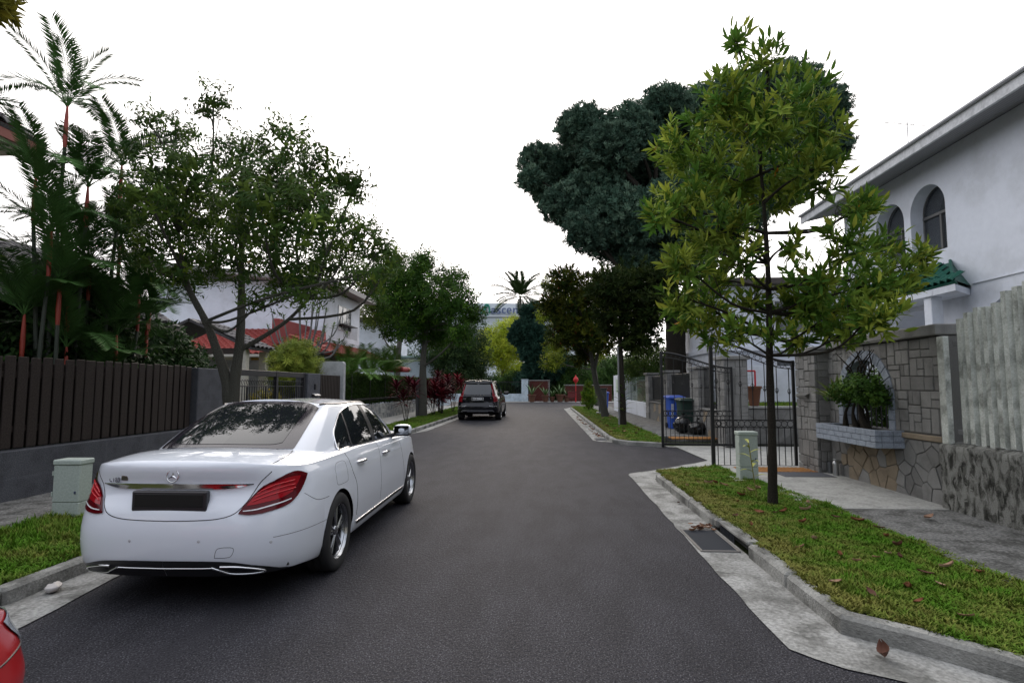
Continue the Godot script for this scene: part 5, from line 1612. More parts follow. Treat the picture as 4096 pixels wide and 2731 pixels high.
# ---------- cars: one half of the shell is a grid of rows (sill to roof centre) and columns (tail centre to nose centre) ----------
func car_grid(d: Dictionary) -> Dictionary:
	var kn: int = d.low.size()
	# columns spread evenly along the plan
	var fine := []
	for k in (kn - 1) * 12 + 1:
		fine.append(float(k) / 12.0)
	var length := [0.0]
	for k in range(1, fine.size()):
		var a: Vector2 = cat(d.low, fine[k - 1])
		var b: Vector2 = cat(d.low, fine[k])
		length.append(length[-1] + a.distance_to(b))
	var cols := []
	var nc: int = d.get("cols", 190)
	var j := 0
	for q in nc:
		var want: float = length[-1] * q / (nc - 1)
		while j < length.size() - 2 and length[j + 1] < want:
			j += 1
		cols.append(lerpf(fine[j], fine[j + 1], clampf((want - length[j]) / maxf(length[j + 1] - length[j], 1e-6), 0, 1)))
	var rows := []
	var lows := [0.0, 0.03, 0.1, 0.18, 0.26, 0.34, 0.42, 0.5, 0.56, 0.62, 0.68, 0.74, 0.8, 0.85, 0.9, 0.94, 0.97, 0.99, 1.0]
	for t in lows:
		var row := PackedVector3Array()
		for q in nc:
			row.append(car_low(d, cols[q], t))
		rows.append(row)
	for t in [0.012, 0.04, 0.1, 0.2, 0.35, 0.5, 0.65, 0.8, 0.92, 0.98, 1.0]:
		var row := PackedVector3Array()
		for q in nc:
			var a := car_low(d, cols[q], 1.0)
			var b: Vector3 = cat(d.base, cols[q])
			var p := a.lerp(b, t)
			p.y += float(cat(d.deck, cols[q])) * 4.0 * t * (1.0 - t)
			row.append(p)
		rows.append(row)
	for t in [0.015, 0.05, 0.15, 0.3, 0.45, 0.6, 0.75, 0.87, 0.95, 1.0]:
		var row := PackedVector3Array()
		for q in nc:
			var a: Vector3 = cat(d.base, cols[q])
			var b: Vector3 = cat(d.roof, cols[q])
			var p := a.lerp(b, t)
			var o := Vector3(a.x * 0.5, 0.35, signf(a.z) * maxf(absf(a.z) - 0.8, 0.0)).normalized()
			p += o * float(d.bulge) * 4.0 * t * (1.0 - t)
			p.x = maxf(p.x, 0.0)
			row.append(p)
		rows.append(row)
	for t in [0.06, 0.14, 0.28, 0.45, 0.65, 0.85, 1.0]:
		var row := PackedVector3Array()
		for q in nc:
			var b: Vector3 = cat(d.roof, cols[q])
			row.append(Vector3(b.x * (1.0 - t), b.y + d.crown * (1.0 - (1.0 - t) * (1.0 - t)) * clampf(b.x / d.roof_half, 0, 1), b.z))
		rows.append(row)
	for r in rows:
		r[0].x = 0.0
		r[nc - 1].x = 0.0
	var nr := rows.size()
	var nor := []
	for r in nr:
		var line := PackedVector3Array()
		for q in nc:
			var du: Vector3 = rows[r][mini(q + 1, nc - 1)] - rows[r][maxi(q - 1, 0)]
			var dv: Vector3 = rows[mini(r + 1, nr - 1)][q] - rows[maxi(r - 1, 0)][q]
			var m := du.cross(dv)
			if q == 0 or q == nc - 1:
				m.x = 0.0
			line.append(m.normalized() if m.length_squared() > 1e-16 else Vector3.UP)
		nor.append(line)
	return {"rows": rows, "nor": nor, "nr": nr, "nc": nc, "d": d}

func car_low(d: Dictionary, s: float, t: float) -> Vector3:
	var p: Vector2 = cat(d.low, s)
	p.x = maxf(p.x, 0.0)
	var top: float = cat(d.top, s)
	var bot: float = d.sill
	bot += smoothstep(1.75, 2.3, absf(p.y)) * float(d.get("lift", 0.0))
	for z in d.axles:
		var dz := p.y - float(z)
		if absf(dz) < d.arch:
			bot = maxf(bot, d.hub + sqrt(d.arch * d.arch - dz * dz))
	var y := lerpf(bot, top, t)
	var wr := smoothstep(1.2, 2.25, p.y)
	var wf := smoothstep(1.2, 2.1, -p.y)
	var kw := lookup(d.width, y)
	var z := p.y + wr * lookup(d.tail, y) + wf * lookup(d.nose, y)
	return Vector3(p.x * kw, y, z)

func car_mesh(g: Dictionary) -> ArrayMesh:
	var b := Mb.new()
	for side in 2:
		var rows := []
		for r in g.nr:
			var line := PackedVector3Array()
			for q in g.nc:
				var p: Vector3 = g.rows[r][q]
				line.append(p if side == 0 else Vector3(-p.x, p.y, p.z))
			rows.append(line)
		var k0 := b.v.size()
		b.grid(rows, false, side == 0)
		for r in g.nr:
			for q in g.nc:
				var m: Vector3 = g.nor[r][q]
				b.n[k0 + r * g.nc + q] = m if side == 0 else Vector3(-m.x, m.y, m.z)
	return b.mesh()

# the place on the shell nearest to P, as (row, column)
func car_near(g: Dictionary, p: Vector3) -> Vector2:
	var best := 1e9
	var at_ := Vector2.ZERO
	for r in range(0, g.nr, 2):
		var row: PackedVector3Array = g.rows[r]
		for q in range(0, g.nc, 4):
			var e := row[q].distance_squared_to(p)
			if e < best:
				best = e
				at_ = Vector2(r, q)
	var c0 := at_
	for r in range(maxi(0, int(c0.x) - 3), mini(g.nr, int(c0.x) + 4)):
		var row: PackedVector3Array = g.rows[r]
		for q in range(maxi(0, int(c0.y) - 6), mini(g.nc, int(c0.y) + 7)):
			var e := row[q].distance_squared_to(p)
			if e < best:
				best = e
				at_ = Vector2(r, q)
	var step := 0.5
	for k in 26:
		var moved := false
		for o in [Vector2(step, 0), Vector2(-step, 0), Vector2(0, step), Vector2(0, -step), Vector2(step, step), Vector2(-step, step), Vector2(step, -step), Vector2(-step, -step)]:
			var c: Vector2 = at_ + o
			if c.x < 0 or c.y < 0 or c.x > g.nr - 1 or c.y > g.nc - 1:
				continue
			var e := car_at(g, c)[0].distance_squared_to(p) as float
			if e < best:
				best = e
				at_ = c
				moved = true
		if not moved:
			step *= 0.5
			if step < 0.01:
				break
	return at_

func car_at(g: Dictionary, c: Vector2) -> Array:
	var r := clampi(int(c.x), 0, g.nr - 2)
	var q := clampi(int(c.y), 0, g.nc - 2)
	var fr := c.x - r
	var fq := c.y - q
	var out := []
	for k in ["rows", "nor"]:
		var a: Vector3 = g[k][r][q].lerp(g[k][r][q + 1], fq)
		var b: Vector3 = g[k][r + 1][q].lerp(g[k][r + 1][q + 1], fq)
		out.append(a.lerp(b, fr))
	return out

# a panel on the shell between two rails of points; side +1, -1 or 0 for both halves in one mesh
func car_panel(g: Dictionary, low: Array, high: Array, off: float, side := 1, nu := 20, nv := 10) -> ArrayMesh:
	var rails := []
	for rail in [low, high]:
		var pts := []
		for u in nu + 1:
			pts.append(car_near(g, cat(rail, float(u) / nu * (rail.size() - 1))))
		rails.append(pts)
	var rows := []
	for k in nv + 1:
		var line := PackedVector3Array()
		for u in nu + 1:
			var a: Vector2 = rails[0][u]
			var b: Vector2 = rails[1][u]
			var e := car_at(g, a.lerp(b, float(k) / nv))
			line.append(e[0] + e[1].normalized() * off)
		rows.append(line)
	# turned to face outward
	var mid: Array = car_at(g, ((rails[0][nu / 2] as Vector2) + rails[1][nu / 2]) * 0.5)
	var m: Vector3 = (rows[nv / 2 + 1][nu / 2 + 1] - rows[nv / 2][nu / 2]).cross(rows[nv / 2][nu / 2 + 1] - rows[nv / 2 + 1][nu / 2])
	var flip := m.dot(mid[1]) < 0.0
	var b := Mb.new()
	if side >= 0:
		b.grid(rows, false, flip)
	if side <= 0:
		for line in rows:
			for u in line.size():
				line[u].x = -line[u].x
		b.grid(rows, false, not flip)
	return b.mesh()

# a thin line or moulding on the shell; side 0 makes it on both halves
func car_line(g: Dictionary, pts: Array, r: float, off := 0.0, side := 1, smooth := true, sides := 6) -> ArrayMesh:
	var out := []
	var per := 8
	for k in (pts.size() - 1) * per + 1:
		var t := float(k) / per
		var q := mini(int(t), pts.size() - 2)
		var e := car_at(g, car_near(g, cat(pts, t) if smooth else (pts[q] as Vector3).lerp(pts[q + 1], t - q)))
		out.append(e[0] + e[1].normalized() * off)
	var b := Mb.new()
	if side >= 0:
		b.tube(out, [r], sides)
	if side <= 0:
		var o2 := []
		for p in out:
			o2.append(Vector3(-p.x, p.y, p.z))
		b.tube(o2, [r], sides)
	return b.mesh()

func wheel(parent: Node3D, at_: Vector3, out: float, r: float, w: float, spokes: int, rim_mat: Material) -> void:
	var k := "tyre%.3f_%.3f" % [r, w]
	var rim_r := r * 0.70
	if not meshes.has(k):
		var b := Mb.new()
		var h := w * 0.5
		var prof := [[rim_r * 0.92, -h * 0.7], [rim_r, -h * 0.9], [rim_r + 0.01, -h], [r * 0.86, -h * 1.02], [r * 0.95, -h * 0.95], [r * 0.985, -h * 0.8], [r, -h * 0.6], [r, -h * 0.32], [r * 0.982, -h * 0.30], [r * 0.982, -h * 0.24], [r, -h * 0.22], [r, h * 0.22], [r * 0.982, h * 0.24], [r * 0.982, h * 0.30], [r, h * 0.32], [r, h * 0.6], [r * 0.985, h * 0.8], [r * 0.95, h * 0.95], [r * 0.86, h * 1.02], [rim_r + 0.01, h], [rim_r, h * 0.9], [rim_r * 0.92, h * 0.7]]
		b.lathe(prof, 48, Transform3D(Basis(Vector3.BACK, PI / 2)), true)
		meshes[k] = b.mesh()
		var m := Mb.new()
		var t := Transform3D(Basis(Vector3(0, -1, 0), Vector3(1, 0, 0), Vector3(0, 0, 1)), Vector3.ZERO)
		# rim barrel and lip, y of the lathe -> +x (outside)
		m.lathe([[rim_r * 0.94, -h * 0.8], [rim_r * 0.88, -h * 0.5], [rim_r * 0.86, h * 0.4], [rim_r * 0.93, h * 0.72], [rim_r * 0.985, h * 0.93], [rim_r * 1.0, h * 0.9]], 48, t)
		for s in spokes:
			for e in [-1.0, 1.0]:
				var a: float = TAU * s / spokes + e * 0.16
				var a2: float = TAU * s / spokes + e * 0.05
				var p0 := Vector3(h * 0.62, cos(a2) * rim_r * 0.16, sin(a2) * rim_r * 0.16)
				var p1 := Vector3(h * 0.60, cos(a) * rim_r * 0.93, sin(a) * rim_r * 0.93)
				var dir := (p1 - p0).normalized()
				var sd := dir.cross(Vector3.RIGHT).normalized()
				for q in 1:
					var w0 := rim_r * 0.055
					var w1 := rim_r * 0.095
					var top := [p0 - sd * w0, p0 + sd * w0, p1 + sd * w1, p1 - sd * w1]
					var bt := []
					for p in top:
						bt.append(p - Vector3(h * 0.3, 0, 0))
					var ridge0 := p0 + Vector3(0.012, 0, 0)
					var ridge1 := p1 + Vector3(0.006, 0, 0)
					m.poly([top[0], ridge0, ridge1, top[3]], Vector3.RIGHT)
					m.poly([ridge0, top[1], top[2], ridge1], Vector3.RIGHT)
					m.poly([top[0], bt[0], bt[3], top[3]], -sd)
					m.poly([top[1], bt[1], bt[2], top[2]], sd)
		m.lathe([[rim_r * 0.24, h * 0.2], [rim_r * 0.22, h * 0.62], [rim_r * 0.16, h * 0.7], [rim_r * 0.10, h * 0.72], [0.001, h * 0.72]], 24, t)
		meshes[k + "rim"] = m.mesh()
		var ds := Mb.new()
		ds.lathe([[0.02, -h * 0.1], [rim_r * 0.72, -h * 0.1], [rim_r * 0.72, h * 0.0], [0.02, h * 0.0]], 32, t)
		ds.lathe([[rim_r * 0.95, -h * 0.4], [0.01, -h * 0.42]], 32, t, true)
		meshes[k + "disc"] = ds.mesh()
	var o := Node3D.new()
	o.name = "wheel"
	parent.add_child(o, true)
	o.position = at_
	o.rotation.y = 0.0 if out > 0 else PI
	part(o, "tyre", meshes[k], flat("tyre", lin(0.018, 0.018, 0.019), 0.8))
	part(o, "rim", meshes[k + "rim"], rim_mat)
	part(o, "brake_disc", meshes[k + "disc"], flat("brake", lin(0.06, 0.06, 0.065), 0.45, 0.6))

func paint(key: String, c: Color) -> StandardMaterial3D:
	var m := flat(key, c, 0.38, 0.0, 0.5)
	m.clearcoat_enabled = true
	m.clearcoat = 1.0
	m.clearcoat_roughness = 0.03
	return m

func mirror_x(m: ArrayMesh) -> ArrayMesh:
	var a := m.surface_get_arrays(0)
	var v: PackedVector3Array = a[Mesh.ARRAY_VERTEX]
	var n: PackedVector3Array = a[Mesh.ARRAY_NORMAL]
	var i: PackedInt32Array = a[Mesh.ARRAY_INDEX]
	for k in v.size():
		v[k].x = -v[k].x
		n[k].x = -n[k].x
	for k in range(0, i.size(), 3):
		var s := i[k]
		i[k] = i[k + 1]
		i[k + 1] = s
	a[Mesh.ARRAY_VERTEX] = v
	a[Mesh.ARRAY_NORMAL] = n
	a[Mesh.ARRAY_INDEX] = i
	var o := ArrayMesh.new()
	o.add_surface_from_arrays(Mesh.PRIMITIVE_TRIANGLES, a)
	return o

func both(parent: Node, called: String, m: ArrayMesh, mt: Material) -> MeshInstance3D:
	var a := part(parent, called, m, mt)
	part(parent, called, mirror_x(m), mt)
	return a

func under_shape(b: Mb, g: Dictionary, y0: float, y1: float) -> void:
	# floor of the car and the dark liners of the four arches
	var d: Dictionary = g.d
	b.box(Vector3(-0.6, y0, -1.95), Vector3(0.6, y1, 1.9))
	b.box(Vector3(-0.86, y0 + 0.03, -0.98), Vector3(0.86, y1, 0.98))
	b.box(Vector3(-0.78, y0 + 0.07, 1.84), Vector3(0.78, y1, 2.2))
	b.box(Vector3(-0.7, y0 + 0.06, -2.0), Vector3(0.7, y1, -1.84))
	for z in d.axles:
		for s in [-1.0, 1.0]:
			var rows := []
			for x in [0.45, 0.87 * d.get("wide", 1.0)]:
				var line := PackedVector3Array()
				for k in 17:
					var a := lerpf(-0.35, PI + 0.35, k / 16.0)
					line.append(Vector3(s * x, d.hub + sin(a) * (d.arch + 0.004), float(z) + cos(a) * (d.arch + 0.004)))
				rows.append(line)
			b.grid(rows, false, s > 0)
			b.box(Vector3(minf(s * 0.45, s * 0.6), 0.2, float(z) - 0.4), Vector3(maxf(s * 0.45, s * 0.6), d.hub + d.arch, float(z) + 0.4))

func sedan_shape() -> Dictionary:
	return {
		"low": [Vector2(0, 2.476), Vector2(0.27, 2.468), Vector2(0.5, 2.437), Vector2(0.675, 2.37), Vector2(0.795, 2.24), Vector2(0.86, 2.04), Vector2(0.891, 1.75), Vector2(0.903, 1.42), Vector2(0.905, 0.9), Vector2(0.903, 0.3), Vector2(0.902, -0.4), Vector2(0.903, -1.0), Vector2(0.898, -1.42), Vector2(0.875, -1.7), Vector2(0.81, -1.93), Vector2(0.68, -2.08), Vector2(0.4, -2.175), Vector2(0, -2.21)],
		"top": [1.03, 1.028, 1.018, 1.0, 0.975, 0.957, 0.955, 0.955, 0.952, 0.942, 0.93, 0.915, 0.89, 0.85, 0.79, 0.74, 0.715, 0.71],
		"base": [Vector3(0, 1.062, 1.80), Vector3(0.27, 1.058, 1.79), Vector3(0.47, 1.048, 1.755), Vector3(0.61, 1.03, 1.68), Vector3(0.685, 1.01, 1.56), Vector3(0.73, 0.99, 1.40), Vector3(0.765, 0.985, 1.18), Vector3(0.785, 0.98, 0.93), Vector3(0.80, 0.972, 0.62), Vector3(0.805, 0.962, 0.22), Vector3(0.80, 0.95, -0.22), Vector3(0.785, 0.945, -0.62), Vector3(0.745, 0.955, -0.9), Vector3(0.68, 0.975, -1.03), Vector3(0.56, 0.99, -1.12), Vector3(0.4, 1.0, -1.18), Vector3(0.2, 1.005, -1.21), Vector3(0, 1.007, -1.22)],
		"roof": [Vector3(0, 1.412, 0.95), Vector3(0.22, 1.41, 0.945), Vector3(0.38, 1.402, 0.93), Vector3(0.485, 1.388, 0.88), Vector3(0.53, 1.378, 0.79), Vector3(0.55, 1.376, 0.68), Vector3(0.562, 1.377, 0.55), Vector3(0.568, 1.379, 0.4), Vector3(0.572, 1.382, 0.25), Vector3(0.573, 1.383, 0.08), Vector3(0.57, 1.38, -0.08), Vector3(0.562, 1.374, -0.2), Vector3(0.545, 1.366, -0.3), Vector3(0.51, 1.362, -0.38), Vector3(0.43, 1.364, -0.44), Vector3(0.3, 1.37, -0.48), Vector3(0.15, 1.375, -0.5), Vector3(0, 1.377, -0.51)],
		"deck": [0.022, 0.021, 0.02, 0.018, 0.012, 0.008, 0.007, 0.006, 0.006, 0.006, 0.006, 0.008, 0.015, 0.03, 0.045, 0.055, 0.06, 0.06],
		"width": [[0.18, 0.93], [0.26, 0.975], [0.36, 0.99], [0.5, 1.0], [0.62, 0.995], [0.72, 0.985], [0.8, 0.975], [0.88, 0.955], [0.955, 0.915], [1.01, 0.885]],
		"tail": [[0.18, -0.17], [0.26, -0.06], [0.34, -0.012], [0.46, 0.0], [0.57, -0.004], [0.66, -0.024], [0.72, -0.05], [0.78, -0.085], [0.84, -0.1], [0.88, -0.092], [0.95, -0.072], [0.99, -0.07], [1.015, -0.083], [1.03, -0.11]],
		"nose": [[0.18, 0.1], [0.3, 0.02], [0.5, 0.0], [0.62, 0.03], [0.72, 0.08], [0.8, 0.12]],
		"sill": 0.2, "lift": 0.05, "axles": [1.42, -1.42], "arch": 0.352, "hub": 0.325, "bulge": 0.032, "crown": 0.045, "roof_half": 0.57,
	}

func build_sedan() -> void:
	var g := car_grid(sedan_shape())
	var t := thing("white_saloon_car", "white four-door saloon car parked at the kerb, seen from behind", "car", Vector3(-2.70, 0, -6.37), 0.012)
	var white := paint("car_white", lin(0.735, 0.77, 0.84))
	var glass := flat("car_glass", lin(0.012, 0.014, 0.017), 0.02, 0.0, 0.9)
	var band := flat("glass_band", lin(0.02, 0.015, 0.024), 0.12, 0.0, 0.7)
	var chrome := flat("chrome", lin(0.78, 0.78, 0.8), 0.08, 1.0)
	var black := flat("trim_black", lin(0.012, 0.012, 0.014), 0.35)
	var gap := flat("panel_gap", lin(0.01, 0.01, 0.012), 0.8)
	var red := flat("lamp_red", lin(0.30, 0.006, 0.012), 0.08, 0.0, 0.35)
	var red_dark := flat("lamp_red_dark", lin(0.085, 0.003, 0.006), 0.08, 0.0, 0.35)
	t.scale = Vector3(1, 1.03, 1)
	part(t, "body", car_mesh(g), white)
	var ub := Mb.new()
	under_shape(ub, g, 0.2, 0.5)
	part(t, "underbody", ub.mesh(), flat("underbody", lin(0.008, 0.008, 0.008), 0.9))
	# glass
	var rw := part(t, "rear_window", car_panel(g, [Vector3(0, 1.062, 1.80), Vector3(0.26, 1.06, 1.79), Vector3(0.46, 1.052, 1.76), Vector3(0.57, 1.04, 1.70)], [Vector3(0, 1.415, 0.95), Vector3(0.22, 1.413, 0.945), Vector3(0.38, 1.40, 0.94), Vector3(0.50, 1.335, 0.98)], 0.003, 0, 24, 16), band)
	part(rw, "pane", car_panel(g, [Vector3(0, 1.085, 1.76), Vector3(0.24, 1.083, 1.75), Vector3(0.4, 1.078, 1.72), Vector3(0.465, 1.085, 1.67)], [Vector3(0, 1.385, 1.03), Vector3(0.2, 1.384, 1.03), Vector3(0.34, 1.375, 1.03), Vector3(0.43, 1.33, 1.08)], 0.006, 0, 24, 16), glass)
	part(t, "windscreen", car_panel(g, [Vector3(0, 1.02, -1.18), Vector3(0.3, 1.015, -1.16), Vector3(0.6, 0.99, -1.05)], [Vector3(0, 1.37, -0.53), Vector3(0.25, 1.365, -0.51), Vector3(0.46, 1.35, -0.46)], 0.003, 0), glass)
	var sw := car_panel(g, [Vector3(0.78, 1.0, 1.17), Vector3(0.79, 0.985, 0.85), Vector3(0.8, 0.975, 0.4), Vector3(0.8, 0.963, -0.1), Vector3(0.78, 0.955, -0.5), Vector3(0.76, 0.958, -0.72)], [Vector3(0.72, 1.14, 1.1), Vector3(0.635, 1.30, 0.74), Vector3(0.6, 1.35, 0.42), Vector3(0.6, 1.355, 0.06), Vector3(0.62, 1.31, -0.24), Vector3(0.755, 0.97, -0.72)], 0.004, 1, 48, 12)
	both(t, "side_window", sw, glass)
	both(t, "door_pillar", car_panel(g, [Vector3(0.8, 0.968, 0.17), Vector3(0.8, 0.966, 0.06)], [Vector3(0.6, 1.355, 0.13), Vector3(0.6, 1.354, 0.03)], 0.007, 1, 4, 8), black)
	both(t, "quarter_pillar", car_panel(g, [Vector3(0.79, 0.985, 0.83), Vector3(0.79, 0.985, 0.80)], [Vector3(0.64, 1.29, 0.73), Vector3(0.635, 1.30, 0.70)], 0.007, 1, 4, 8), black)
	both(t, "window_surround", car_line(g, [Vector3(0.785, 1.0, 1.19), Vector3(0.73, 1.14, 1.12), Vector3(0.68, 1.235, 0.94), Vector3(0.64, 1.305, 0.75), Vector3(0.605, 1.355, 0.42), Vector3(0.6, 1.36, 0.06), Vector3(0.62, 1.315, -0.26), Vector3(0.7, 1.14, -0.52), Vector3(0.755, 0.968, -0.76)], 0.009, 0.003, 1), chrome)
	both(t, "waist_moulding", car_panel(g, [Vector3(0.79, 0.972, 1.19), Vector3(0.8, 0.966, 0.8), Vector3(0.81, 0.955, 0.2), Vector3(0.8, 0.942, -0.4), Vector3(0.78, 0.94, -0.76)], [Vector3(0.783, 1.0, 1.19), Vector3(0.793, 0.988, 0.8), Vector3(0.8, 0.976, 0.2), Vector3(0.79, 0.96, -0.4), Vector3(0.77, 0.958, -0.76)], 0.009, 1, 30, 3), chrome)
	# doors, as panels a hair proud of the shell, with their gaps
	var rear_low := [Vector3(0.9, 0.36, 0.99), Vector3(0.9, 0.33, 0.7), Vector3(0.9, 0.33, 0.13)]
	both(t, "shut_line", car_line(g, [Vector3(0.78, 0.97, 1.17), Vector3(0.85, 0.90, 1.13), Vector3(0.9, 0.78, 1.07), Vector3(0.9, 0.66, 0.985), Vector3(0.9, 0.5, 0.965), Vector3(0.9, 0.36, 0.97)], 0.0032, -0.001), gap)
	both(t, "shut_line", car_line(g, [Vector3(0.81, 0.955, 0.115), Vector3(0.9, 0.8, 0.115), Vector3(0.9, 0.6, 0.12), Vector3(0.9, 0.34, 0.13)], 0.0025, -0.001), gap)
	both(t, "shut_line", car_line(g, [Vector3(0.79, 0.94, -0.80), Vector3(0.9, 0.8, -0.86), Vector3(0.9, 0.6, -0.93), Vector3(0.9, 0.36, -0.99)], 0.0025, -0.001), gap)
	for h in [[0.80, 0.845], [-0.10, 0.83]]:
		var hm := Mb.new()
		var zc: float = h[0]
		var e := car_at(g, car_near(g, Vector3(0.9, h[1], zc)))
		var o: Vector3 = e[0]
		hm.tube([o + Vector3(0.0, 0, 0.115), o + Vector3(0.028, 0.004, 0.095), o + Vector3(0.038, 0.006, 0.03), o + Vector3(0.038, 0.004, -0.05), o + Vector3(0.028, 0, -0.095), o + Vector3(0.0, -0.004, -0.115)], [0.010, 0.013, 0.014, 0.014, 0.013, 0.010], 10)
		var cup := car_panel(g, [Vector3(0.9, h[1] - 0.035, zc + 0.09), Vector3(0.9, h[1] - 0.05, zc), Vector3(0.9, h[1] - 0.04, zc - 0.08)], [Vector3(0.9, h[1] + 0.035, zc + 0.09), Vector3(0.9, h[1] + 0.045, zc), Vector3(0.9, h[1] + 0.03, zc - 0.08)], 0.0015, 1, 10, 6)
		both(t, "handle_cup_shade", cup, flat("cup_shade", lin(0.5, 0.51, 0.55), 0.3))  # flush patch, greyer than the body for the shade in the recess
		both(t, "door_handle", hm.mesh(), chrome)
	both(t, "fuel_flap", car_line(g, [Vector3(0.88, 0.86, 1.50), Vector3(0.86, 0.90, 1.44), Vector3(0.86, 0.90, 1.28), Vector3(0.88, 0.86, 1.225), Vector3(0.89, 0.74, 1.215), Vector3(0.89, 0.715, 1.25), Vector3(0.89, 0.715, 1.43), Vector3(0.89, 0.74, 1.49), Vector3(0.88, 0.86, 1.50)], 0.0018, -0.0006), gap).set_meta("label", "fuel filler flap outline")
	both(t, "sill_trim", car_panel(g, [Vector3(0.9, 0.262, 0.93), Vector3(0.9, 0.262, 0), Vector3(0.9, 0.262, -0.95)], [Vector3(0.9, 0.30, 0.97), Vector3(0.9, 0.30, 0), Vector3(0.9, 0.30, -0.98)], 0.004, 1, 24, 2), black)
	both(t, "sill_strip", car_line(g, [Vector3(0.9, 0.302, 0.97), Vector3(0.9, 0.302, 0), Vector3(0.9, 0.302, -0.98)], 0.006, 0.004), chrome)
	both(t, "roof_seam", car_line(g, [Vector3(0.49, 1.392, 0.92), Vector3(0.55, 1.392, 0.6), Vector3(0.56, 1.396, 0.25), Vector3(0.55, 1.392, -0.1), Vector3(0.52, 1.375, -0.33)], 0.011, 0.001), black)
	# tail
	var lamp_low := [Vector3(0.50, 0.675, 2.42), Vector3(0.58, 0.664, 2.39), Vector3(0.68, 0.672, 2.32), Vector3(0.76, 0.70, 2.21), Vector3(0.80, 0.75, 2.13)]
	var lamp_high := [Vector3(0.505, 0.69, 2.41), Vector3(0.56, 0.78, 2.35), Vector3(0.64, 0.87, 2.25), Vector3(0.745, 0.918, 2.1), Vector3(0.825, 0.898, 1.985)]
	for s in [1, -1]:
		var lamp := part(t, "tail_lamp", car_panel(g, lamp_low, lamp_high, 0.010, s, 28, 14), red_dark)
		part(lamp, "lens", car_panel(g, [Vector3(0.545, 0.725, 2.39), Vector3(0.62, 0.73, 2.34), Vector3(0.71, 0.745, 2.25), Vector3(0.765, 0.78, 2.16)], [Vector3(0.57, 0.775, 2.36), Vector3(0.645, 0.85, 2.27), Vector3(0.72, 0.885, 2.16), Vector3(0.775, 0.885, 2.06)], 0.013, s, 20, 10), red)
		part(lamp, "reversing_strip", car_panel(g, [Vector3(0.53, 0.692, 2.41), Vector3(0.62, 0.692, 2.36), Vector3(0.72, 0.712, 2.26), Vector3(0.765, 0.732, 2.18)], [Vector3(0.53, 0.698, 2.41), Vector3(0.62, 0.701, 2.36), Vector3(0.72, 0.722, 2.26), Vector3(0.765, 0.738, 2.18)], 0.016, s, 20, 2), flat("lamp_clear", lin(0.7, 0.7, 0.72), 0.15))
		for k in 3:
			var dy := 0.03 * k
			part(lamp, "light_guide", car_line(g, [Vector3(0.575 + dy * 0.5, 0.75 + dy, 2.36), Vector3(0.65 + dy * 0.3, 0.772 + dy * 1.15, 2.28), Vector3(0.715, 0.79 + dy * 1.1, 2.2), Vector3(0.755, 0.80 + dy, 2.12)], 0.0045, 0.015, s), flat("lamp_guide", lin(0.55, 0.02, 0.03), 0.15))
	part(t, "boot_shut_line", car_line(g, [Vector3(0, 0.632, 2.46), Vector3(0.2, 0.634, 2.45), Vector3(0.36, 0.645, 2.44), Vector3(0.46, 0.672, 2.42), Vector3(0.515, 0.72, 2.38), Vector3(0.56, 0.80, 2.33), Vector3(0.60, 0.88, 2.29), Vector3(0.635, 0.955, 2.2), Vector3(0.645, 1.0, 2.06), Vector3(0.635, 1.02, 1.9), Vector3(0.59, 1.035, 1.75)], 0.0035, -0.001, 0), gap)
	part(t, "boot_moulding", car_panel(g, [Vector3(0, 0.832, 2.4), Vector3(0.3, 0.833, 2.39), Vector3(0.45, 0.842, 2.36), Vector3(0.555, 0.862, 2.31)], [Vector3(0, 0.872, 2.4), Vector3(0.3, 0.872, 2.38), Vector3(0.45, 0.871, 2.35), Vector3(0.56, 0.870, 2.31)], 0.012, 0, 24, 4), chrome)
	var pl := Node3D.new()
	pl.name = "number_plate"
	t.add_child(pl, true)
	bx(pl, "frame", Vector3(-0.275, 0.692, 2.385), Vector3(0.275, 0.828, 2.437), flat("plate_frame", lin(0.02, 0.018, 0.022), 0.4), 0.008)
	bx(pl, "plate", Vector3(-0.25, 0.722, 2.43), Vector3(0.25, 0.810, 2.441), flat("plate_black", lin(0.001, 0.001, 0.001), 0.6), 0.002)
	# round badge with a three-pointed star
	var em := Mb.new()
	var rows := []
	for k in 33:
		var a := TAU * k / 32
		var line := PackedVector3Array()
		for q in 9:
			var b := TAU * q / 8
			line.append(Vector3(cos(a) * (0.043 + cos(b) * 0.004), sin(a) * (0.043 + cos(b) * 0.004), sin(b) * 0.004))
		rows.append(line)
	em.grid(rows, false, true)
	for k in 3:
		var a := PI / 2 + TAU * k / 3
		var tip := Vector3(cos(a), sin(a), 0) * 0.042
		for s in [-1.0, 1.0]:
			var nb := Vector3(cos(a + s * PI / 3), sin(a + s * PI / 3), 0) * 0.009
			em.poly([Vector3(0, 0, 0.008), tip, nb], Vector3.BACK)
	var be := car_at(g, car_near(g, Vector3(0, 0.93, 2.4)))
	part(t, "badge", em.mesh(), chrome, Transform3D(Basis(Vector3.RIGHT, -0.1), be[0] + be[1] * 0.006))
	var le := car_at(g, car_near(g, Vector3(0.5, 0.905, 2.34)))
	var lp: Vector3 = le[0]
	part(t, "model_lettering", lettering("C180", 0.036, 0.004), chrome, Transform3D(Basis(Vector3.UP, -0.30), Vector3(-lp.x + 0.03, lp.y - 0.012, lp.z + 0.006)))
	bx(t, "model_plate", Vector3(-0.405, 0.892, 2.366), Vector3(-0.355, 0.925, 2.376), flat("badge_grey", lin(0.12, 0.11, 0.09), 0.3, 0.6), 0.003)
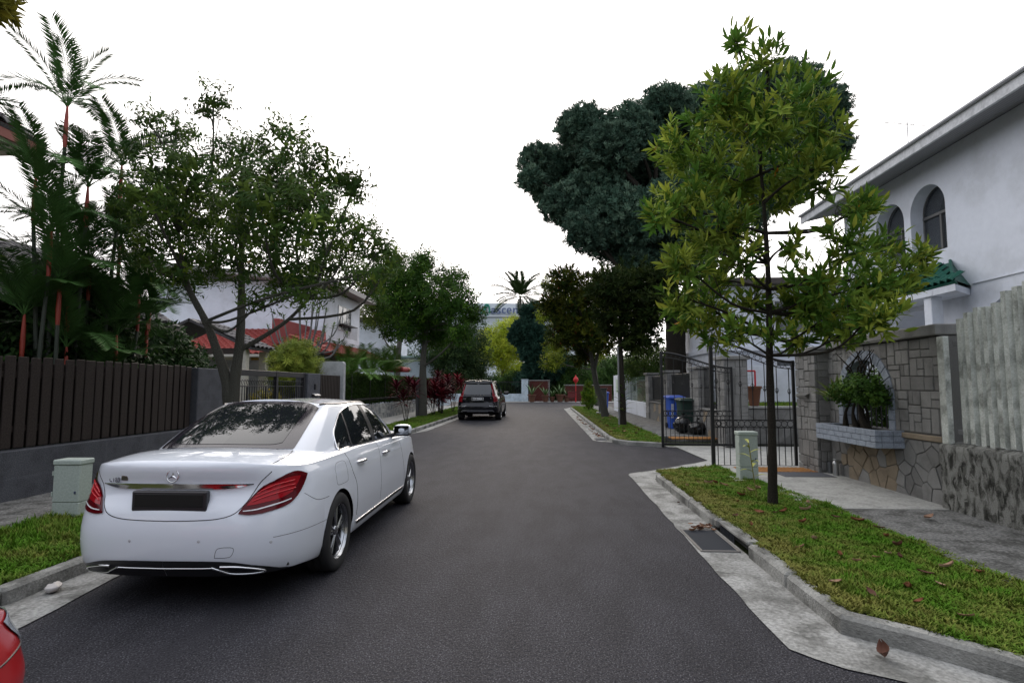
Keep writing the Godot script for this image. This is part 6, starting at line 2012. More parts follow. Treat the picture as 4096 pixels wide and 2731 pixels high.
	# bumper: black lower valance, bright exhaust surrounds, tow flap, sensors and cut lines
	part(t, "valance", car_panel(g, [Vector3(0, 0.205, 2.31), Vector3(0.3, 0.205, 2.3), Vector3(0.55, 0.205, 2.26), Vector3(0.70, 0.21, 2.16), Vector3(0.79, 0.225, 2.02)], [Vector3(0, 0.368, 2.47), Vector3(0.3, 0.366, 2.46), Vector3(0.5, 0.35, 2.43), Vector3(0.68, 0.30, 2.33), Vector3(0.80, 0.235, 2.06)], 0.005, 0, 30, 8), black)
	both(t, "exhaust_trim", car_line(g, [Vector3(0.40, 0.318, 2.45), Vector3(0.50, 0.318, 2.42), Vector3(0.60, 0.305, 2.36), Vector3(0.655, 0.28, 2.3), Vector3(0.60, 0.262, 2.34), Vector3(0.46, 0.262, 2.4), Vector3(0.40, 0.285, 2.43), Vector3(0.34, 0.315, 2.45)], 0.009, 0.008), chrome)
	both(t, "exhaust_outlet", car_panel(g, [Vector3(0.45, 0.268, 2.4), Vector3(0.61, 0.272, 2.34)], [Vector3(0.45, 0.31, 2.43), Vector3(0.59, 0.30, 2.36)], 0.008, 1, 8, 4), flat("trim_black", lin(0.012, 0.012, 0.014), 0.35))
	part(t, "valance_strip", car_line(g, [Vector3(0, 0.316, 2.45), Vector3(0.15, 0.316, 2.45), Vector3(0.34, 0.316, 2.44)], 0.006, 0.007, 0), chrome)
	part(t, "tow_flap", car_line(g, [Vector3(0.36, 0.385, 2.46), Vector3(0.44, 0.385, 2.45), Vector3(0.475, 0.40, 2.44), Vector3(0.485, 0.45, 2.44), Vector3(0.41, 0.455, 2.46), Vector3(0.375, 0.44, 2.46), Vector3(0.36, 0.385, 2.46)], 0.0016, 0.0), gap)
	for q in [Vector3(0.71, 0.47, 2.34), Vector3(0.25, 0.5, 2.46)]:
		for s in [1.0, -1.0]:
			var e := car_at(g, car_near(g, q))
			var sn := Mb.new()
			sn.lathe([[0.011, 0.0], [0.010, 0.002], [0.001, 0.0025]], 14)
			var nn: Vector3 = e[1]
			var pp: Vector3 = e[0]
			part(t, "parking_sensor", sn.mesh(), flat("sensor", lin(0.5, 0.5, 0.53), 0.35), Transform3D(facing(Vector3(nn.x * s, nn.y, nn.z)), Vector3(pp.x * s, pp.y, pp.z)))
	both(t, "bumper_cut_line", car_line(g, [Vector3(0.83, 0.755, 2.05), Vector3(0.86, 0.70, 1.95), Vector3(0.89, 0.672, 1.85), Vector3(0.9, 0.665, 1.68)], 0.0025, -0.0008), gap)
	both(t, "bumper_cut_line", car_line(g, [Vector3(0.72, 0.50, 2.33), Vector3(0.8, 0.50, 2.2), Vector3(0.87, 0.495, 1.98), Vector3(0.9, 0.49, 1.74)], 0.0018, -0.0004), gap)
	# mirrors
	var mm := Mb.new()
	var mrows := []
	for k in 9:
		var a := PI * k / 8
		var line := PackedVector3Array()
		for q in 17:
			var b := TAU * q / 16
			var px := signf(cos(b)) * pow(absf(cos(b)), 0.7) * 0.115
			var py := signf(sin(b)) * pow(absf(sin(b)), 0.7) * 0.07
			line.append(Vector3(0.955 + px * pow(sin(a), 0.5), 1.03 + py * pow(sin(a), 0.5), -0.62 - cos(a) * 0.075))
		mrows.append(line)
	mm.grid(mrows, false, true)
	var mir := both(t, "door_mirror", mm.mesh(), white)
	var mb2 := Mb.new()
	mb2.tube([Vector3(0.78, 0.955, -0.62), Vector3(0.86, 0.975, -0.62), Vector3(0.93, 0.985, -0.62)], [0.03, 0.025, 0.03], 8)
	mb2.cbox(Vector3(0.2, 0.05, 0.13), 0.02, at(0.955, 0.985, -0.615))
	both(t, "mirror_foot", mb2.mesh(), black)
	var mb3 := Mb.new()
	mb3.cbox(Vector3(0.185, 0.105, 0.006), 0.003, at(0.955, 1.032, -0.551))
	both(t, "mirror_glass", mb3.mesh(), flat("mirror", lin(0.2, 0.21, 0.23), 0.02, 1.0))
	for z in [1.42, -1.42]:
		for s in [1.0, -1.0]:
			wheel(t, Vector3(s * 0.785, 0.325, z), s, 0.325, 0.225, 5, flat("rim_alloy", lin(0.42, 0.43, 0.45), 0.22, 1.0))
	# nose, not in view
	both(t, "headlamp", car_panel(g, [Vector3(0.5, 0.62, -2.12), Vector3(0.7, 0.62, -2.02), Vector3(0.85, 0.68, -1.75)], [Vector3(0.5, 0.72, -2.08), Vector3(0.68, 0.76, -1.95), Vector3(0.83, 0.78, -1.72)], 0.004, 1, 12, 5), flat("headlamp", lin(0.35, 0.37, 0.4), 0.05, 0.3))
	part(t, "grille", car_panel(g, [Vector3(0, 0.42, -2.2), Vector3(0.36, 0.42, -2.17)], [Vector3(0, 0.66, -2.18), Vector3(0.42, 0.66, -2.14)], 0.004, 0, 10, 5), black)

func suv_shape() -> Dictionary:
	return {
		"low": [Vector2(0, 2.50), Vector2(0.3, 2.495), Vector2(0.55, 2.47), Vector2(0.74, 2.40), Vector2(0.86, 2.27), Vector2(0.925, 2.05), Vector2(0.955, 1.78), Vector2(0.962, 1.49), Vector2(0.962, 0.9), Vector2(0.96, 0.3), Vector2(0.96, -0.4), Vector2(0.96, -1.0), Vector2(0.955, -1.49), Vector2(0.93, -1.8), Vector2(0.87, -2.05), Vector2(0.74, -2.25), Vector2(0.45, -2.38), Vector2(0, -2.42)],
		"top": [1.06, 1.06, 1.058, 1.055, 1.05, 1.045, 1.045, 1.045, 1.045, 1.04, 1.035, 1.03, 1.02, 1.0, 0.96, 0.92, 0.9, 0.9],
		"base": [Vector3(0, 1.10, 2.44), Vector3(0.28, 1.10, 2.43), Vector3(0.52, 1.10, 2.40), Vector3(0.68, 1.095, 2.33), Vector3(0.77, 1.09, 2.2), Vector3(0.825, 1.085, 1.98), Vector3(0.85, 1.08, 1.7), Vector3(0.865, 1.08, 1.4), Vector3(0.875, 1.075, 0.9), Vector3(0.875, 1.07, 0.3), Vector3(0.87, 1.065, -0.3), Vector3(0.86, 1.065, -0.75), Vector3(0.83, 1.075, -1.0), Vector3(0.75, 1.09, -1.12), Vector3(0.62, 1.1, -1.2), Vector3(0.45, 1.11, -1.26), Vector3(0.22, 1.115, -1.29), Vector3(0, 1.117, -1.3)],
		"roof": [Vector3(0, 1.70, 2.19), Vector3(0.24, 1.70, 2.185), Vector3(0.42, 1.695, 2.165), Vector3(0.54, 1.685, 2.11), Vector3(0.61, 1.672, 2.0), Vector3(0.635, 1.668, 1.8), Vector3(0.645, 1.672, 1.5), Vector3(0.655, 1.68, 1.2), Vector3(0.66, 1.69, 0.8), Vector3(0.665, 1.695, 0.4), Vector3(0.66, 1.695, 0.0), Vector3(0.65, 1.685, -0.25), Vector3(0.625, 1.67, -0.4), Vector3(0.58, 1.662, -0.48), Vector3(0.48, 1.663, -0.54), Vector3(0.33, 1.668, -0.58), Vector3(0.16, 1.67, -0.6), Vector3(0, 1.672, -0.61)],
		"deck": [0.008, 0.008, 0.008, 0.008, 0.008, 0.008, 0.008, 0.008, 0.008, 0.008, 0.008, 0.008, 0.015, 0.03, 0.04, 0.05, 0.05, 0.05],
		"width": [[0.25, 0.95], [0.4, 0.985], [0.6, 1.0], [0.8, 0.995], [0.95, 0.97], [1.06, 0.93]],
		"tail": [[0.25, -0.16], [0.36, -0.05], [0.45, -0.01], [0.55, 0.0], [0.66, -0.01], [0.75, -0.06], [0.85, -0.07], [1.06, -0.05]],
		"nose": [[0.25, 0.1], [0.4, 0.0], [0.8, 0.02], [1.0, 0.12]],
		"sill": 0.30, "lift": 0.06, "axles": [1.49, -1.49], "arch": 0.405, "hub": 0.37, "bulge": 0.03, "crown": 0.06, "roof_half": 0.65, "cols": 150,
	}

func build_suv() -> void:
	var g := car_grid(suv_shape())
	var t := thing("black_estate_car", "tall black estate car with red upright tail lamps parked further up the street", "car", Vector3(-3.03, 0, -28.95), 0.0)
	t.scale = Vector3.ONE * 1.08
	var blk := paint("car_black", lin(0.006, 0.006, 0.009))
	blk.metallic_specular = 0.1
	var glass := flat("car_glass", lin(0.012, 0.014, 0.017), 0.02, 0.0, 0.9)
	var chrome := flat("chrome", lin(0.78, 0.78, 0.8), 0.08, 1.0)
	var black := flat("trim_black", lin(0.012, 0.012, 0.014), 0.35)
	var red := flat("suv_lamp_red", lin(0.22, 0.006, 0.012), 0.08, 0.0, 0.7)
	part(t, "body", car_mesh(g), blk)
	var ub := Mb.new()
	under_shape(ub, g, 0.27, 0.55)
	part(t, "underbody", ub.mesh(), flat("underbody", lin(0.008, 0.008, 0.008), 0.9))
	part(t, "rear_window", car_panel(g, [Vector3(0, 1.14, 2.42), Vector3(0.35, 1.14, 2.41), Vector3(0.62, 1.145, 2.35)], [Vector3(0, 1.60, 2.25), Vector3(0.3, 1.60, 2.24), Vector3(0.52, 1.59, 2.17)], 0.004, 0, 20, 8), glass)
	part(t, "spoiler", car_panel(g, [Vector3(0, 1.60, 2.25), Vector3(0.3, 1.60, 2.24), Vector3(0.57, 1.585, 2.14)], [Vector3(0, 1.71, 2.15), Vector3(0.3, 1.71, 2.13), Vector3(0.55, 1.69, 2.05)], 0.055, 0, 20, 4), black)
	both(t, "side_window", car_panel(g, [Vector3(0.83, 1.1, 1.95), Vector3(0.86, 1.1, 1.2), Vector3(0.87, 1.09, 0.4), Vector3(0.87, 1.085, -0.4), Vector3(0.84, 1.09, -0.9)], [Vector3(0.67, 1.60, 1.8), Vector3(0.66, 1.64, 1.2), Vector3(0.67, 1.655, 0.5), Vector3(0.68, 1.62, -0.2), Vector3(0.83, 1.1, -0.9)], 0.004, 1, 30, 8), glass)
	both(t, "window_surround", car_line(g, [Vector3(0.84, 1.09, 1.98), Vector3(0.86, 1.09, 1.2), Vector3(0.87, 1.08, 0.4), Vector3(0.87, 1.075, -0.4), Vector3(0.84, 1.08, -0.93)], 0.009, 0.004), chrome)
	for s in [1, -1]:
		var lp := part(t, "tail_lamp", car_panel(g, [Vector3(0.64, 1.10, 2.37), Vector3(0.62, 1.25, 2.33), Vector3(0.585, 1.45, 2.25), Vector3(0.55, 1.60, 2.18)], [Vector3(0.76, 1.09, 2.22), Vector3(0.685, 1.25, 2.25), Vector3(0.64, 1.45, 2.17), Vector3(0.60, 1.61, 2.10)], 0.008, s, 14, 6), red)
		part(lp, "lens", car_panel(g, [Vector3(0.70, 0.82, 2.38), Vector3(0.68, 0.95, 2.37), Vector3(0.64, 1.10, 2.37)], [Vector3(0.86, 0.84, 2.2), Vector3(0.84, 0.98, 2.18), Vector3(0.77, 1.10, 2.2)], 0.008, s, 12, 6), red)
	both(t, "reflector_trim", car_line(g, [Vector3(0.50, 0.66, 2.47), Vector3(0.56, 0.635, 2.46), Vector3(0.66, 0.625, 2.42), Vector3(0.82, 0.63, 2.3)], 0.011, 0.004), chrome)
	part(t, "skid_plate", car_panel(g, [Vector3(0, 0.40, 2.45), Vector3(0.4, 0.40, 2.44), Vector3(0.72, 0.41, 2.36)], [Vector3(0, 0.475, 2.48), Vector3(0.4, 0.475, 2.47), Vector3(0.66, 0.47, 2.42)], 0.012, 0, 20, 4), flat("skid_silver", lin(0.35, 0.36, 0.38), 0.35, 0.8))
	both(t, "exhaust_outlet", car_panel(g, [Vector3(0.46, 0.395, 2.43), Vector3(0.66, 0.40, 2.38)], [Vector3(0.46, 0.435, 2.45), Vector3(0.65, 0.435, 2.4)], 0.018, 1, 8, 3), flat("trim_black", lin(0.012, 0.012, 0.014), 0.35))
	var pl := bx(t, "number_plate", Vector3(-0.265, 0.885, 2.44), Vector3(0.265, 1.01, 2.462), flat("plate_white", lin(0.75, 0.75, 0.75), 0.5), 0.006)
	part(pl, "plate_field", cube(Vector3(0.51, 0.105, 0.004), 0.002), flat("plate_black", lin(0.001, 0.001, 0.001), 0.6), at(0, 0, 0.012))
	part(pl, "plate_lettering", lettering("SJS208A", 0.085, 0.004), flat("plate_white", lin(0.75, 0.75, 0.75), 0.5), at(0, 0, 0.016))
	var word := "VOLVO"
	for k in 5:
		var x := -0.27 + 0.135 * k
		var e := car_at(g, car_near(g, Vector3(absf(x), 1.112, 2.44)))
		part(t, "letter", lettering(word[k], 0.05, 0.008), chrome, at(x, 1.112, e[0].z + 0.012))
	part(t, "model_lettering", lettering("XC90", 0.04, 0.006), chrome, Transform3D(Basis(Vector3.UP, -0.16), Vector3(-0.58, 0.965, 2.405)))
	part(t, "engine_lettering", lettering("T6", 0.032, 0.006), chrome, Transform3D(Basis(Vector3.UP, 0.16), Vector3(0.58, 0.98, 2.405)))
	both(t, "roof_rail", car_line(g, [Vector3(0.60, 1.70, 1.9), Vector3(0.62, 1.72, 1.5), Vector3(0.63, 1.73, 0.6), Vector3(0.6, 1.72, -0.2)], 0.016, 0.03), flat("rail_silver", lin(0.6, 0.6, 0.62), 0.25, 1.0))
	var fin := Mb.new()
	fin.tube([Vector3(0, 1.755, 1.75), Vector3(0, 1.80, 1.82), Vector3(0, 1.82, 1.86)], [0.03, 0.015, 0.004], 6)
	part(t, "aerial", fin.mesh(), black)
	var mb2 := Mb.new()
	mb2.tube([Vector3(0.86, 1.09, -0.78), Vector3(0.95, 1.12, -0.78)], [0.03, 0.03], 6)
	mb2.cbox(Vector3(0.25, 0.17, 0.14), 0.05, at(1.05, 1.18, -0.78))
	both(t, "door_mirror", mb2.mesh(), blk)
	for z in [1.49, -1.49]:
		for s in [1.0, -1.0]:
			wheel(t, Vector3(s * 0.835, 0.37, z), s, 0.37, 0.27, 5, flat("rim_alloy", lin(0.42, 0.43, 0.45), 0.22, 1.0))
	both(t, "headlamp", car_panel(g, [Vector3(0.6, 0.78, -2.28), Vector3(0.86, 0.8, -2.05)], [Vector3(0.6, 0.9, -2.22), Vector3(0.84, 0.92, -2.0)], 0.004, 1, 8, 4), flat("headlamp", lin(0.35, 0.37, 0.4), 0.05, 0.3))

func build_red_car() -> void:
	var d := sedan_shape()
	d.cols = 150
	var g := car_grid(d)
	var t := thing("red_car", "red car with clear headlamp, only its front corner in the picture", "car", Vector3(-2.77, 0, -0.15))
	var redp := paint("car_red", lin(0.42, 0.006, 0.010))
	var glass := flat("car_glass", lin(0.012, 0.014, 0.017), 0.02, 0.0, 0.9)
	var black := flat("trim_black", lin(0.012, 0.012, 0.014), 0.35)
	part(t, "body", car_mesh(g), redp)
	var ub := Mb.new()
	under_shape(ub, g, 0.2, 0.5)
	part(t, "underbody", ub.mesh(), flat("underbody", lin(0.008, 0.008, 0.008), 0.9))
	part(t, "windscreen", car_panel(g, [Vector3(0, 1.02, -1.18), Vector3(0.3, 1.015, -1.16), Vector3(0.6, 0.99, -1.05)], [Vector3(0, 1.37, -0.53), Vector3(0.25, 1.365, -0.51), Vector3(0.46, 1.35, -0.46)], 0.003, 0), glass)
	part(t, "rear_window", car_panel(g, [Vector3(0, 1.08, 1.78), Vector3(0.26, 1.07, 1.77), Vector3(0.55, 1.05, 1.68)], [Vector3(0, 1.4, 0.98), Vector3(0.22, 1.4, 0.97), Vector3(0.48, 1.33, 0.98)], 0.003, 0), glass)
	both(t, "side_window", car_panel(g, [Vector3(0.78, 1.0, 1.17), Vector3(0.8, 0.975, 0.4), Vector3(0.8, 0.963, -0.1), Vector3(0.76, 0.958, -0.72)], [Vector3(0.72, 1.14, 1.1), Vector3(0.6, 1.35, 0.42), Vector3(0.6, 1.355, 0.06), Vector3(0.755, 0.97, -0.72)], 0.004, 1, 30, 8), glass)
	both(t, "headlamp", car_panel(g, [Vector3(0.45, 0.62, -2.14), Vector3(0.62, 0.615, -2.08), Vector3(0.74, 0.625, -1.98)], [Vector3(0.45, 0.72, -2.08), Vector3(0.62, 0.735, -2.0), Vector3(0.76, 0.73, -1.86)], 0.006, 1, 12, 6), flat("headlamp_clear", lin(0.38, 0.42, 0.48), 0.06, 0.35))
	both(t, "bumper_gap", car_line(g, [Vector3(0.40, 0.60, -2.17), Vector3(0.62, 0.60, -2.09), Vector3(0.76, 0.61, -1.96), Vector3(0.86, 0.60, -1.75)], 0.004, 0.0), black)
	both(t, "fog_lamp_trim", car_panel(g, [Vector3(0.50, 0.33, -2.13), Vector3(0.66, 0.33, -2.05)], [Vector3(0.48, 0.38, -2.14), Vector3(0.66, 0.40, -2.06)], 0.006, 1, 8, 4), flat("chrome", lin(0.78, 0.78, 0.8), 0.08, 1.0))
	part(t, "grille", car_panel(g, [Vector3(0, 0.42, -2.2), Vector3(0.36, 0.42, -2.17)], [Vector3(0, 0.66, -2.18), Vector3(0.40, 0.64, -2.15)], 0.004, 0, 10, 5), black)
	for z in [1.42, -1.42]:
		for s in [1.0, -1.0]:
			wheel(t, Vector3(s * 0.785, 0.325, z), s, 0.325, 0.225, 5, flat("rim_alloy", lin(0.42, 0.43, 0.45), 0.22, 1.0))

# crowns as lobes: x, y, z, radius
const LOBES_YOUNG := [[2.45, 5.92, -6.82, 0.17], [2.74, 5.53, -6.59, 0.25], [3.44, 5.42, -7.11, 0.36], [2.21, 5.05, -6.68, 0.44], [2.66, 4.74, -6.52, 0.53], [3.56, 4.90, -7.12, 0.36], [2.05, 5.12, -8.05, 0.44], [2.51, 4.60, -7.84, 0.64], [3.26, 4.40, -7.78, 0.61], [3.37, 4.26, -6.80, 0.40], [1.83, 4.01, -7.37, 0.43], [2.19, 3.55, -6.90, 0.43], [1.46, 3.69, -6.71, 0.20], [1.70, 3.02, -6.59, 0.33], [1.66, 2.69, -6.79, 0.29], [2.47, 3.11, -8.07, 0.31], [2.46, 2.47, -7.89, 0.38], [2.06, 2.59, -7.85, 0.29], [4.34, 4.06, -7.84, 0.31], [3.66, 3.30, -6.75, 0.37], [3.39, 2.87, -6.96, 0.41], [4.28, 2.93, -7.53, 0.50], [4.79, 3.05, -7.72, 0.42], [5.26, 3.37, -7.94, 0.24], [3.99, 2.59, -7.98, 0.47], [3.76, 2.41, -6.56, 0.36], [2.77, 2.74, -7.49, 0.26], [3.24, 2.66, -7.61, 0.27], [3.20, 3.45, -7.31, 0.16], [2.37, 3.10, -6.72, 0.25], [2.10, 2.65, -7.25, 0.28], [2.24, 2.22, -6.56, 0.21], [2.28, 3.66, -8.08, 0.35], [3.00, 3.62, -7.96, 0.21], [3.42, 2.63, -7.39, 0.28], [2.79, 2.25, -6.94, 0.19], [3.64, 2.29, -8.04, 0.23], [3.92, 2.29, -7.43, 0.25], [4.60, 4.17, -7.99, 0.22], [4.80, 3.59, -7.93, 0.27]]
const LOBES_FORKED := [[-5.61, 6.46, -8.93, 0.31], [-5.65, 5.05, -8.56, 0.57], [-5.24, 5.60, -9.30, 0.54], [-4.14, 5.56, -8.62, 0.42], [-3.10, 4.60, -7.55, 0.39], [-2.82, 4.62, -8.12, 0.30], [-6.36, 4.83, -10.15, 0.83], [-3.72, 3.95, -7.07, 0.58], [-3.01, 3.83, -7.09, 0.52], [-3.25, 4.20, -9.41, 0.48], [-2.44, 3.58, -8.02, 0.24], [-6.01, 3.72, -9.04, 0.60], [-5.03, 3.73, -8.78, 0.58], [-3.97, 3.52, -8.27, 0.52], [-4.28, 4.01, -10.89, 0.61], [-3.42, 2.93, -7.68, 0.27], [-6.09, 4.47, -8.55, 0.53], [-5.69, 4.85, -7.71, 0.36], [-7.09, 4.14, -9.43, 0.48], [-4.16, 2.88, -8.01, 0.22], [-4.11, 4.79, -8.32, 0.45], [-4.38, 5.13, -9.89, 0.46], [-4.59, 4.60, -8.18, 0.45], [-6.95, 6.33, -9.13, 0.24], [-7.35, 6.71, -10.52, 0.38], [-5.53, 4.31, -7.30, 0.34], [-2.25, 3.10, -7.15, 0.20], [-2.18, 3.40, -7.82, 0.18], [-7.78, 4.96, -9.96, 0.43]]
const LOBES_VERGE := [[-6.44, 7.22, -28.50, 1.29], [-5.32, 5.91, -27.52, 1.61], [-6.82, 5.96, -27.76, 1.41], [-4.09, 5.66, -27.36, 1.19], [-3.42, 5.27, -28.09, 0.66], [-7.31, 6.94, -27.01, 0.80], [-6.27, 8.19, -28.71, 0.85], [-4.85, 7.23, -29.23, 1.09], [-8.16, 5.87, -29.38, 0.92], [-5.91, 4.85, -28.81, 1.24], [-5.43, 4.33, -29.40, 1.10], [-3.95, 4.20, -26.95, 0.84], [-6.66, 4.50, -27.65, 0.91], [-7.91, 4.69, -29.41, 0.83]]
const LOBES_BACKLEFT := [[-13.04, 9.63, -41.38, 1.61], [-10.88, 10.70, -39.55, 1.23], [-12.08, 8.24, -42.22, 1.81], [-10.33, 9.62, -40.60, 1.42], [-12.72, 7.15, -41.59, 1.46]]
const LOBES_DARKMID := [[-6.63, 5.12, -45.76, 2.50], [-8.33, 4.54, -45.15, 1.94], [-5.65, 3.35, -46.66, 1.45], [-7.19, 2.93, -44.82, 1.75]]
const LOBES_LIME := [[-4.63, 9.52, -74.41, 1.51], [-3.90, 10.25, -77.31, 1.57], [-5.49, 8.15, -74.16, 1.97], [-6.79, 6.59, -72.55, 1.92], [-3.39, 6.59, -72.72, 2.04], [-5.43, 5.49, -73.35, 2.06], [-4.16, 4.16, -76.42, 2.03], [-7.83, 5.25, -74.31, 1.51], [-2.86, 8.41, -73.95, 1.27], [-8.39, 6.62, -72.99, 1.37], [-7.56, 8.75, -77.41, 1.57], [-4.93, 2.64, -74.62, 1.74]]
const LOBES_CONIFER2 := [[-0.97, 9.95, -64.30, 1.40], [-1.62, 7.59, -63.94, 1.99], [-0.13, 5.97, -63.93, 2.29], [0.36, 3.49, -64.20, 2.10], [-0.86, 2.11, -65.42, 2.04], [1.26, 4.48, -64.16, 1.70]]
const LOBES_GLOSSY := [[1.19, 6.76, -27.10, 1.01], [1.88, 5.29, -28.18, 1.49], [0.98, 4.24, -27.60, 0.99], [2.89, 6.71, -29.39, 1.33], [2.87, 4.20, -27.29, 1.17], [0.40, 5.87, -28.27, 0.79], [2.02, 3.23, -28.86, 0.76], [3.61, 5.58, -27.98, 0.98]]
const LOBES_GLOSSY2 := [[3.70, 5.78, -23.08, 1.19], [3.18, 4.39, -22.06, 1.13], [4.28, 4.66, -21.58, 0.94], [3.82, 3.51, -21.92, 0.89], [2.58, 5.45, -21.17, 0.91], [4.71, 5.74, -21.94, 0.79]]
const LOBES_BIG := [[2.06, 14.01, -26.39, 1.28], [-0.06, 13.65, -29.21, 1.09], [1.32, 13.08, -28.96, 1.31], [-0.46, 12.04, -27.49, 0.69], [3.19, 12.58, -25.44, 1.35], [2.66, 10.97, -26.42, 1.40], [1.19, 10.33, -26.37, 1.15], [4.34, 13.87, -26.22, 1.35], [6.04, 15.07, -26.32, 1.15], [5.46, 12.82, -29.13, 2.00], [4.01, 9.51, -25.92, 1.58], [2.15, 8.80, -25.53, 1.11], [7.38, 14.32, -29.38, 2.20], [8.33, 15.38, -27.79, 1.60], [10.75, 16.74, -29.66, 1.94], [11.92, 15.81, -27.07, 1.77], [14.65, 16.19, -29.26, 1.46], [14.78, 13.84, -28.18, 0.92], [13.67, 13.91, -28.78, 1.70], [11.39, 14.10, -28.58, 2.14], [8.79, 12.11, -27.47, 2.06], [6.39, 9.81, -25.71, 1.76], [9.36, 10.35, -26.23, 1.72], [5.40, 9.07, -29.14, 1.27], [7.23, 9.08, -29.26, 1.51], [9.07, 9.55, -29.37, 1.28], [11.62, 11.14, -26.78, 1.13], [0.20, 11.41, -28.19, 0.62], [5.80, 9.90, -28.82, 1.57], [8.29, 10.56, -28.13, 1.53]]
const LOBES_BIG_LOW := [[3.31, 8.53, -26.93, 1.05], [2.01, 9.67, -26.36, 0.90], [4.40, 7.58, -26.61, 0.95], [5.84, 7.37, -26.67, 0.91], [7.15, 7.37, -25.84, 0.93], [3.77, 9.45, -27.15, 1.18], [5.04, 8.58, -27.21, 1.06], [2.95, 9.99, -25.45, 0.79]]
const LOBES_SUNLIT := [[0.79, 10.35, -47.88, 0.97], [1.72, 9.00, -47.85, 1.27], [0.39, 7.72, -46.67, 0.95], [1.92, 6.69, -44.18, 1.17], [1.50, 5.22, -47.60, 1.26], [2.96, 5.68, -44.51, 1.25], [2.84, 9.00, -47.87, 1.12], [4.53, 4.78, -46.67, 1.31], [0.87, 3.59, -44.24, 0.97]]
const LOBES_ENDGREEN := [[-9.35, 2.51, -64.67, 1.51], [-7.52, 2.64, -66.54, 1.35], [-5.16, 2.01, -66.28, 1.34], [-3.38, 2.43, -66.99, 1.36], [-1.57, 2.97, -67.71, 1.16], [0.00, 2.71, -64.87, 1.31], [2.23, 2.39, -64.01, 1.30], [4.45, 2.64, -67.69, 1.37], [5.94, 2.88, -64.05, 1.30], [8.08, 3.58, -67.51, 2.10], [3.26, 3.99, -64.46, 1.51], [1.30, 2.02, -67.24, 1.26]]
const LOBES_BEHINDGATE := [[5.82, 3.03, -32.13, 1.13], [7.13, 3.42, -32.51, 1.01], [8.02, 2.87, -31.20, 0.97], [5.14, 2.55, -32.51, 0.76]]

# ---------- leaves and sprigs ----------
func sprig(kind: String, variant := 0) -> ArrayMesh:
	var key := "%s_%d" % [kind, variant]
	if meshes.has(key):
		return meshes[key]
	var b := Mb.new()
	match kind:
		"rosette":  # long glossy leaves crowded towards a shoot tip
			b.tube([Vector3(0.02, -0.20, 0), Vector3(0, -0.08, 0), Vector3(0, 0.03, 0)], [0.005, 0.004, 0.003], 4)
			for k in 10:
				var a := k * 2.4 + rng.randf_range(-0.4, 0.4)
				var up := 0.0 + 0.24 * k + rng.randf_range(-0.3, 0.3)
				b.leaf2(Vector3(0, -0.13 + 0.016 * k, 0), Vector3(cos(a), up, sin(a)).normalized(), Vector3.UP, rng.randf_range(0.12, 0.185), rng.randf_range(0.036, 0.05), rng.randf_range(0.0, 0.3), 0.35)
		"twig":  # alternate pointed leaves that hang a little
			b.tube([Vector3(0, 0, 0), Vector3(0.0, 0.10, 0.02), Vector3(0.0, 0.2, 0.0)], [0.004, 0.002], 4)
			for k in 10:
				var a := k * 2.1 + rng.randf_range(-0.5, 0.5)
				b.leaf(Vector3(0, 0.02 * k, 0), Vector3(cos(a), rng.randf_range(-0.25, 0.4), sin(a)).normalized(), Vector3.UP, rng.randf_range(0.08, 0.12), 0.034, 0.45, 0.2)
		"broad":  # coarse spray for trees further off
			for k in 14:
				var d := Vector3(rng.randf_range(-1, 1), rng.randf_range(-0.5, 0.9), rng.randf_range(-1, 1)).normalized()
				b.leaf(ball_point() * 0.18, d, (Vector3.UP + ball_point() * 0.6).normalized(), rng.randf_range(0.1, 0.16), 0.06, 0.3, 0.2)
		"feather":  # tuft of fine scaly shoots
			for k in 26:
				var d := Vector3(rng.randf_range(-0.9, 0.9), rng.randf_range(0.2, 1.2), rng.randf_range(-0.9, 0.9)).normalized()
				var o := ball_point() * 0.10
				var s := d.cross(Vector3(rng.randf(), 0.2, rng.randf())).normalized() * 0.016
				var l := rng.randf_range(0.09, 0.17)
				b.tri(o - s, o + d * l * 0.6 + s * 0.9, o + s)
				b.tri(o - s, o + d * l * 0.6 - s * 0.9, o + d * l * 0.6 + s * 0.9)
				b.tri(o + d * l * 0.6 - s * 0.9, o + d * l, o + d * l * 0.6 + s * 0.9)
		"needle":  # narrow pale leaves round a tip
			for k in 16:
				var a := k * 2.4
				b.leaf(Vector3(0, 0.006 * k - 0.05, 0), Vector3(cos(a), 0.1 + 0.07 * k, sin(a)).normalized(), Vector3.UP, 0.15, 0.022, 0.4, 0.15)
		"small":
			for k in 9:
				var d := Vector3(rng.randf_range(-1, 1), rng.randf_range(-0.2, 1.0), rng.randf_range(-1, 1)).normalized()
				b.leaf(ball_point() * 0.05, d, Vector3.UP, 0.06, 0.036, 0.2, 0.2)
		"one":
			b.leaf2(Vector3.ZERO, Vector3.UP, Vector3.BACK, 0.15, 0.05, 0.2, 0.3)
	meshes[key] = b.mesh()
	return meshes[key]

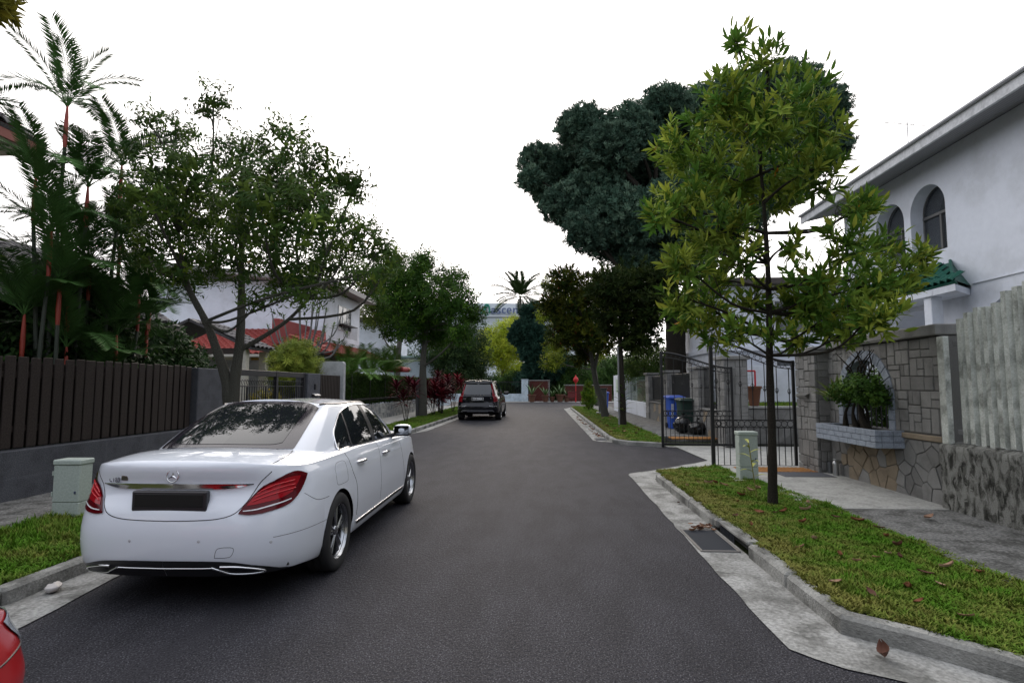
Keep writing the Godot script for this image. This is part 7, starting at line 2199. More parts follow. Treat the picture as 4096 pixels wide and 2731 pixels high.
func crown_of(parent: Node, lobes: Array, kind: String, per: float, size: float, c0: Color, c1: Color, shell: float, key := "leaf", upright := 0.5, odd := Color(0, 0, 0, 0)) -> void:
	var holder := Node3D.new()
	holder.name = "crown"
	parent.add_child(holder, true)
	holder.set_meta("kind", "stuff")
	var lists := [[], [], []]
	var tints := [[], [], []]
	var fall := []
	var fall_t := []
	for l in lobes:
		var c := Vector3(l[0], l[1], l[2])
		var r: float = l[3]
		var n := int(per * r * r)
		var shade := rng.randf_range(0.82, 1.18)
		for k in n:
			var d := ball_point()
			if d.length() < 0.02:
				continue
			var q := d.normalized() * lerpf(pow(rng.randf(), 0.4), 1.0, shell) * rng.randf_range(0.8, 1.18)
			var p := c + q * r * Vector3(1, 0.86, 1)
			var out := (q.normalized() + Vector3.UP * upright + ball_point() * 0.6).normalized()
			var bs := facing(out, ball_point()) * Basis(Vector3.UP, rng.randf() * TAU)
			var v := rng.randi() % 3
			lists[v].append(Transform3D(bs * (size * rng.randf_range(0.7, 1.3)), p))
			tints[v].append(c0.lerp(c1, rng.randf() * rng.randf()) * rng.randf_range(1.0, 1.5) * shade)
			if odd.a > 0.0 and rng.randf() < odd.a:
				fall.append(Transform3D(facing(ball_point()) * size, p + ball_point() * 0.1))
				fall_t.append(Color(odd.r, odd.g, odd.b) * rng.randf_range(0.7, 1.2))
	for v in 3:
		if lists[v].size() > 0:
			scatter(holder, "sprays", sprig(kind, v), leaf_mat(key), lists[v], tints[v]).set_meta("kind", "stuff")
	if fall.size() > 0:
		scatter(holder, "withered_leaves", sprig("one"), leaf_mat(key), fall, fall_t).set_meta("kind", "stuff")

# limbs from a fork to each lobe, with twigs inside it
func limbs(parent: Node, fork: Array, lobes: Array, r0: float, m: Material, twigs := 7, bend := 0.25) -> void:
	for l in lobes:
		var c := Vector3(l[0], l[1], l[2])
		var best: Vector3 = fork[0]
		for f in fork:
			if f.y < c.y - 0.25 * f.distance_to(c) + 0.1 and f.distance_to(c) < best.distance_to(c):
				best = f
		var b := Mb.new()
		var mid := best.lerp(c, 0.5) + ball_point() * best.distance_to(c) * bend * 0.6 - Vector3(0, 0.06, 0) * best.distance_to(c)
		var path := curve([best, mid, c], 5)
		var rad := []
		for k in path.size():
			rad.append(lerpf(r0, r0 * 0.35, float(k) / path.size()))
		b.tube(path, rad, 6)
		for k in twigs:
			var s: Vector3 = path[path.size() - 1 - (k % 5)]
			var e := c + ball_point().normalized() * (l[3] as float) * 0.9
			b.tube([s, s.lerp(e, 0.5) + ball_point() * 0.12 * (l[3] as float), e], [r0 * 0.3, r0 * 0.2, r0 * 0.08], 4)
		part(parent, "branch", b.mesh(), m)

func trunk(parent: Node, pts: Array, radii: Array, m: Material, called := "trunk", sides := 12) -> void:
	var p := curve(pts, 5)
	var r := []
	for k in p.size():
		var t := float(k) / (p.size() - 1) * (radii.size() - 1)
		var q := mini(int(t), radii.size() - 2)
		r.append(lerpf(radii[q], radii[q + 1], t - q) * (1.0 + 0.05 * sin(k * 2.3)))
	var b := Mb.new()
	b.tube(p, r, sides)
	part(parent, called, b.mesh(), m)

func frond(l: float, droop: float, pairs: int, leaf_l: float, leaf_w: float, vee: float, tint: Color) -> ArrayMesh:
	l = snappedf(l, 0.15)
	var key := "frond%.2f_%.2f_%d_%.3f" % [l, droop, pairs, tint.g]
	if meshes.has(key):
		return meshes[key]
	var b := Mb.new()
	b.colored = true
	b.col = tint
	var pts := []
	var d := Vector3(0, 1, 0.35).normalized()
	var p := Vector3.ZERO
	for k in 13:
		pts.append(p)
		p += d * l / 12.0
		d = (d + Vector3(0, -droop / 12.0, droop / 30.0)).normalized()
	b.tube(pts, [0.016, 0.013, 0.008, 0.004], 5)
	for k in pairs:
		var t := 0.14 + 0.86 * k / pairs
		var q := t * 12.0
		var i := mini(int(q), 11)
		var o: Vector3 = (pts[i] as Vector3).lerp(pts[i + 1], q - i)
		var dir: Vector3 = (pts[i + 1] - pts[i]).normalized()
		var side := Vector3.RIGHT
		var up := side.cross(dir).normalized()
		var ll := leaf_l * (0.55 + 0.9 * sin(PI * clampf(t * 0.9 + 0.05, 0, 1)) * 0.6)
		for s in [-1.0, 1.0]:
			var v: Vector3 = (side * s * 0.9 + dir * 0.65 + up * vee + ball_point() * 0.06).normalized()
			b.leaf(o, v, up, ll, leaf_w, 0.22, 0.4)
	meshes[key] = b.mesh()
	return meshes[key]

# feather palm: stems with coloured crownshafts and arching fronds
func feather_palm(called: String, label: String, group: String, at_: Vector3, h: float, lean: Vector2, n: int, fl: float, shaft: Color, leaf_key: String, tint: Color, r := 0.045) -> void:
	var o := thing(called, label, "palm", at_, rng.randf() * TAU, group)
	o.rotation.y = 0.0
	var topp := Vector3(lean.x, h, lean.y)
	var stem := Mb.new()
	var pts := curve([Vector3.ZERO, Vector3(lean.x * 0.3, h * 0.45, lean.y * 0.3), topp - Vector3(0, 0.72, 0)], 10)
	var rr := []
	for k in pts.size():
		rr.append(r * (1.25 - 0.45 * k / pts.size()) * (1.06 if k % 3 == 0 else 1.0))
	stem.tube(pts, rr, 8)
	part(o, "stem", stem.mesh(), flat("palm_stem", lin(0.045, 0.055, 0.04), 0.7))
	var cs := Mb.new()
	var s0: Vector3 = pts[-1]
	cs.tube([s0 - Vector3(0, 0.05, 0), s0.lerp(topp, 0.3), s0.lerp(topp, 0.7), topp], [r * 0.9, r * 1.15, r * 0.95, r * 0.5], 8)
	part(o, "crownshaft", cs.mesh(), flat("shaft_%d" % int(shaft.r * 1000), shaft, 0.45))
	var m := leaf_mat("leaf_palm", 0.45, 0.4)
	for k in n:
		var a := TAU * k / n + rng.randf_range(-0.3, 0.3)
		var tilt := rng.randf_range(-0.25, 0.55) if k > 1 else rng.randf_range(-0.35, 0.0)
		var bs := Basis(Vector3.UP, a) * Basis(Vector3.RIGHT, tilt) * (rng.randf_range(0.85, 1.1))
		part(o, "frond", frond(fl, 0.75 + 0.5 * (k % 3), 42, 0.46 * fl / 1.5, (0.022 if fl < 1.6 else 0.018) * fl / 1.5 + 0.006, 0.25, tint * (1.0 + 0.25 * (k % 3))), m, Transform3D(bs, topp - Vector3(0, 0.03 * k / n, 0)))

func cordyline(label: String, at_: Vector3, stems: int, h: float) -> void:
	var o := thing("red_cordyline", label, "shrub", at_, 0.0, "dark red shrubs on the left verge")
	var m1 := flat("cordyline", lin(0.075, 0.010, 0.018), 0.6, 0.0, 0.15)
	var m2 := flat("cordyline_red", lin(0.15, 0.012, 0.022), 0.6, 0.0, 0.15)
	for s in stems:
		var a := TAU * s / stems + rng.randf()
		var e := Vector3(cos(a) * 0.55 * rng.randf(), h * rng.randf_range(0.4, 0.95), sin(a) * 0.55 * rng.randf())
		var b := Mb.new()
		b.tube([Vector3(cos(a) * 0.05, 0, sin(a) * 0.05), e * Vector3(0.4, 0.5, 0.4) + ball_point() * 0.05, e], [0.016, 0.012, 0.012], 5)
		part(o, "stem", b.mesh(), mats["bark_dark"])
		var top := Mb.new()
		for k in 34:
			var aa := k * 2.4
			var up := -0.1 + 0.045 * k
			blade(top, e + Vector3(0, -0.28 + 0.013 * k, 0), Vector3(cos(aa), up, sin(aa)).normalized(), rng.randf_range(0.42, 0.62), 0.095, 0.7)
		part(o, "leaves", top.mesh(), m2 if rng.randf() < 0.3 else m1)

func build_trees() -> void:
	var bark: Material = mats["bark"]
	var dark: Material = mats["bark_dark"]
	# young tree on the right verge
	var t := thing("young_street_tree", "slender young tree with long glossy yellow-green leaves on the near right verge", "tree")
	trunk(t, [Vector3(2.90, 0.08, -7.35), Vector3(2.915, 0.98, -7.33), Vector3(2.93, 1.8, -7.36), Vector3(2.93, 3.0, -7.3), Vector3(2.92, 4.2, -7.35), Vector3(2.86, 5.4, -7.35)], [0.064, 0.05, 0.046, 0.033, 0.022, 0.011], dark)
	limbs(t, [Vector3(2.93, 1.75, -7.36), Vector3(2.93, 2.0, -7.35), Vector3(2.93, 2.25, -7.33), Vector3(2.93, 2.55, -7.33), Vector3(2.93, 2.85, -7.3), Vector3(2.93, 3.2, -7.3), Vector3(2.92, 3.6, -7.33), Vector3(2.92, 4.0, -7.34), Vector3(2.9, 4.4, -7.35), Vector3(2.88, 4.9, -7.35)], LOBES_YOUNG, 0.022, dark, 9)
	crown_of(t, LOBES_YOUNG, "rosette", 250.0, 0.92, Color(0.052, 0.120, 0.018), Color(0.32, 0.35, 0.05), 0.0, "leaf_glossy", 0.75, Color(0.5, 0.2, 0.02, 0.010))
	# the leaves nearest the street, each a part of its own
	var lm := []
	for c in [Color(0.075, 0.155, 0.022), Color(0.15, 0.21, 0.03), Color(0.30, 0.33, 0.05)]:
		var b := Mb.new()
		b.colored = true
		b.col = c
		b.leaf2(Vector3.ZERO, Vector3.UP, Vector3.BACK, 0.16, 0.048, 0.18, 0.3)
		lm.append(b.mesh())
	for k in 290:
		var l: Array = LOBES_YOUNG[rng.randi() % LOBES_YOUNG.size()]
		var q := Vector3(rng.randf_range(-0.9, 0.6), rng.randf_range(-0.6, 0.9), rng.randf_range(0.2, 1.0)).normalized()
		part(t, "leaf", lm[rng.randi() % 3], leaf_mat("leaf_glossy"), Transform3D(facing(q + Vector3.UP * 0.7 + ball_point() * 0.6, ball_point()), Vector3(l[0], l[1], l[2]) + q * (l[3] as float) * rng.randf_range(0.85, 1.05)))
	leaf_mat("leaf_glossy", 0.34, 0.8).metallic_specular = 0.3
	# forked tree behind the white car
	t = thing("forked_street_tree", "spreading dark-leaved tree with a forked trunk behind the white car", "tree")
	var base := Vector3(-5.2, 0.08, -9.1)
	trunk(t, [base, base + Vector3(0.02, 0.75, 0), base + Vector3(-0.06, 1.55, 0), Vector3(-5.45, 2.24, -9.05), Vector3(-5.62, 2.69, -9.0), Vector3(-5.96, 3.36, -8.95), Vector3(-6.1, 4.2, -8.9)], [0.16, 0.12, 0.088, 0.07, 0.058, 0.045, 0.022], bark)
	trunk(t, [base + Vector3(0.03, 0.75, 0), Vector3(-5.14, 1.73, -9.12), Vector3(-5.10, 2.39, -9.15), Vector3(-5.13, 3.13, -9.2), Vector3(-5.17, 4.03, -9.2), Vector3(-5.21, 4.8, -9.2)], [0.11, 0.085, 0.072, 0.06, 0.04, 0.022], bark, "second_stem")
	trunk(t, [Vector3(-5.11, 2.2, -9.13), Vector3(-4.7, 2.46, -9.2), Vector3(-4.34, 2.75, -9.3), Vector3(-4.0, 3.1, -9.3)], [0.045, 0.038, 0.032, 0.02], bark, "side_limb", 8)
	limbs(t, [Vector3(-5.62, 2.69, -9.0), Vector3(-5.96, 3.36, -8.95), Vector3(-5.13, 3.13, -9.2), Vector3(-5.17, 4.03, -9.2), Vector3(-4.34, 2.75, -9.3), Vector3(-6.1, 4.2, -8.9), Vector3(-4.0, 3.1, -9.3)], LOBES_FORKED, 0.028, bark, 8)
	crown_of(t, LOBES_FORKED, "twig", 410.0, 1.05, Color(0.024, 0.052, 0.013), Color(0.10, 0.145, 0.02), 0.0, "leaf", 0.2, Color(0.30, 0.14, 0.02, 0.004))
	# dense tree on the left verge behind the red shrubs
	t = thing("verge_tree", "round dense green tree on the left verge behind the dark red shrubs", "tree")
	trunk(t, [Vector3(-6.06, 0.08, -28.2), Vector3(-6.06, 1.78, -28.2), Vector3(-6.05, 3.1, -28.2), Vector3(-5.9, 4.6, -28.2)], [0.25, 0.20, 0.15, 0.10], bark)
	limbs(t, [Vector3(-6.05, 2.6, -28.2), Vector3(-5.95, 3.8, -28.2), Vector3(-5.9, 4.6, -28.2)], LOBES_VERGE, 0.06, bark, 5)
	crown_of(t, LOBES_VERGE, "broad", 190.0, 1.0, Color(0.018, 0.048, 0.008), Color(0.075, 0.145, 0.016), 0.0)
	t = thing("tall_tree", "yellow-green airy tree rising behind the flat-roofed house", "tree")
	trunk(t, [Vector3(-10.5, 0, -40), Vector3(-10.4, 4, -40), Vector3(-10.0, 8.5, -40)], [0.25, 0.2, 0.08], bark)
	limbs(t, [Vector3(-10.4, 4, -40), Vector3(-10.2, 6.5, -40)], LOBES_BACKLEFT, 0.08, bark, 3)
	crown_of(t, LOBES_BACKLEFT, "broad", 130.0, 1.3, Color(0.045, 0.07, 0.015), Color(0.14, 0.16, 0.03), 0.1)
	t = thing("shade_tree", "low dark green tree over the pale blue sunroom", "tree")
	trunk(t, [Vector3(-6.6, 0, -47), Vector3(-6.5, 2.2, -47), Vector3(-6.6, 4, -47)], [0.2, 0.16, 0.08], bark)
	limbs(t, [Vector3(-6.5, 2.2, -47), Vector3(-6.6, 3.4, -47)], LOBES_DARKMID, 0.08, bark, 3)
	crown_of(t, LOBES_DARKMID, "broad", 120.0, 1.4, Color(0.022, 0.045, 0.018), Color(0.06, 0.09, 0.025), 0.1)
	t = thing("lime_green_tree", "bright lime-green feathery tree at the end of the street", "tree")
	trunk(t, [Vector3(-5.2, 0, -75), Vector3(-5.3, 5, -75), Vector3(-5.2, 10, -75)], [0.25, 0.2, 0.06], bark)
	limbs(t, [Vector3(-5.3, 4, -75), Vector3(-5.3, 7, -75)], LOBES_LIME, 0.09, bark, 3)
	crown_of(t, LOBES_LIME, "broad", 55.0, 1.9, Color(0.20, 0.26, 0.02), Color(0.50, 0.50, 0.05), 0.0, "leaf", 0.6)
	t = thing("dark_conifer", "dark blue-green conifer above the brick gate wall", "tree")
	trunk(t, [Vector3(0, 0, -65), Vector3(0, 5, -65), Vector3(-0.3, 10, -65)], [0.3, 0.2, 0.06], dark)
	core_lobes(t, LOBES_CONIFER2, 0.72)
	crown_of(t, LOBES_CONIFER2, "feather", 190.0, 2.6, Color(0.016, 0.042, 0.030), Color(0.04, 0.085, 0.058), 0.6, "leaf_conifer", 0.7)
	t = thing("leaning_street_tree", "leaning street tree with dark glossy crown on the far right verge", "tree")
	trunk(t, [Vector3(3.15, 0.08, -28.2), Vector3(2.99, 0.91, -28.2), Vector3(2.70, 1.77, -28.2), Vector3(2.56, 2.64, -28.2), Vector3(2.3, 4.2, -28.2)], [0.22, 0.16, 0.13, 0.11, 0.07], bark)
	trunk(t, [Vector3(2.60, 2.3, -28.2), Vector3(2.75, 3.0, -28.2), Vector3(2.95, 4.0, -28.2)], [0.10, 0.08, 0.05], bark, "second_stem", 8)
	limbs(t, [Vector3(2.56, 2.9, -28.2), Vector3(2.3, 4.2, -28.2), Vector3(2.95, 4.0, -28.2)], LOBES_GLOSSY, 0.05, dark, 4)
	crown_of(t, LOBES_GLOSSY, "rosette", 170.0, 1.5, Color(0.016, 0.030, 0.006), Color(0.10, 0.105, 0.012), 0.05, "leaf_dark", 0.4, Color(0.14, 0.055, 0.02, 0.3))
	leaf_mat("leaf_dark", 0.33, 0.5).metallic_specular = 0.3
	t = thing("staked_street_tree", "straight street tree with a staked trunk and very dark glossy crown", "tree")
	trunk(t, [Vector3(3.15, 0.08, -22.1), Vector3(3.14, 1.4, -22.1), Vector3(3.09, 3.1, -22.1), Vector3(3.11, 5.4, -22.1)], [0.13, 0.11, 0.09, 0.05], dark)
	part(t, "stake", one_rod(Vector3(2.98, 0.05, -22.0), Vector3(2.99, 3.2, -22.05), 0.035, 7), flat("stake_grey", lin(0.22, 0.22, 0.22), 0.8))
	limbs(t, [Vector3(3.1, 3.3, -22.1), Vector3(3.1, 4.4, -22.1)], LOBES_GLOSSY2, 0.045, dark, 5)
	crown_of(t, LOBES_GLOSSY2, "rosette", 250.0, 1.4, Color(0.012, 0.024, 0.006), Color(0.045, 0.058, 0.012), 0.05, "leaf_dark", 0.4)
	t = thing("sunlit_tree", "yellow-green tree showing behind the leaning street tree", "tree")
	trunk(t, [Vector3(4.5, 0, -46), Vector3(4.3, 3, -46), Vector3(3.6, 6, -46)], [0.22, 0.17, 0.08], bark)
	limbs(t, [Vector3(4.3, 3, -46), Vector3(4.0, 4.5, -46)], LOBES_SUNLIT, 0.08, bark, 3)
	crown_of(t, LOBES_SUNLIT, "broad", 110.0, 1.3, Color(0.07, 0.11, 0.012), Color(0.28, 0.30, 0.03), 0.0)
	# epiphyte on its trunk
	var ep := thing("epiphyte_fern", "bright strap-leaved fern growing up the staked tree trunk", "fern", Vector3(3.15, 0.9, -22.0))
	var em := flat("epiphyte_leaf", lin(0.09, 0.15, 0.02), 0.45)
	for k in 16:
		var b := Mb.new()
		var a := k * 2.4
		blade(b, Vector3(cos(a) * 0.1, 0.05 * k, sin(a) * 0.1), Vector3(cos(a) * 1.2, 0.7, sin(a)).normalized(), 0.36 if k < 10 else 0.25, 0.10, 0.6)
		part(ep, "leaf", b.mesh(), em)
	for k in 10:
		var b := Mb.new()
		var a := k * 2.4
		blade(b, Vector3(0, -0.25, 0), Vector3(cos(a), 0.9, sin(a)).normalized(), 0.5, 0.035, 1.3)
		part(ep, "leaf", b.mesh(), flat("epiphyte_pale", lin(0.22, 0.27, 0.05), 0.5))
	# the great cypress-like tree
	t = thing("great_conifer", "huge blue-green cloud-shaped conifer towering behind the right wall", "tree")
	trunk(t, [Vector3(6.4, 0, -27), Vector3(6.38, 2.5, -27), Vector3(6.38, 4.5, -27), Vector3(6.1, 7.6, -27), Vector3(5.6, 10.5, -27)], [0.62, 0.5, 0.45, 0.34, 0.2], dark)
	trunk(t, [Vector3(6.4, 4.0, -27), Vector3(7.6, 6.2, -27), Vector3(9.2, 7.8, -27), Vector3(9.4, 10.5, -27.3)], [0.36, 0.28, 0.24, 0.15], dark, "second_stem", 10)
	limbs(t, [Vector3(6.3, 6.0, -27), Vector3(6.0, 8.0, -27), Vector3(5.6, 10.5, -27), Vector3(9.2, 7.8, -27), Vector3(9.4, 10.5, -27.3)], LOBES_BIG, 0.13, dark, 6, 0.15)
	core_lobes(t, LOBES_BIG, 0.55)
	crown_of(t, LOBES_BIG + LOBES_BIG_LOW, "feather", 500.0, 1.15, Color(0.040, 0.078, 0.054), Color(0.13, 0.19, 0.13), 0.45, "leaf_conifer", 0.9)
	leaf_mat("leaf_conifer", 0.8, 0.3)
	# coconut palm far behind
	var cp := thing("coconut_palm", "distant coconut palm against the sky above the office block", "palm", Vector3(-3.3, 0, -85))
	trunk(cp, [Vector3(0, 0, 0), Vector3(0.3, 8, 0), Vector3(0, 15.5, 0)], [0.25, 0.2, 0.16], bark)
	for k in 22:
		var a := TAU * k / 22
		part(cp, "frond", frond(5.0, 0.9, 34, 1.1, 0.16, 0.1, Color(0.045, 0.075, 0.03)), leaf_mat("leaf_palm", 0.45, 0.4), Transform3D(Basis(Vector3.UP, a) * Basis(Vector3.RIGHT, 0.1 + 0.4 * (k % 4)), Vector3(0, 15.3, 0)))
	# undergrowth beyond the end wall, one bush for each clump
	var names := ["dark bush over the pale blue railings, left of the pillar", "leafy bush behind the railings near the black car roof", "mid-green bush behind the railings", "bush spilling over the pillar top", "fern-like bush over the brick gate wall", "palm-leaved bush over the brick coping", "dark bush behind the red lantern", "bush right of the red lantern", "bush by the leaning tree's foot, beyond the road", "tall dark shrub left of the white gate pillar", "shrub high above the lantern", "bush between the brick walls"]
	for k in LOBES_ENDGREEN.size():
		var l: Array = LOBES_ENDGREEN[k]
		var bsh := thing("garden_bush", names[k], "bush", Vector3.ZERO, 0.0, "bushes beyond the end of the street")
		part(bsh, "stem", one_rod(Vector3(l[0], 0, l[2]), Vector3(l[0], l[1], l[2]), 0.06, 5), dark)
		crown_of(bsh, [l, [l[0], l[1] * 0.5, l[2], l[3] * 1.05]], "broad", 150.0, 1.5, Color(0.02, 0.045, 0.012), Color(0.07, 0.13, 0.025), 0.1)
	var bn := ["pale-leaved shrub behind the pier fence", "shrub beside the great conifer trunk", "green shrub above the pier fence panels", "low shrub behind the glass screen"]
	for k in 4:
		var l: Array = LOBES_BEHINDGATE[k]
		var bsh := thing("garden_bush", bn[k], "bush", Vector3.ZERO, 0.0, "shrubs behind the right fence")
		part(bsh, "stem", one_rod(Vector3(l[0], 0, l[2]), Vector3(l[0], l[1], l[2]), 0.05, 5), dark)
		crown_of(bsh, [l], "broad", 170.0, 1.0, Color(0.03, 0.06, 0.015), Color(0.11, 0.15, 0.03), 0.1)
	# a belt of wood far behind
	var far := thing("distant_woodland", "far belt of trees closing the view behind the houses", "woodland")
	far.set_meta("kind", "stuff")
	var fl := []
	for k in 46:
		var x := -95.0 + k * 4.2
		if absf(x + 10) < 16 or (x > -30 and x < -6):
			continue
		fl.append([x, rng.randf_range(3, 7), -118.0 + rng.randf_range(-6, 6), rng.randf_range(3.5, 5.5)])
	crown_of(far, fl, "broad", 22.0, 4.0, Color(0.02, 0.042, 0.014), Color(0.06, 0.10, 0.025), 0.2)

func core_lobes(parent: Node, lobes: Array, f: float) -> void:  # solid dark balls added inside the crown to block light between the leaves
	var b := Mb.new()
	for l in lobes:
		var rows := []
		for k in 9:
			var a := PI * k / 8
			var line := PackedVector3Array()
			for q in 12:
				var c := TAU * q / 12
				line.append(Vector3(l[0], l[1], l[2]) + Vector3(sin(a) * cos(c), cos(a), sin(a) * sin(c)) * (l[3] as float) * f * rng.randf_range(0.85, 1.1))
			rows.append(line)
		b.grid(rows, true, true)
	part(parent, "dark_core", b.mesh(), flat("conifer_dark_core", lin(0.03, 0.045, 0.035), 1.0)).set_meta("kind", "stuff")

func build_plants() -> void:
	var red := lin(0.30, 0.035, 0.018)
	var palm_leaf := Color(0.048, 0.105, 0.03)
	var spots := [[-8.3, -8.75, 4.2, 0.1, "tall red-sheathed palm, slim stem nearest the left edge"], [-8.5, -9.0, 5.2, -0.2, "red-sheathed palm beside the brown roof"], [-8.6, -9.25, 6.6, 0.15, "tallest red-sheathed palm, standing clear above the others"], [-8.5, -9.7, 5.3, 0.1, "red-sheathed palm in the middle of the clump"], [-8.7, -10.05, 4.0, 0.1, "red-sheathed palm with a bright red shaft over the fence"], [-8.4, -10.2, 5.9, 0.25, "second tallest red-sheathed palm with broad upright fronds"], [-8.9, -10.8, 4.6, 0.2, "red-sheathed palm next to the forked tree"], [-8.3, -10.4, 2.6, 0.1, "short red-sheathed palm low behind the fence"], [-8.2, -9.3, 2.3, -0.1, "low red-sheathed palm at the fence top"], [-8.5, -8.6, 2.8, 0.0, "short palm in front of the brown roofed house"], [-8.6, -11.3, 3.0, 0.2, "palm with drooping yellowish fronds beside the gate pillar"], [-8.2, -9.9, 1.7, 0.05, "very low palm with fronds just over the slats"], [-8.9, -11.9, 3.6, 0.15, "dark palm behind the grey gate pillar"], [-8.35, -10.9, 3.5, 0.1, "red-sheathed palm with its shaft among the forked tree leaves"], [-8.1, -8.9, 3.4, 0.0, "red-sheathed palm a little above the brown roof edge"], [-8.6, -9.6, 3.2, 0.05, "dense low palm between the red shafts"], [-8.8, -10.5, 3.1, 0.1, "dense dark palm behind the red shafts"], [-9.2, -9.9, 4.6, 0.15, "slim palm at the back of the clump"]]
	var th := [[-8.9, -9.0, 1.4, 0.8, "dark thicket under the palms at the left edge"], [-9.0, -10.0, 1.8, 0.95, "dark thicket under the tallest palm"], [-9.0, -11.0, 1.9, 0.95, "dark thicket behind the fence end"], [-9.3, -12.2, 1.7, 0.9, "dark thicket behind the grey pillar"], [-8.7, -8.0, 1.3, 0.8, "dark thicket at the near end of the fence"], [-9.6, -10.6, 3.0, 0.9, "tall dark shrub deep behind the palms"], [-9.6, -13.6, 2.0, 1.0, "dark thicket between the pillar and the car porch"], [-9.9, -15.0, 1.7, 0.95, "dark thicket beside the car porch"]]
	for e in th:
		var b := thing("garden_thicket", e[4], "shrub", Vector3(e[0], 0, e[1]), 0.0, "thicket under the palms")
		part(b, "stem", one_rod(Vector3.ZERO, Vector3(0, e[2], 0), 0.05, 5), mats["bark_dark"])
		crown_of(b, [[0, e[2], 0, e[3]], [0.1, e[2] * 0.5, 0, e[3] * 0.9], [-0.1, e[2] + e[3] * 0.7, 0.1, e[3] * 0.7]], "broad", 230.0, 1.2, Color(0.010, 0.024, 0.008), Color(0.03, 0.06, 0.014), 0.1, "leaf", 0.4)
	for s in spots:
		feather_palm("red_sheathed_palm", s[4], "red palms behind the slat fence", Vector3(s[0], 0.0, s[1]), s[2], Vector2(s[3], rng.randf_range(-0.1, 0.1)), 10, rng.randf_range(1.05, 1.35), red, "palm_leaf", palm_leaf, 0.032)
	feather_palm("overhanging_palm", "close palm whose fronds hang into the upper left corner", "", Vector3(-8.0, 0.0, -6.2), 5.0, Vector2(0.1, 0.0), 8, 1.35, red, "palm_leaf", palm_leaf, 0.05)
	var gp := [[-8.25, -23.4, 1.1, "yellow-edged garden palm at the start of the hedge"], [-8.3, -26.4, 1.2, "arching garden palm in the middle of the hedge"], [-8.5, -29.8, 1.4, "garden palm behind the hedge near the round tree"], [-8.7, -32.5, 1.6, "dark garden palm at the far end of the hedge"]]
	for s in gp:
		feather_palm("garden_palm", s[3], "palms behind the hedge", Vector3(s[0], 0.8, s[1]), s[2], Vector2(0.05, 0.0), 11, 1.75, lin(0.10, 0.16, 0.09), "garden_palm_leaf", Color(0.06, 0.12, 0.022), 0.07)
	cordyline("dark red cordyline standing alone at the near end of the strip", Vector3(-5.75, 0.1, -23.5), 4, 1.75)
	cordyline("dark red cordyline just right of the round tree trunk", Vector3(-5.75, 0.1, -29.5), 8, 1.8)
	cordyline("dark red cordyline in the middle of the red clump", Vector3(-5.5, 0.1, -30.6), 9, 2.0)
	cordyline("tall dark red cordyline behind the middle of the clump", Vector3(-5.9, 0.1, -32.0), 9, 2.3)
	cordyline("dark red cordyline close to the black car", Vector3(-5.35, 0.1, -33.5), 9, 2.1)
	cordyline("dark red cordyline half behind the round tree", Vector3(-6.35, 0.1, -28.9), 8, 2.4)
	bx(thing("tree_stake", "dark square stake beside the round verge tree", "post", Vector3(-6.28, 0.08, -28.0)), "post", Vector3(-0.07, 0, -0.07), Vector3(0.07, 1.9, 0.07), flat("post_dark", lin(0.045, 0.045, 0.045), 0.8), 0.008)
	# clipped golden dome behind the gate
	var d := thing("golden_dome_shrub", "rounded yellow-green shrub rising above the gate", "shrub", Vector3(-8.15, 0, -18.0))
	part(d, "stem", one_rod(Vector3(0, 0, 0), Vector3(0, 2.0, 0), 0.06, 6), mats["bark_dark"])
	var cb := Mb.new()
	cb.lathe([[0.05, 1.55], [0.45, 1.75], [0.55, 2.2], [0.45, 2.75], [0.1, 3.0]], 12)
	part(d, "dark_core", cb.mesh(), flat("dome_core", lin(0.05, 0.06, 0.015), 1.0))
	crown_of(d, [[0, 2.35, 0, 0.78], [0, 1.9, 0, 0.72], [0.05, 2.75, 0, 0.5]], "needle", 900.0, 1.0, Color(0.10, 0.14, 0.02), Color(0.30, 0.32, 0.05), 0.75, "leaf", 0.5)
	# bare-limbed frangipani
	var fr := thing("frangipani", "sparse frangipani with thick grey forked branches before the white house", "tree", Vector3(-9.5, 0, -21.6))
	var grey := flat("frangipani_bark", lin(0.14, 0.14, 0.135), 0.9)
	trunk(fr, [Vector3(0, 0, 0), Vector3(0, 1.5, 0), Vector3(0.1, 2.6, 0)], [0.14, 0.11, 0.08], grey)
	var tips := []
	for k in 26:
		var e := Vector3(rng.randf_range(-1.2, 1.7), rng.randf_range(3.3, 4.9), rng.randf_range(-0.8, 0.8))
		var s := Vector3(e.x * 0.25, 2.7 + 0.2 * (k % 3), e.z * 0.25)
		var b := Mb.new()
		b.tube(curve([s, s.lerp(e, 0.5) + Vector3(e.x * 0.15, -0.25, 0), e], 4), [0.05, 0.04, 0.032, 0.03, 0.028, 0.026, 0.025, 0.024, 0.024], 6)
		part(fr, "branch", b.mesh(), grey)
		tips.append(e)
	var fl := []
	var ft := []
	for e in tips:
		if rng.randf() < 0.6:
			fl.append(Transform3D(facing(Vector3.UP + ball_point() * 0.4) * 1.1, e))
			ft.append(Color(0.07, 0.12, 0.02) * rng.randf_range(0.8, 1.6))
	scatter(fr, "crown", sprig("rosette"), leaf_mat(), fl, ft).set_meta("kind", "stuff")
	# small flowering plants inside the gate
	for e in [[-13.1, "small yellow-leaved plant behind the near bars of the steel gate"], [-14.5, "small yellow-leaved plant behind the middle stile of the gate"], [-15.3, "yellow-leaved plant behind the far bars of the gate"]]:
		var yp := thing("croton_plant", e[1], "plant", Vector3(-7.5, 0.02, e[0]), 0.0, "yellow plants inside the gate")
		part(yp, "stem", one_rod(Vector3.ZERO, Vector3(0, 1.2, 0), 0.02, 5), mats["bark_dark"])
		crown_of(yp, [[0, 1.25, 0, 0.22]], "small", 700.0, 1.4, Color(0.16, 0.15, 0.03), Color(0.5, 0.4, 0.08), 0.3)
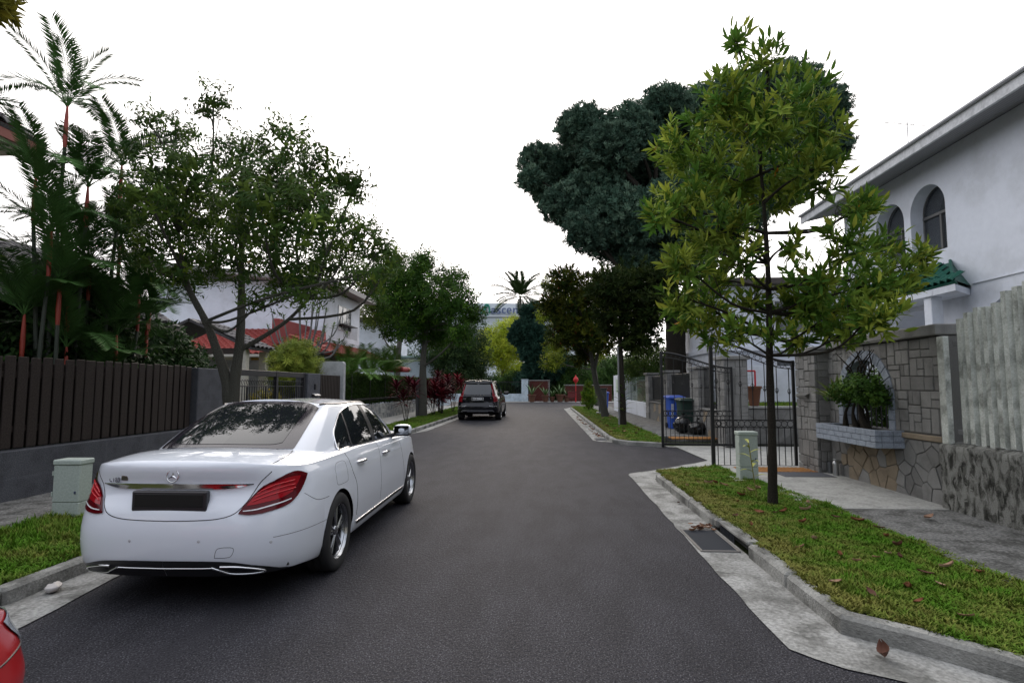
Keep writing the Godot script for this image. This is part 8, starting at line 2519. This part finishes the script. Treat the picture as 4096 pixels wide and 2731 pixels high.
	# conical bush on the far right verge
	var cbx := thing("conical_bush", "bright green conical bush at the far end of the right verge", "bush", Vector3(3.03, 0.1, -36.8))
	part(cbx, "stem", one_rod(Vector3.ZERO, Vector3(0, 1.2, 0), 0.04, 5), mats["bark_dark"])
	crown_of(cbx, [[0, 0.55, 0, 0.5], [0, 1.0, 0, 0.46], [0.02, 1.4, 0, 0.34], [-0.05, 1.75, 0, 0.2]], "rosette", 620.0, 0.85, Color(0.05, 0.11, 0.012), Color(0.20, 0.26, 0.03), 0.4, "leaf_glossy", 0.8)
	# planting in the wall planter
	var wp := thing("planter_shrub", "gnarled small tree with trailing green leaves in the brick planter", "shrub", Vector3(4.85, 0.95, -8.9))
	for k in 9:
		var b := Mb.new()
		var x := rng.randf_range(-0.1, 0.12)
		var z := rng.randf_range(-0.3, 0.3)
		b.tube(curve([Vector3(x, -0.02, z * 1.1), Vector3(x * 0.5 + rng.randf_range(-0.08, 0.08), 0.25, z * 0.7 + rng.randf_range(-0.1, 0.1)), Vector3(x * 0.3, 0.5, z * 0.4), Vector3(0.05, 0.75, z * 0.3)], 4), [0.055, 0.045, 0.04, 0.03, 0.02], 6)
		part(wp, "root", b.mesh(), mats["bark_dark"])
	crown_of(wp, [[0, 0.62, 0.05, 0.26], [-0.05, 0.60, 0.38, 0.25], [-0.05, 0.55, -0.28, 0.22], [0.0, 0.5, 0.55, 0.16]], "small", 2300.0, 0.8, Color(0.025, 0.062, 0.012), Color(0.09, 0.16, 0.025), 0.3)
	for k in 10:
		var b := Mb.new()
		var s := Vector3(0.05, 0.7, rng.randf_range(-0.15, 0.15))
		b.tube([s, s + Vector3(rng.randf_range(-0.1, 0.1), 0.25, rng.randf_range(-0.25, 0.25)), s + Vector3(rng.randf_range(-0.1, 0.1), 0.5, rng.randf_range(-0.5, 0.5))], [0.016, 0.012, 0.006], 5)
		part(wp, "branch", b.mesh(), mats["bark_dark"])
	var bf := thing("birds_nest_fern", "pale green upright fern leaning left out of the brick planter", "fern", Vector3(4.78, 1.35, -9.35))
	for k in 12:
		var b := Mb.new()
		var a := k * 2.4
		blade(b, Vector3.ZERO, Vector3(cos(a) * 0.8 - 0.5, 0.9, sin(a) * 0.7 - 0.5).normalized(), rng.randf_range(0.4, 0.62), 0.10, 0.5)
		part(bf, "leaf", b.mesh(), flat("fern_pale", lin(0.17, 0.23, 0.05), 0.45))
	var ab := thing("courtyard_shrub", "dark leafy shrub seen through the arched wall opening", "shrub", Vector3(6.3, 0, -9.9))
	part(ab, "stem", one_rod(Vector3.ZERO, Vector3(0, 1.0, 0), 0.05, 5), mats["bark_dark"])
	crown_of(ab, [[0, 1.2, 0, 0.7], [0.1, 0.7, 0.4, 0.6], [0.1, 1.5, -0.6, 0.6], [0.2, 0.9, -1.1, 0.6]], "small", 600.0, 1.3, Color(0.025, 0.055, 0.012), Color(0.07, 0.11, 0.02), 0.2)
	# sapling beside the young tree
	var sp := thing("sapling", "thin sapling with a few yellow-green leaves beside the young tree", "sapling", Vector3(2.86, 0.1, -7.75))
	part(sp, "stem", one_rod(Vector3.ZERO, Vector3(-0.09, 0.75, 0.0), 0.007, 5), flat("sapling_stem", lin(0.2, 0.18, 0.05), 0.6))
	for k in 8:
		var b := Mb.new()
		var a := k * 2.4 + 0.5
		blade(b, Vector3(-0.09 * (0.4 + 0.085 * k), 0.30 + 0.064 * k, 0), Vector3(cos(a), 0.55, sin(a)).normalized(), 0.20, 0.055, 0.9)
		part(sp, "leaf", b.mesh(), flat("sapling_leaf", lin(0.36, 0.38, 0.03), 0.45))
	# banana clump behind the glass
	for e in [[5.7, -27.9, "banana plant with broad pale leaves by the last stone pier"], [5.8, -29.8, "banana plant with broad leaves in the middle of the glass screen"], [5.75, -31.6, "banana plant near the white gate pillar"]]:
		var bp := thing("banana_plant", e[2], "plant", Vector3(e[0], 0.05, e[1]), 0.0, "banana plants behind the glass")
		part(bp, "stem", one_rod(Vector3.ZERO, Vector3(0, 1.3, 0), 0.09, 8), flat("banana_stem", lin(0.14, 0.17, 0.06), 0.6))
		for k in 11:
			var b := Mb.new()
			var a := k * 2.4
			blade(b, Vector3(0, 0.75 + 0.05 * k, 0), Vector3(cos(a) * 0.8, 1.3, sin(a) * 0.8).normalized(), rng.randf_range(1.1, 1.5), 0.42, 1.1)
			part(bp, "leaf", b.mesh(), flat("banana_leaf", lin(0.12, 0.19, 0.06), 0.4))
	# broad-leaved shrub at the left edge
	var bl := thing("broad_leaved_shrub", "bright broad-leaved shrub poking in at the left edge", "shrub", Vector3(-7.6, 0, -7.1))
	part(bl, "stem", one_rod(Vector3.ZERO, Vector3(-0.05, 3.6, 0.0), 0.03, 6), mats["bark_dark"])
	for k in 14:
		var b := Mb.new()
		var a := k * 2.4
		blade(b, Vector3(-0.05, 3.1 + 0.05 * k, 0), Vector3(cos(a), 0.35, sin(a)).normalized(), 0.34, 0.13, 0.6)
		part(bl, "leaf", b.mesh(), flat("broad_leaf", lin(0.13, 0.24, 0.02), 0.4))
	var tl := thing("overhanging_branch", "yellow-green leafy branch hanging in at the top left corner", "branch", Vector3(-6.62, 0, -6.0))
	part(tl, "stem", one_rod(Vector3(-0.5, 0, 0), Vector3(-0.25, 6.0, 0), 0.04, 6), mats["bark_dark"])
	crown_of(tl, [[-0.1, 6.35, 0, 0.42], [0.1, 6.15, 0.1, 0.2]], "rosette", 330.0, 1.1, Color(0.10, 0.10, 0.015), Color(0.28, 0.24, 0.03), 0.1, "leaf_glossy")

# what stands behind the photographer: it shows in the car windows and paint
func build_behind() -> void:
	var e := [[-7.5, 9.0, 2.6, "tree behind the photographer on the left, over the red car"], [-7.0, 17.0, 3.0, "second tree behind the photographer on the left"], [5.5, 12.0, 2.6, "tree behind the photographer on the right verge"], [5.8, 21.0, 3.0, "second tree behind the photographer on the right"], [-2.0, 40.0, 4.2, "large tree closing the street behind the photographer"], [5.0, 42.0, 4.0, "large tree at the right end of the street behind"], [-9.0, 38.0, 4.0, "large tree at the left end of the street behind"]]
	for s in e:
		var t := thing("street_tree", s[3], "tree", Vector3(s[0], 0, s[1]), 0.0, "trees behind the photographer")
		trunk(t, [Vector3.ZERO, Vector3(0.1, 2.0, 0), Vector3(0, 4.0, 0)], [0.2, 0.15, 0.1], mats["bark"])
		var r: float = s[2]
		crown_of(t, [[0, 4.4, 0, r * 0.8], [r * 0.7, 4.8, 0.3, r * 0.6], [-r * 0.7, 5.0, -0.2, r * 0.6], [0.2, 6.0, 0, r * 0.6]], "broad", 45.0, 2.2, Color(0.02, 0.045, 0.01), Color(0.07, 0.11, 0.02), 0.1)
	for h in [[-20.0, -8.5, 8.0, 30.0, "cream house behind the photographer on the left"], [8.5, 20.0, 6.0, 30.0, "cream house behind the photographer on the right"], [-12.0, 12.0, 48.0, 56.0, "unseen brown house closing the street behind the photographer, darkened for car reflections"]]:
		var o := thing("neighbour_house", h[4], "house")
		bx(o, "wall", Vector3(h[0], 0, h[2]), Vector3(h[1], 5.8, h[3]), mats["wall_cream"] if h[2] < 40 else flat("wall_brown", lin(0.05, 0.042, 0.038), 0.9), 0.02)  # end wall kept dark so the black car mirrors a dark street
		bx(o, "roof", Vector3(h[0] - 0.6, 5.8, h[2] - 0.6), Vector3(h[1] + 0.6, 6.3, h[3] + 0.6), mats["tile_grey"], 0.02)

func _ready() -> void:
	rng.seed = 20240611
	var cam := Camera3D.new()
	cam.name = "camera"
	cam.position = Vector3(0, 1.6, 0)
	cam.rotation_degrees = Vector3(4.634, 3.068, 0)
	cam.fov = 62.856
	cam.far = 900.0
	add_child(cam)
	var we := WorldEnvironment.new()
	we.name = "environment"
	var e := Environment.new()
	e.tonemap_mode = Environment.TONE_MAPPER_LINEAR
	e.tonemap_exposure = 0.95
	e.background_mode = Environment.BG_SKY
	e.background_energy_multiplier = 1.0
	# evening sky: brightest low ahead where the sun stands behind thin cloud, bluer and dimmer overhead and behind
	var toward := Vector3(-0.12, 0.42, -1.0).normalized()
	var im := Image.create_empty(256, 128, false, Image.FORMAT_RGBF)
	for py in 128:
		for px in 256:
			var el := PI * (0.5 - (py + 0.5) / 128.0)
			var az := TAU * ((px + 0.5) / 256.0 - 0.5)
			var dir := Vector3(-sin(az) * cos(el), sin(el), cos(az) * cos(el))
			var t := 0.5 + 0.5 * dir.dot(toward)
			var c := Color(0.98, 1.06, 1.22).lerp(Color(2.75, 2.62, 2.52), t * t * t)
			if el < 0.0:
				c = Color(0.12, 0.13, 0.11)
			im.set_pixel(px, py, c)
	var sk := PanoramaSkyMaterial.new()
	sk.panorama = ImageTexture.create_from_image(im)
	e.sky = Sky.new()
	e.sky.sky_material = sk
	e.sdfgi_enabled = true
	e.ssao_enabled = true
	e.ssil_enabled = true
	we.environment = e
	add_child(we)
	var sun := DirectionalLight3D.new()
	sun.name = "sun"
	sun.light_energy = 0.35
	sun.light_color = Color(1.0, 0.94, 0.88)
	sun.light_angular_distance = 20.0
	sun.shadow_enabled = true
	sun.sky_mode = DirectionalLight3D.SKY_MODE_LIGHT_ONLY
	# the bright part of the sky lies ahead and a little to the left
	sun.look_at_from_position(Vector3(-2.4, 8.4, -20), Vector3.ZERO)
	add_child(sun)
	make_materials()
	build_ground()
	build_right_wall()
	build_right_house()
	build_left_wall()
	build_left_houses()
	build_street_end()
	build_trees()
	build_sedan()
	build_suv()
	build_red_car()
	build_plants()
	build_street_details()
	build_behind()
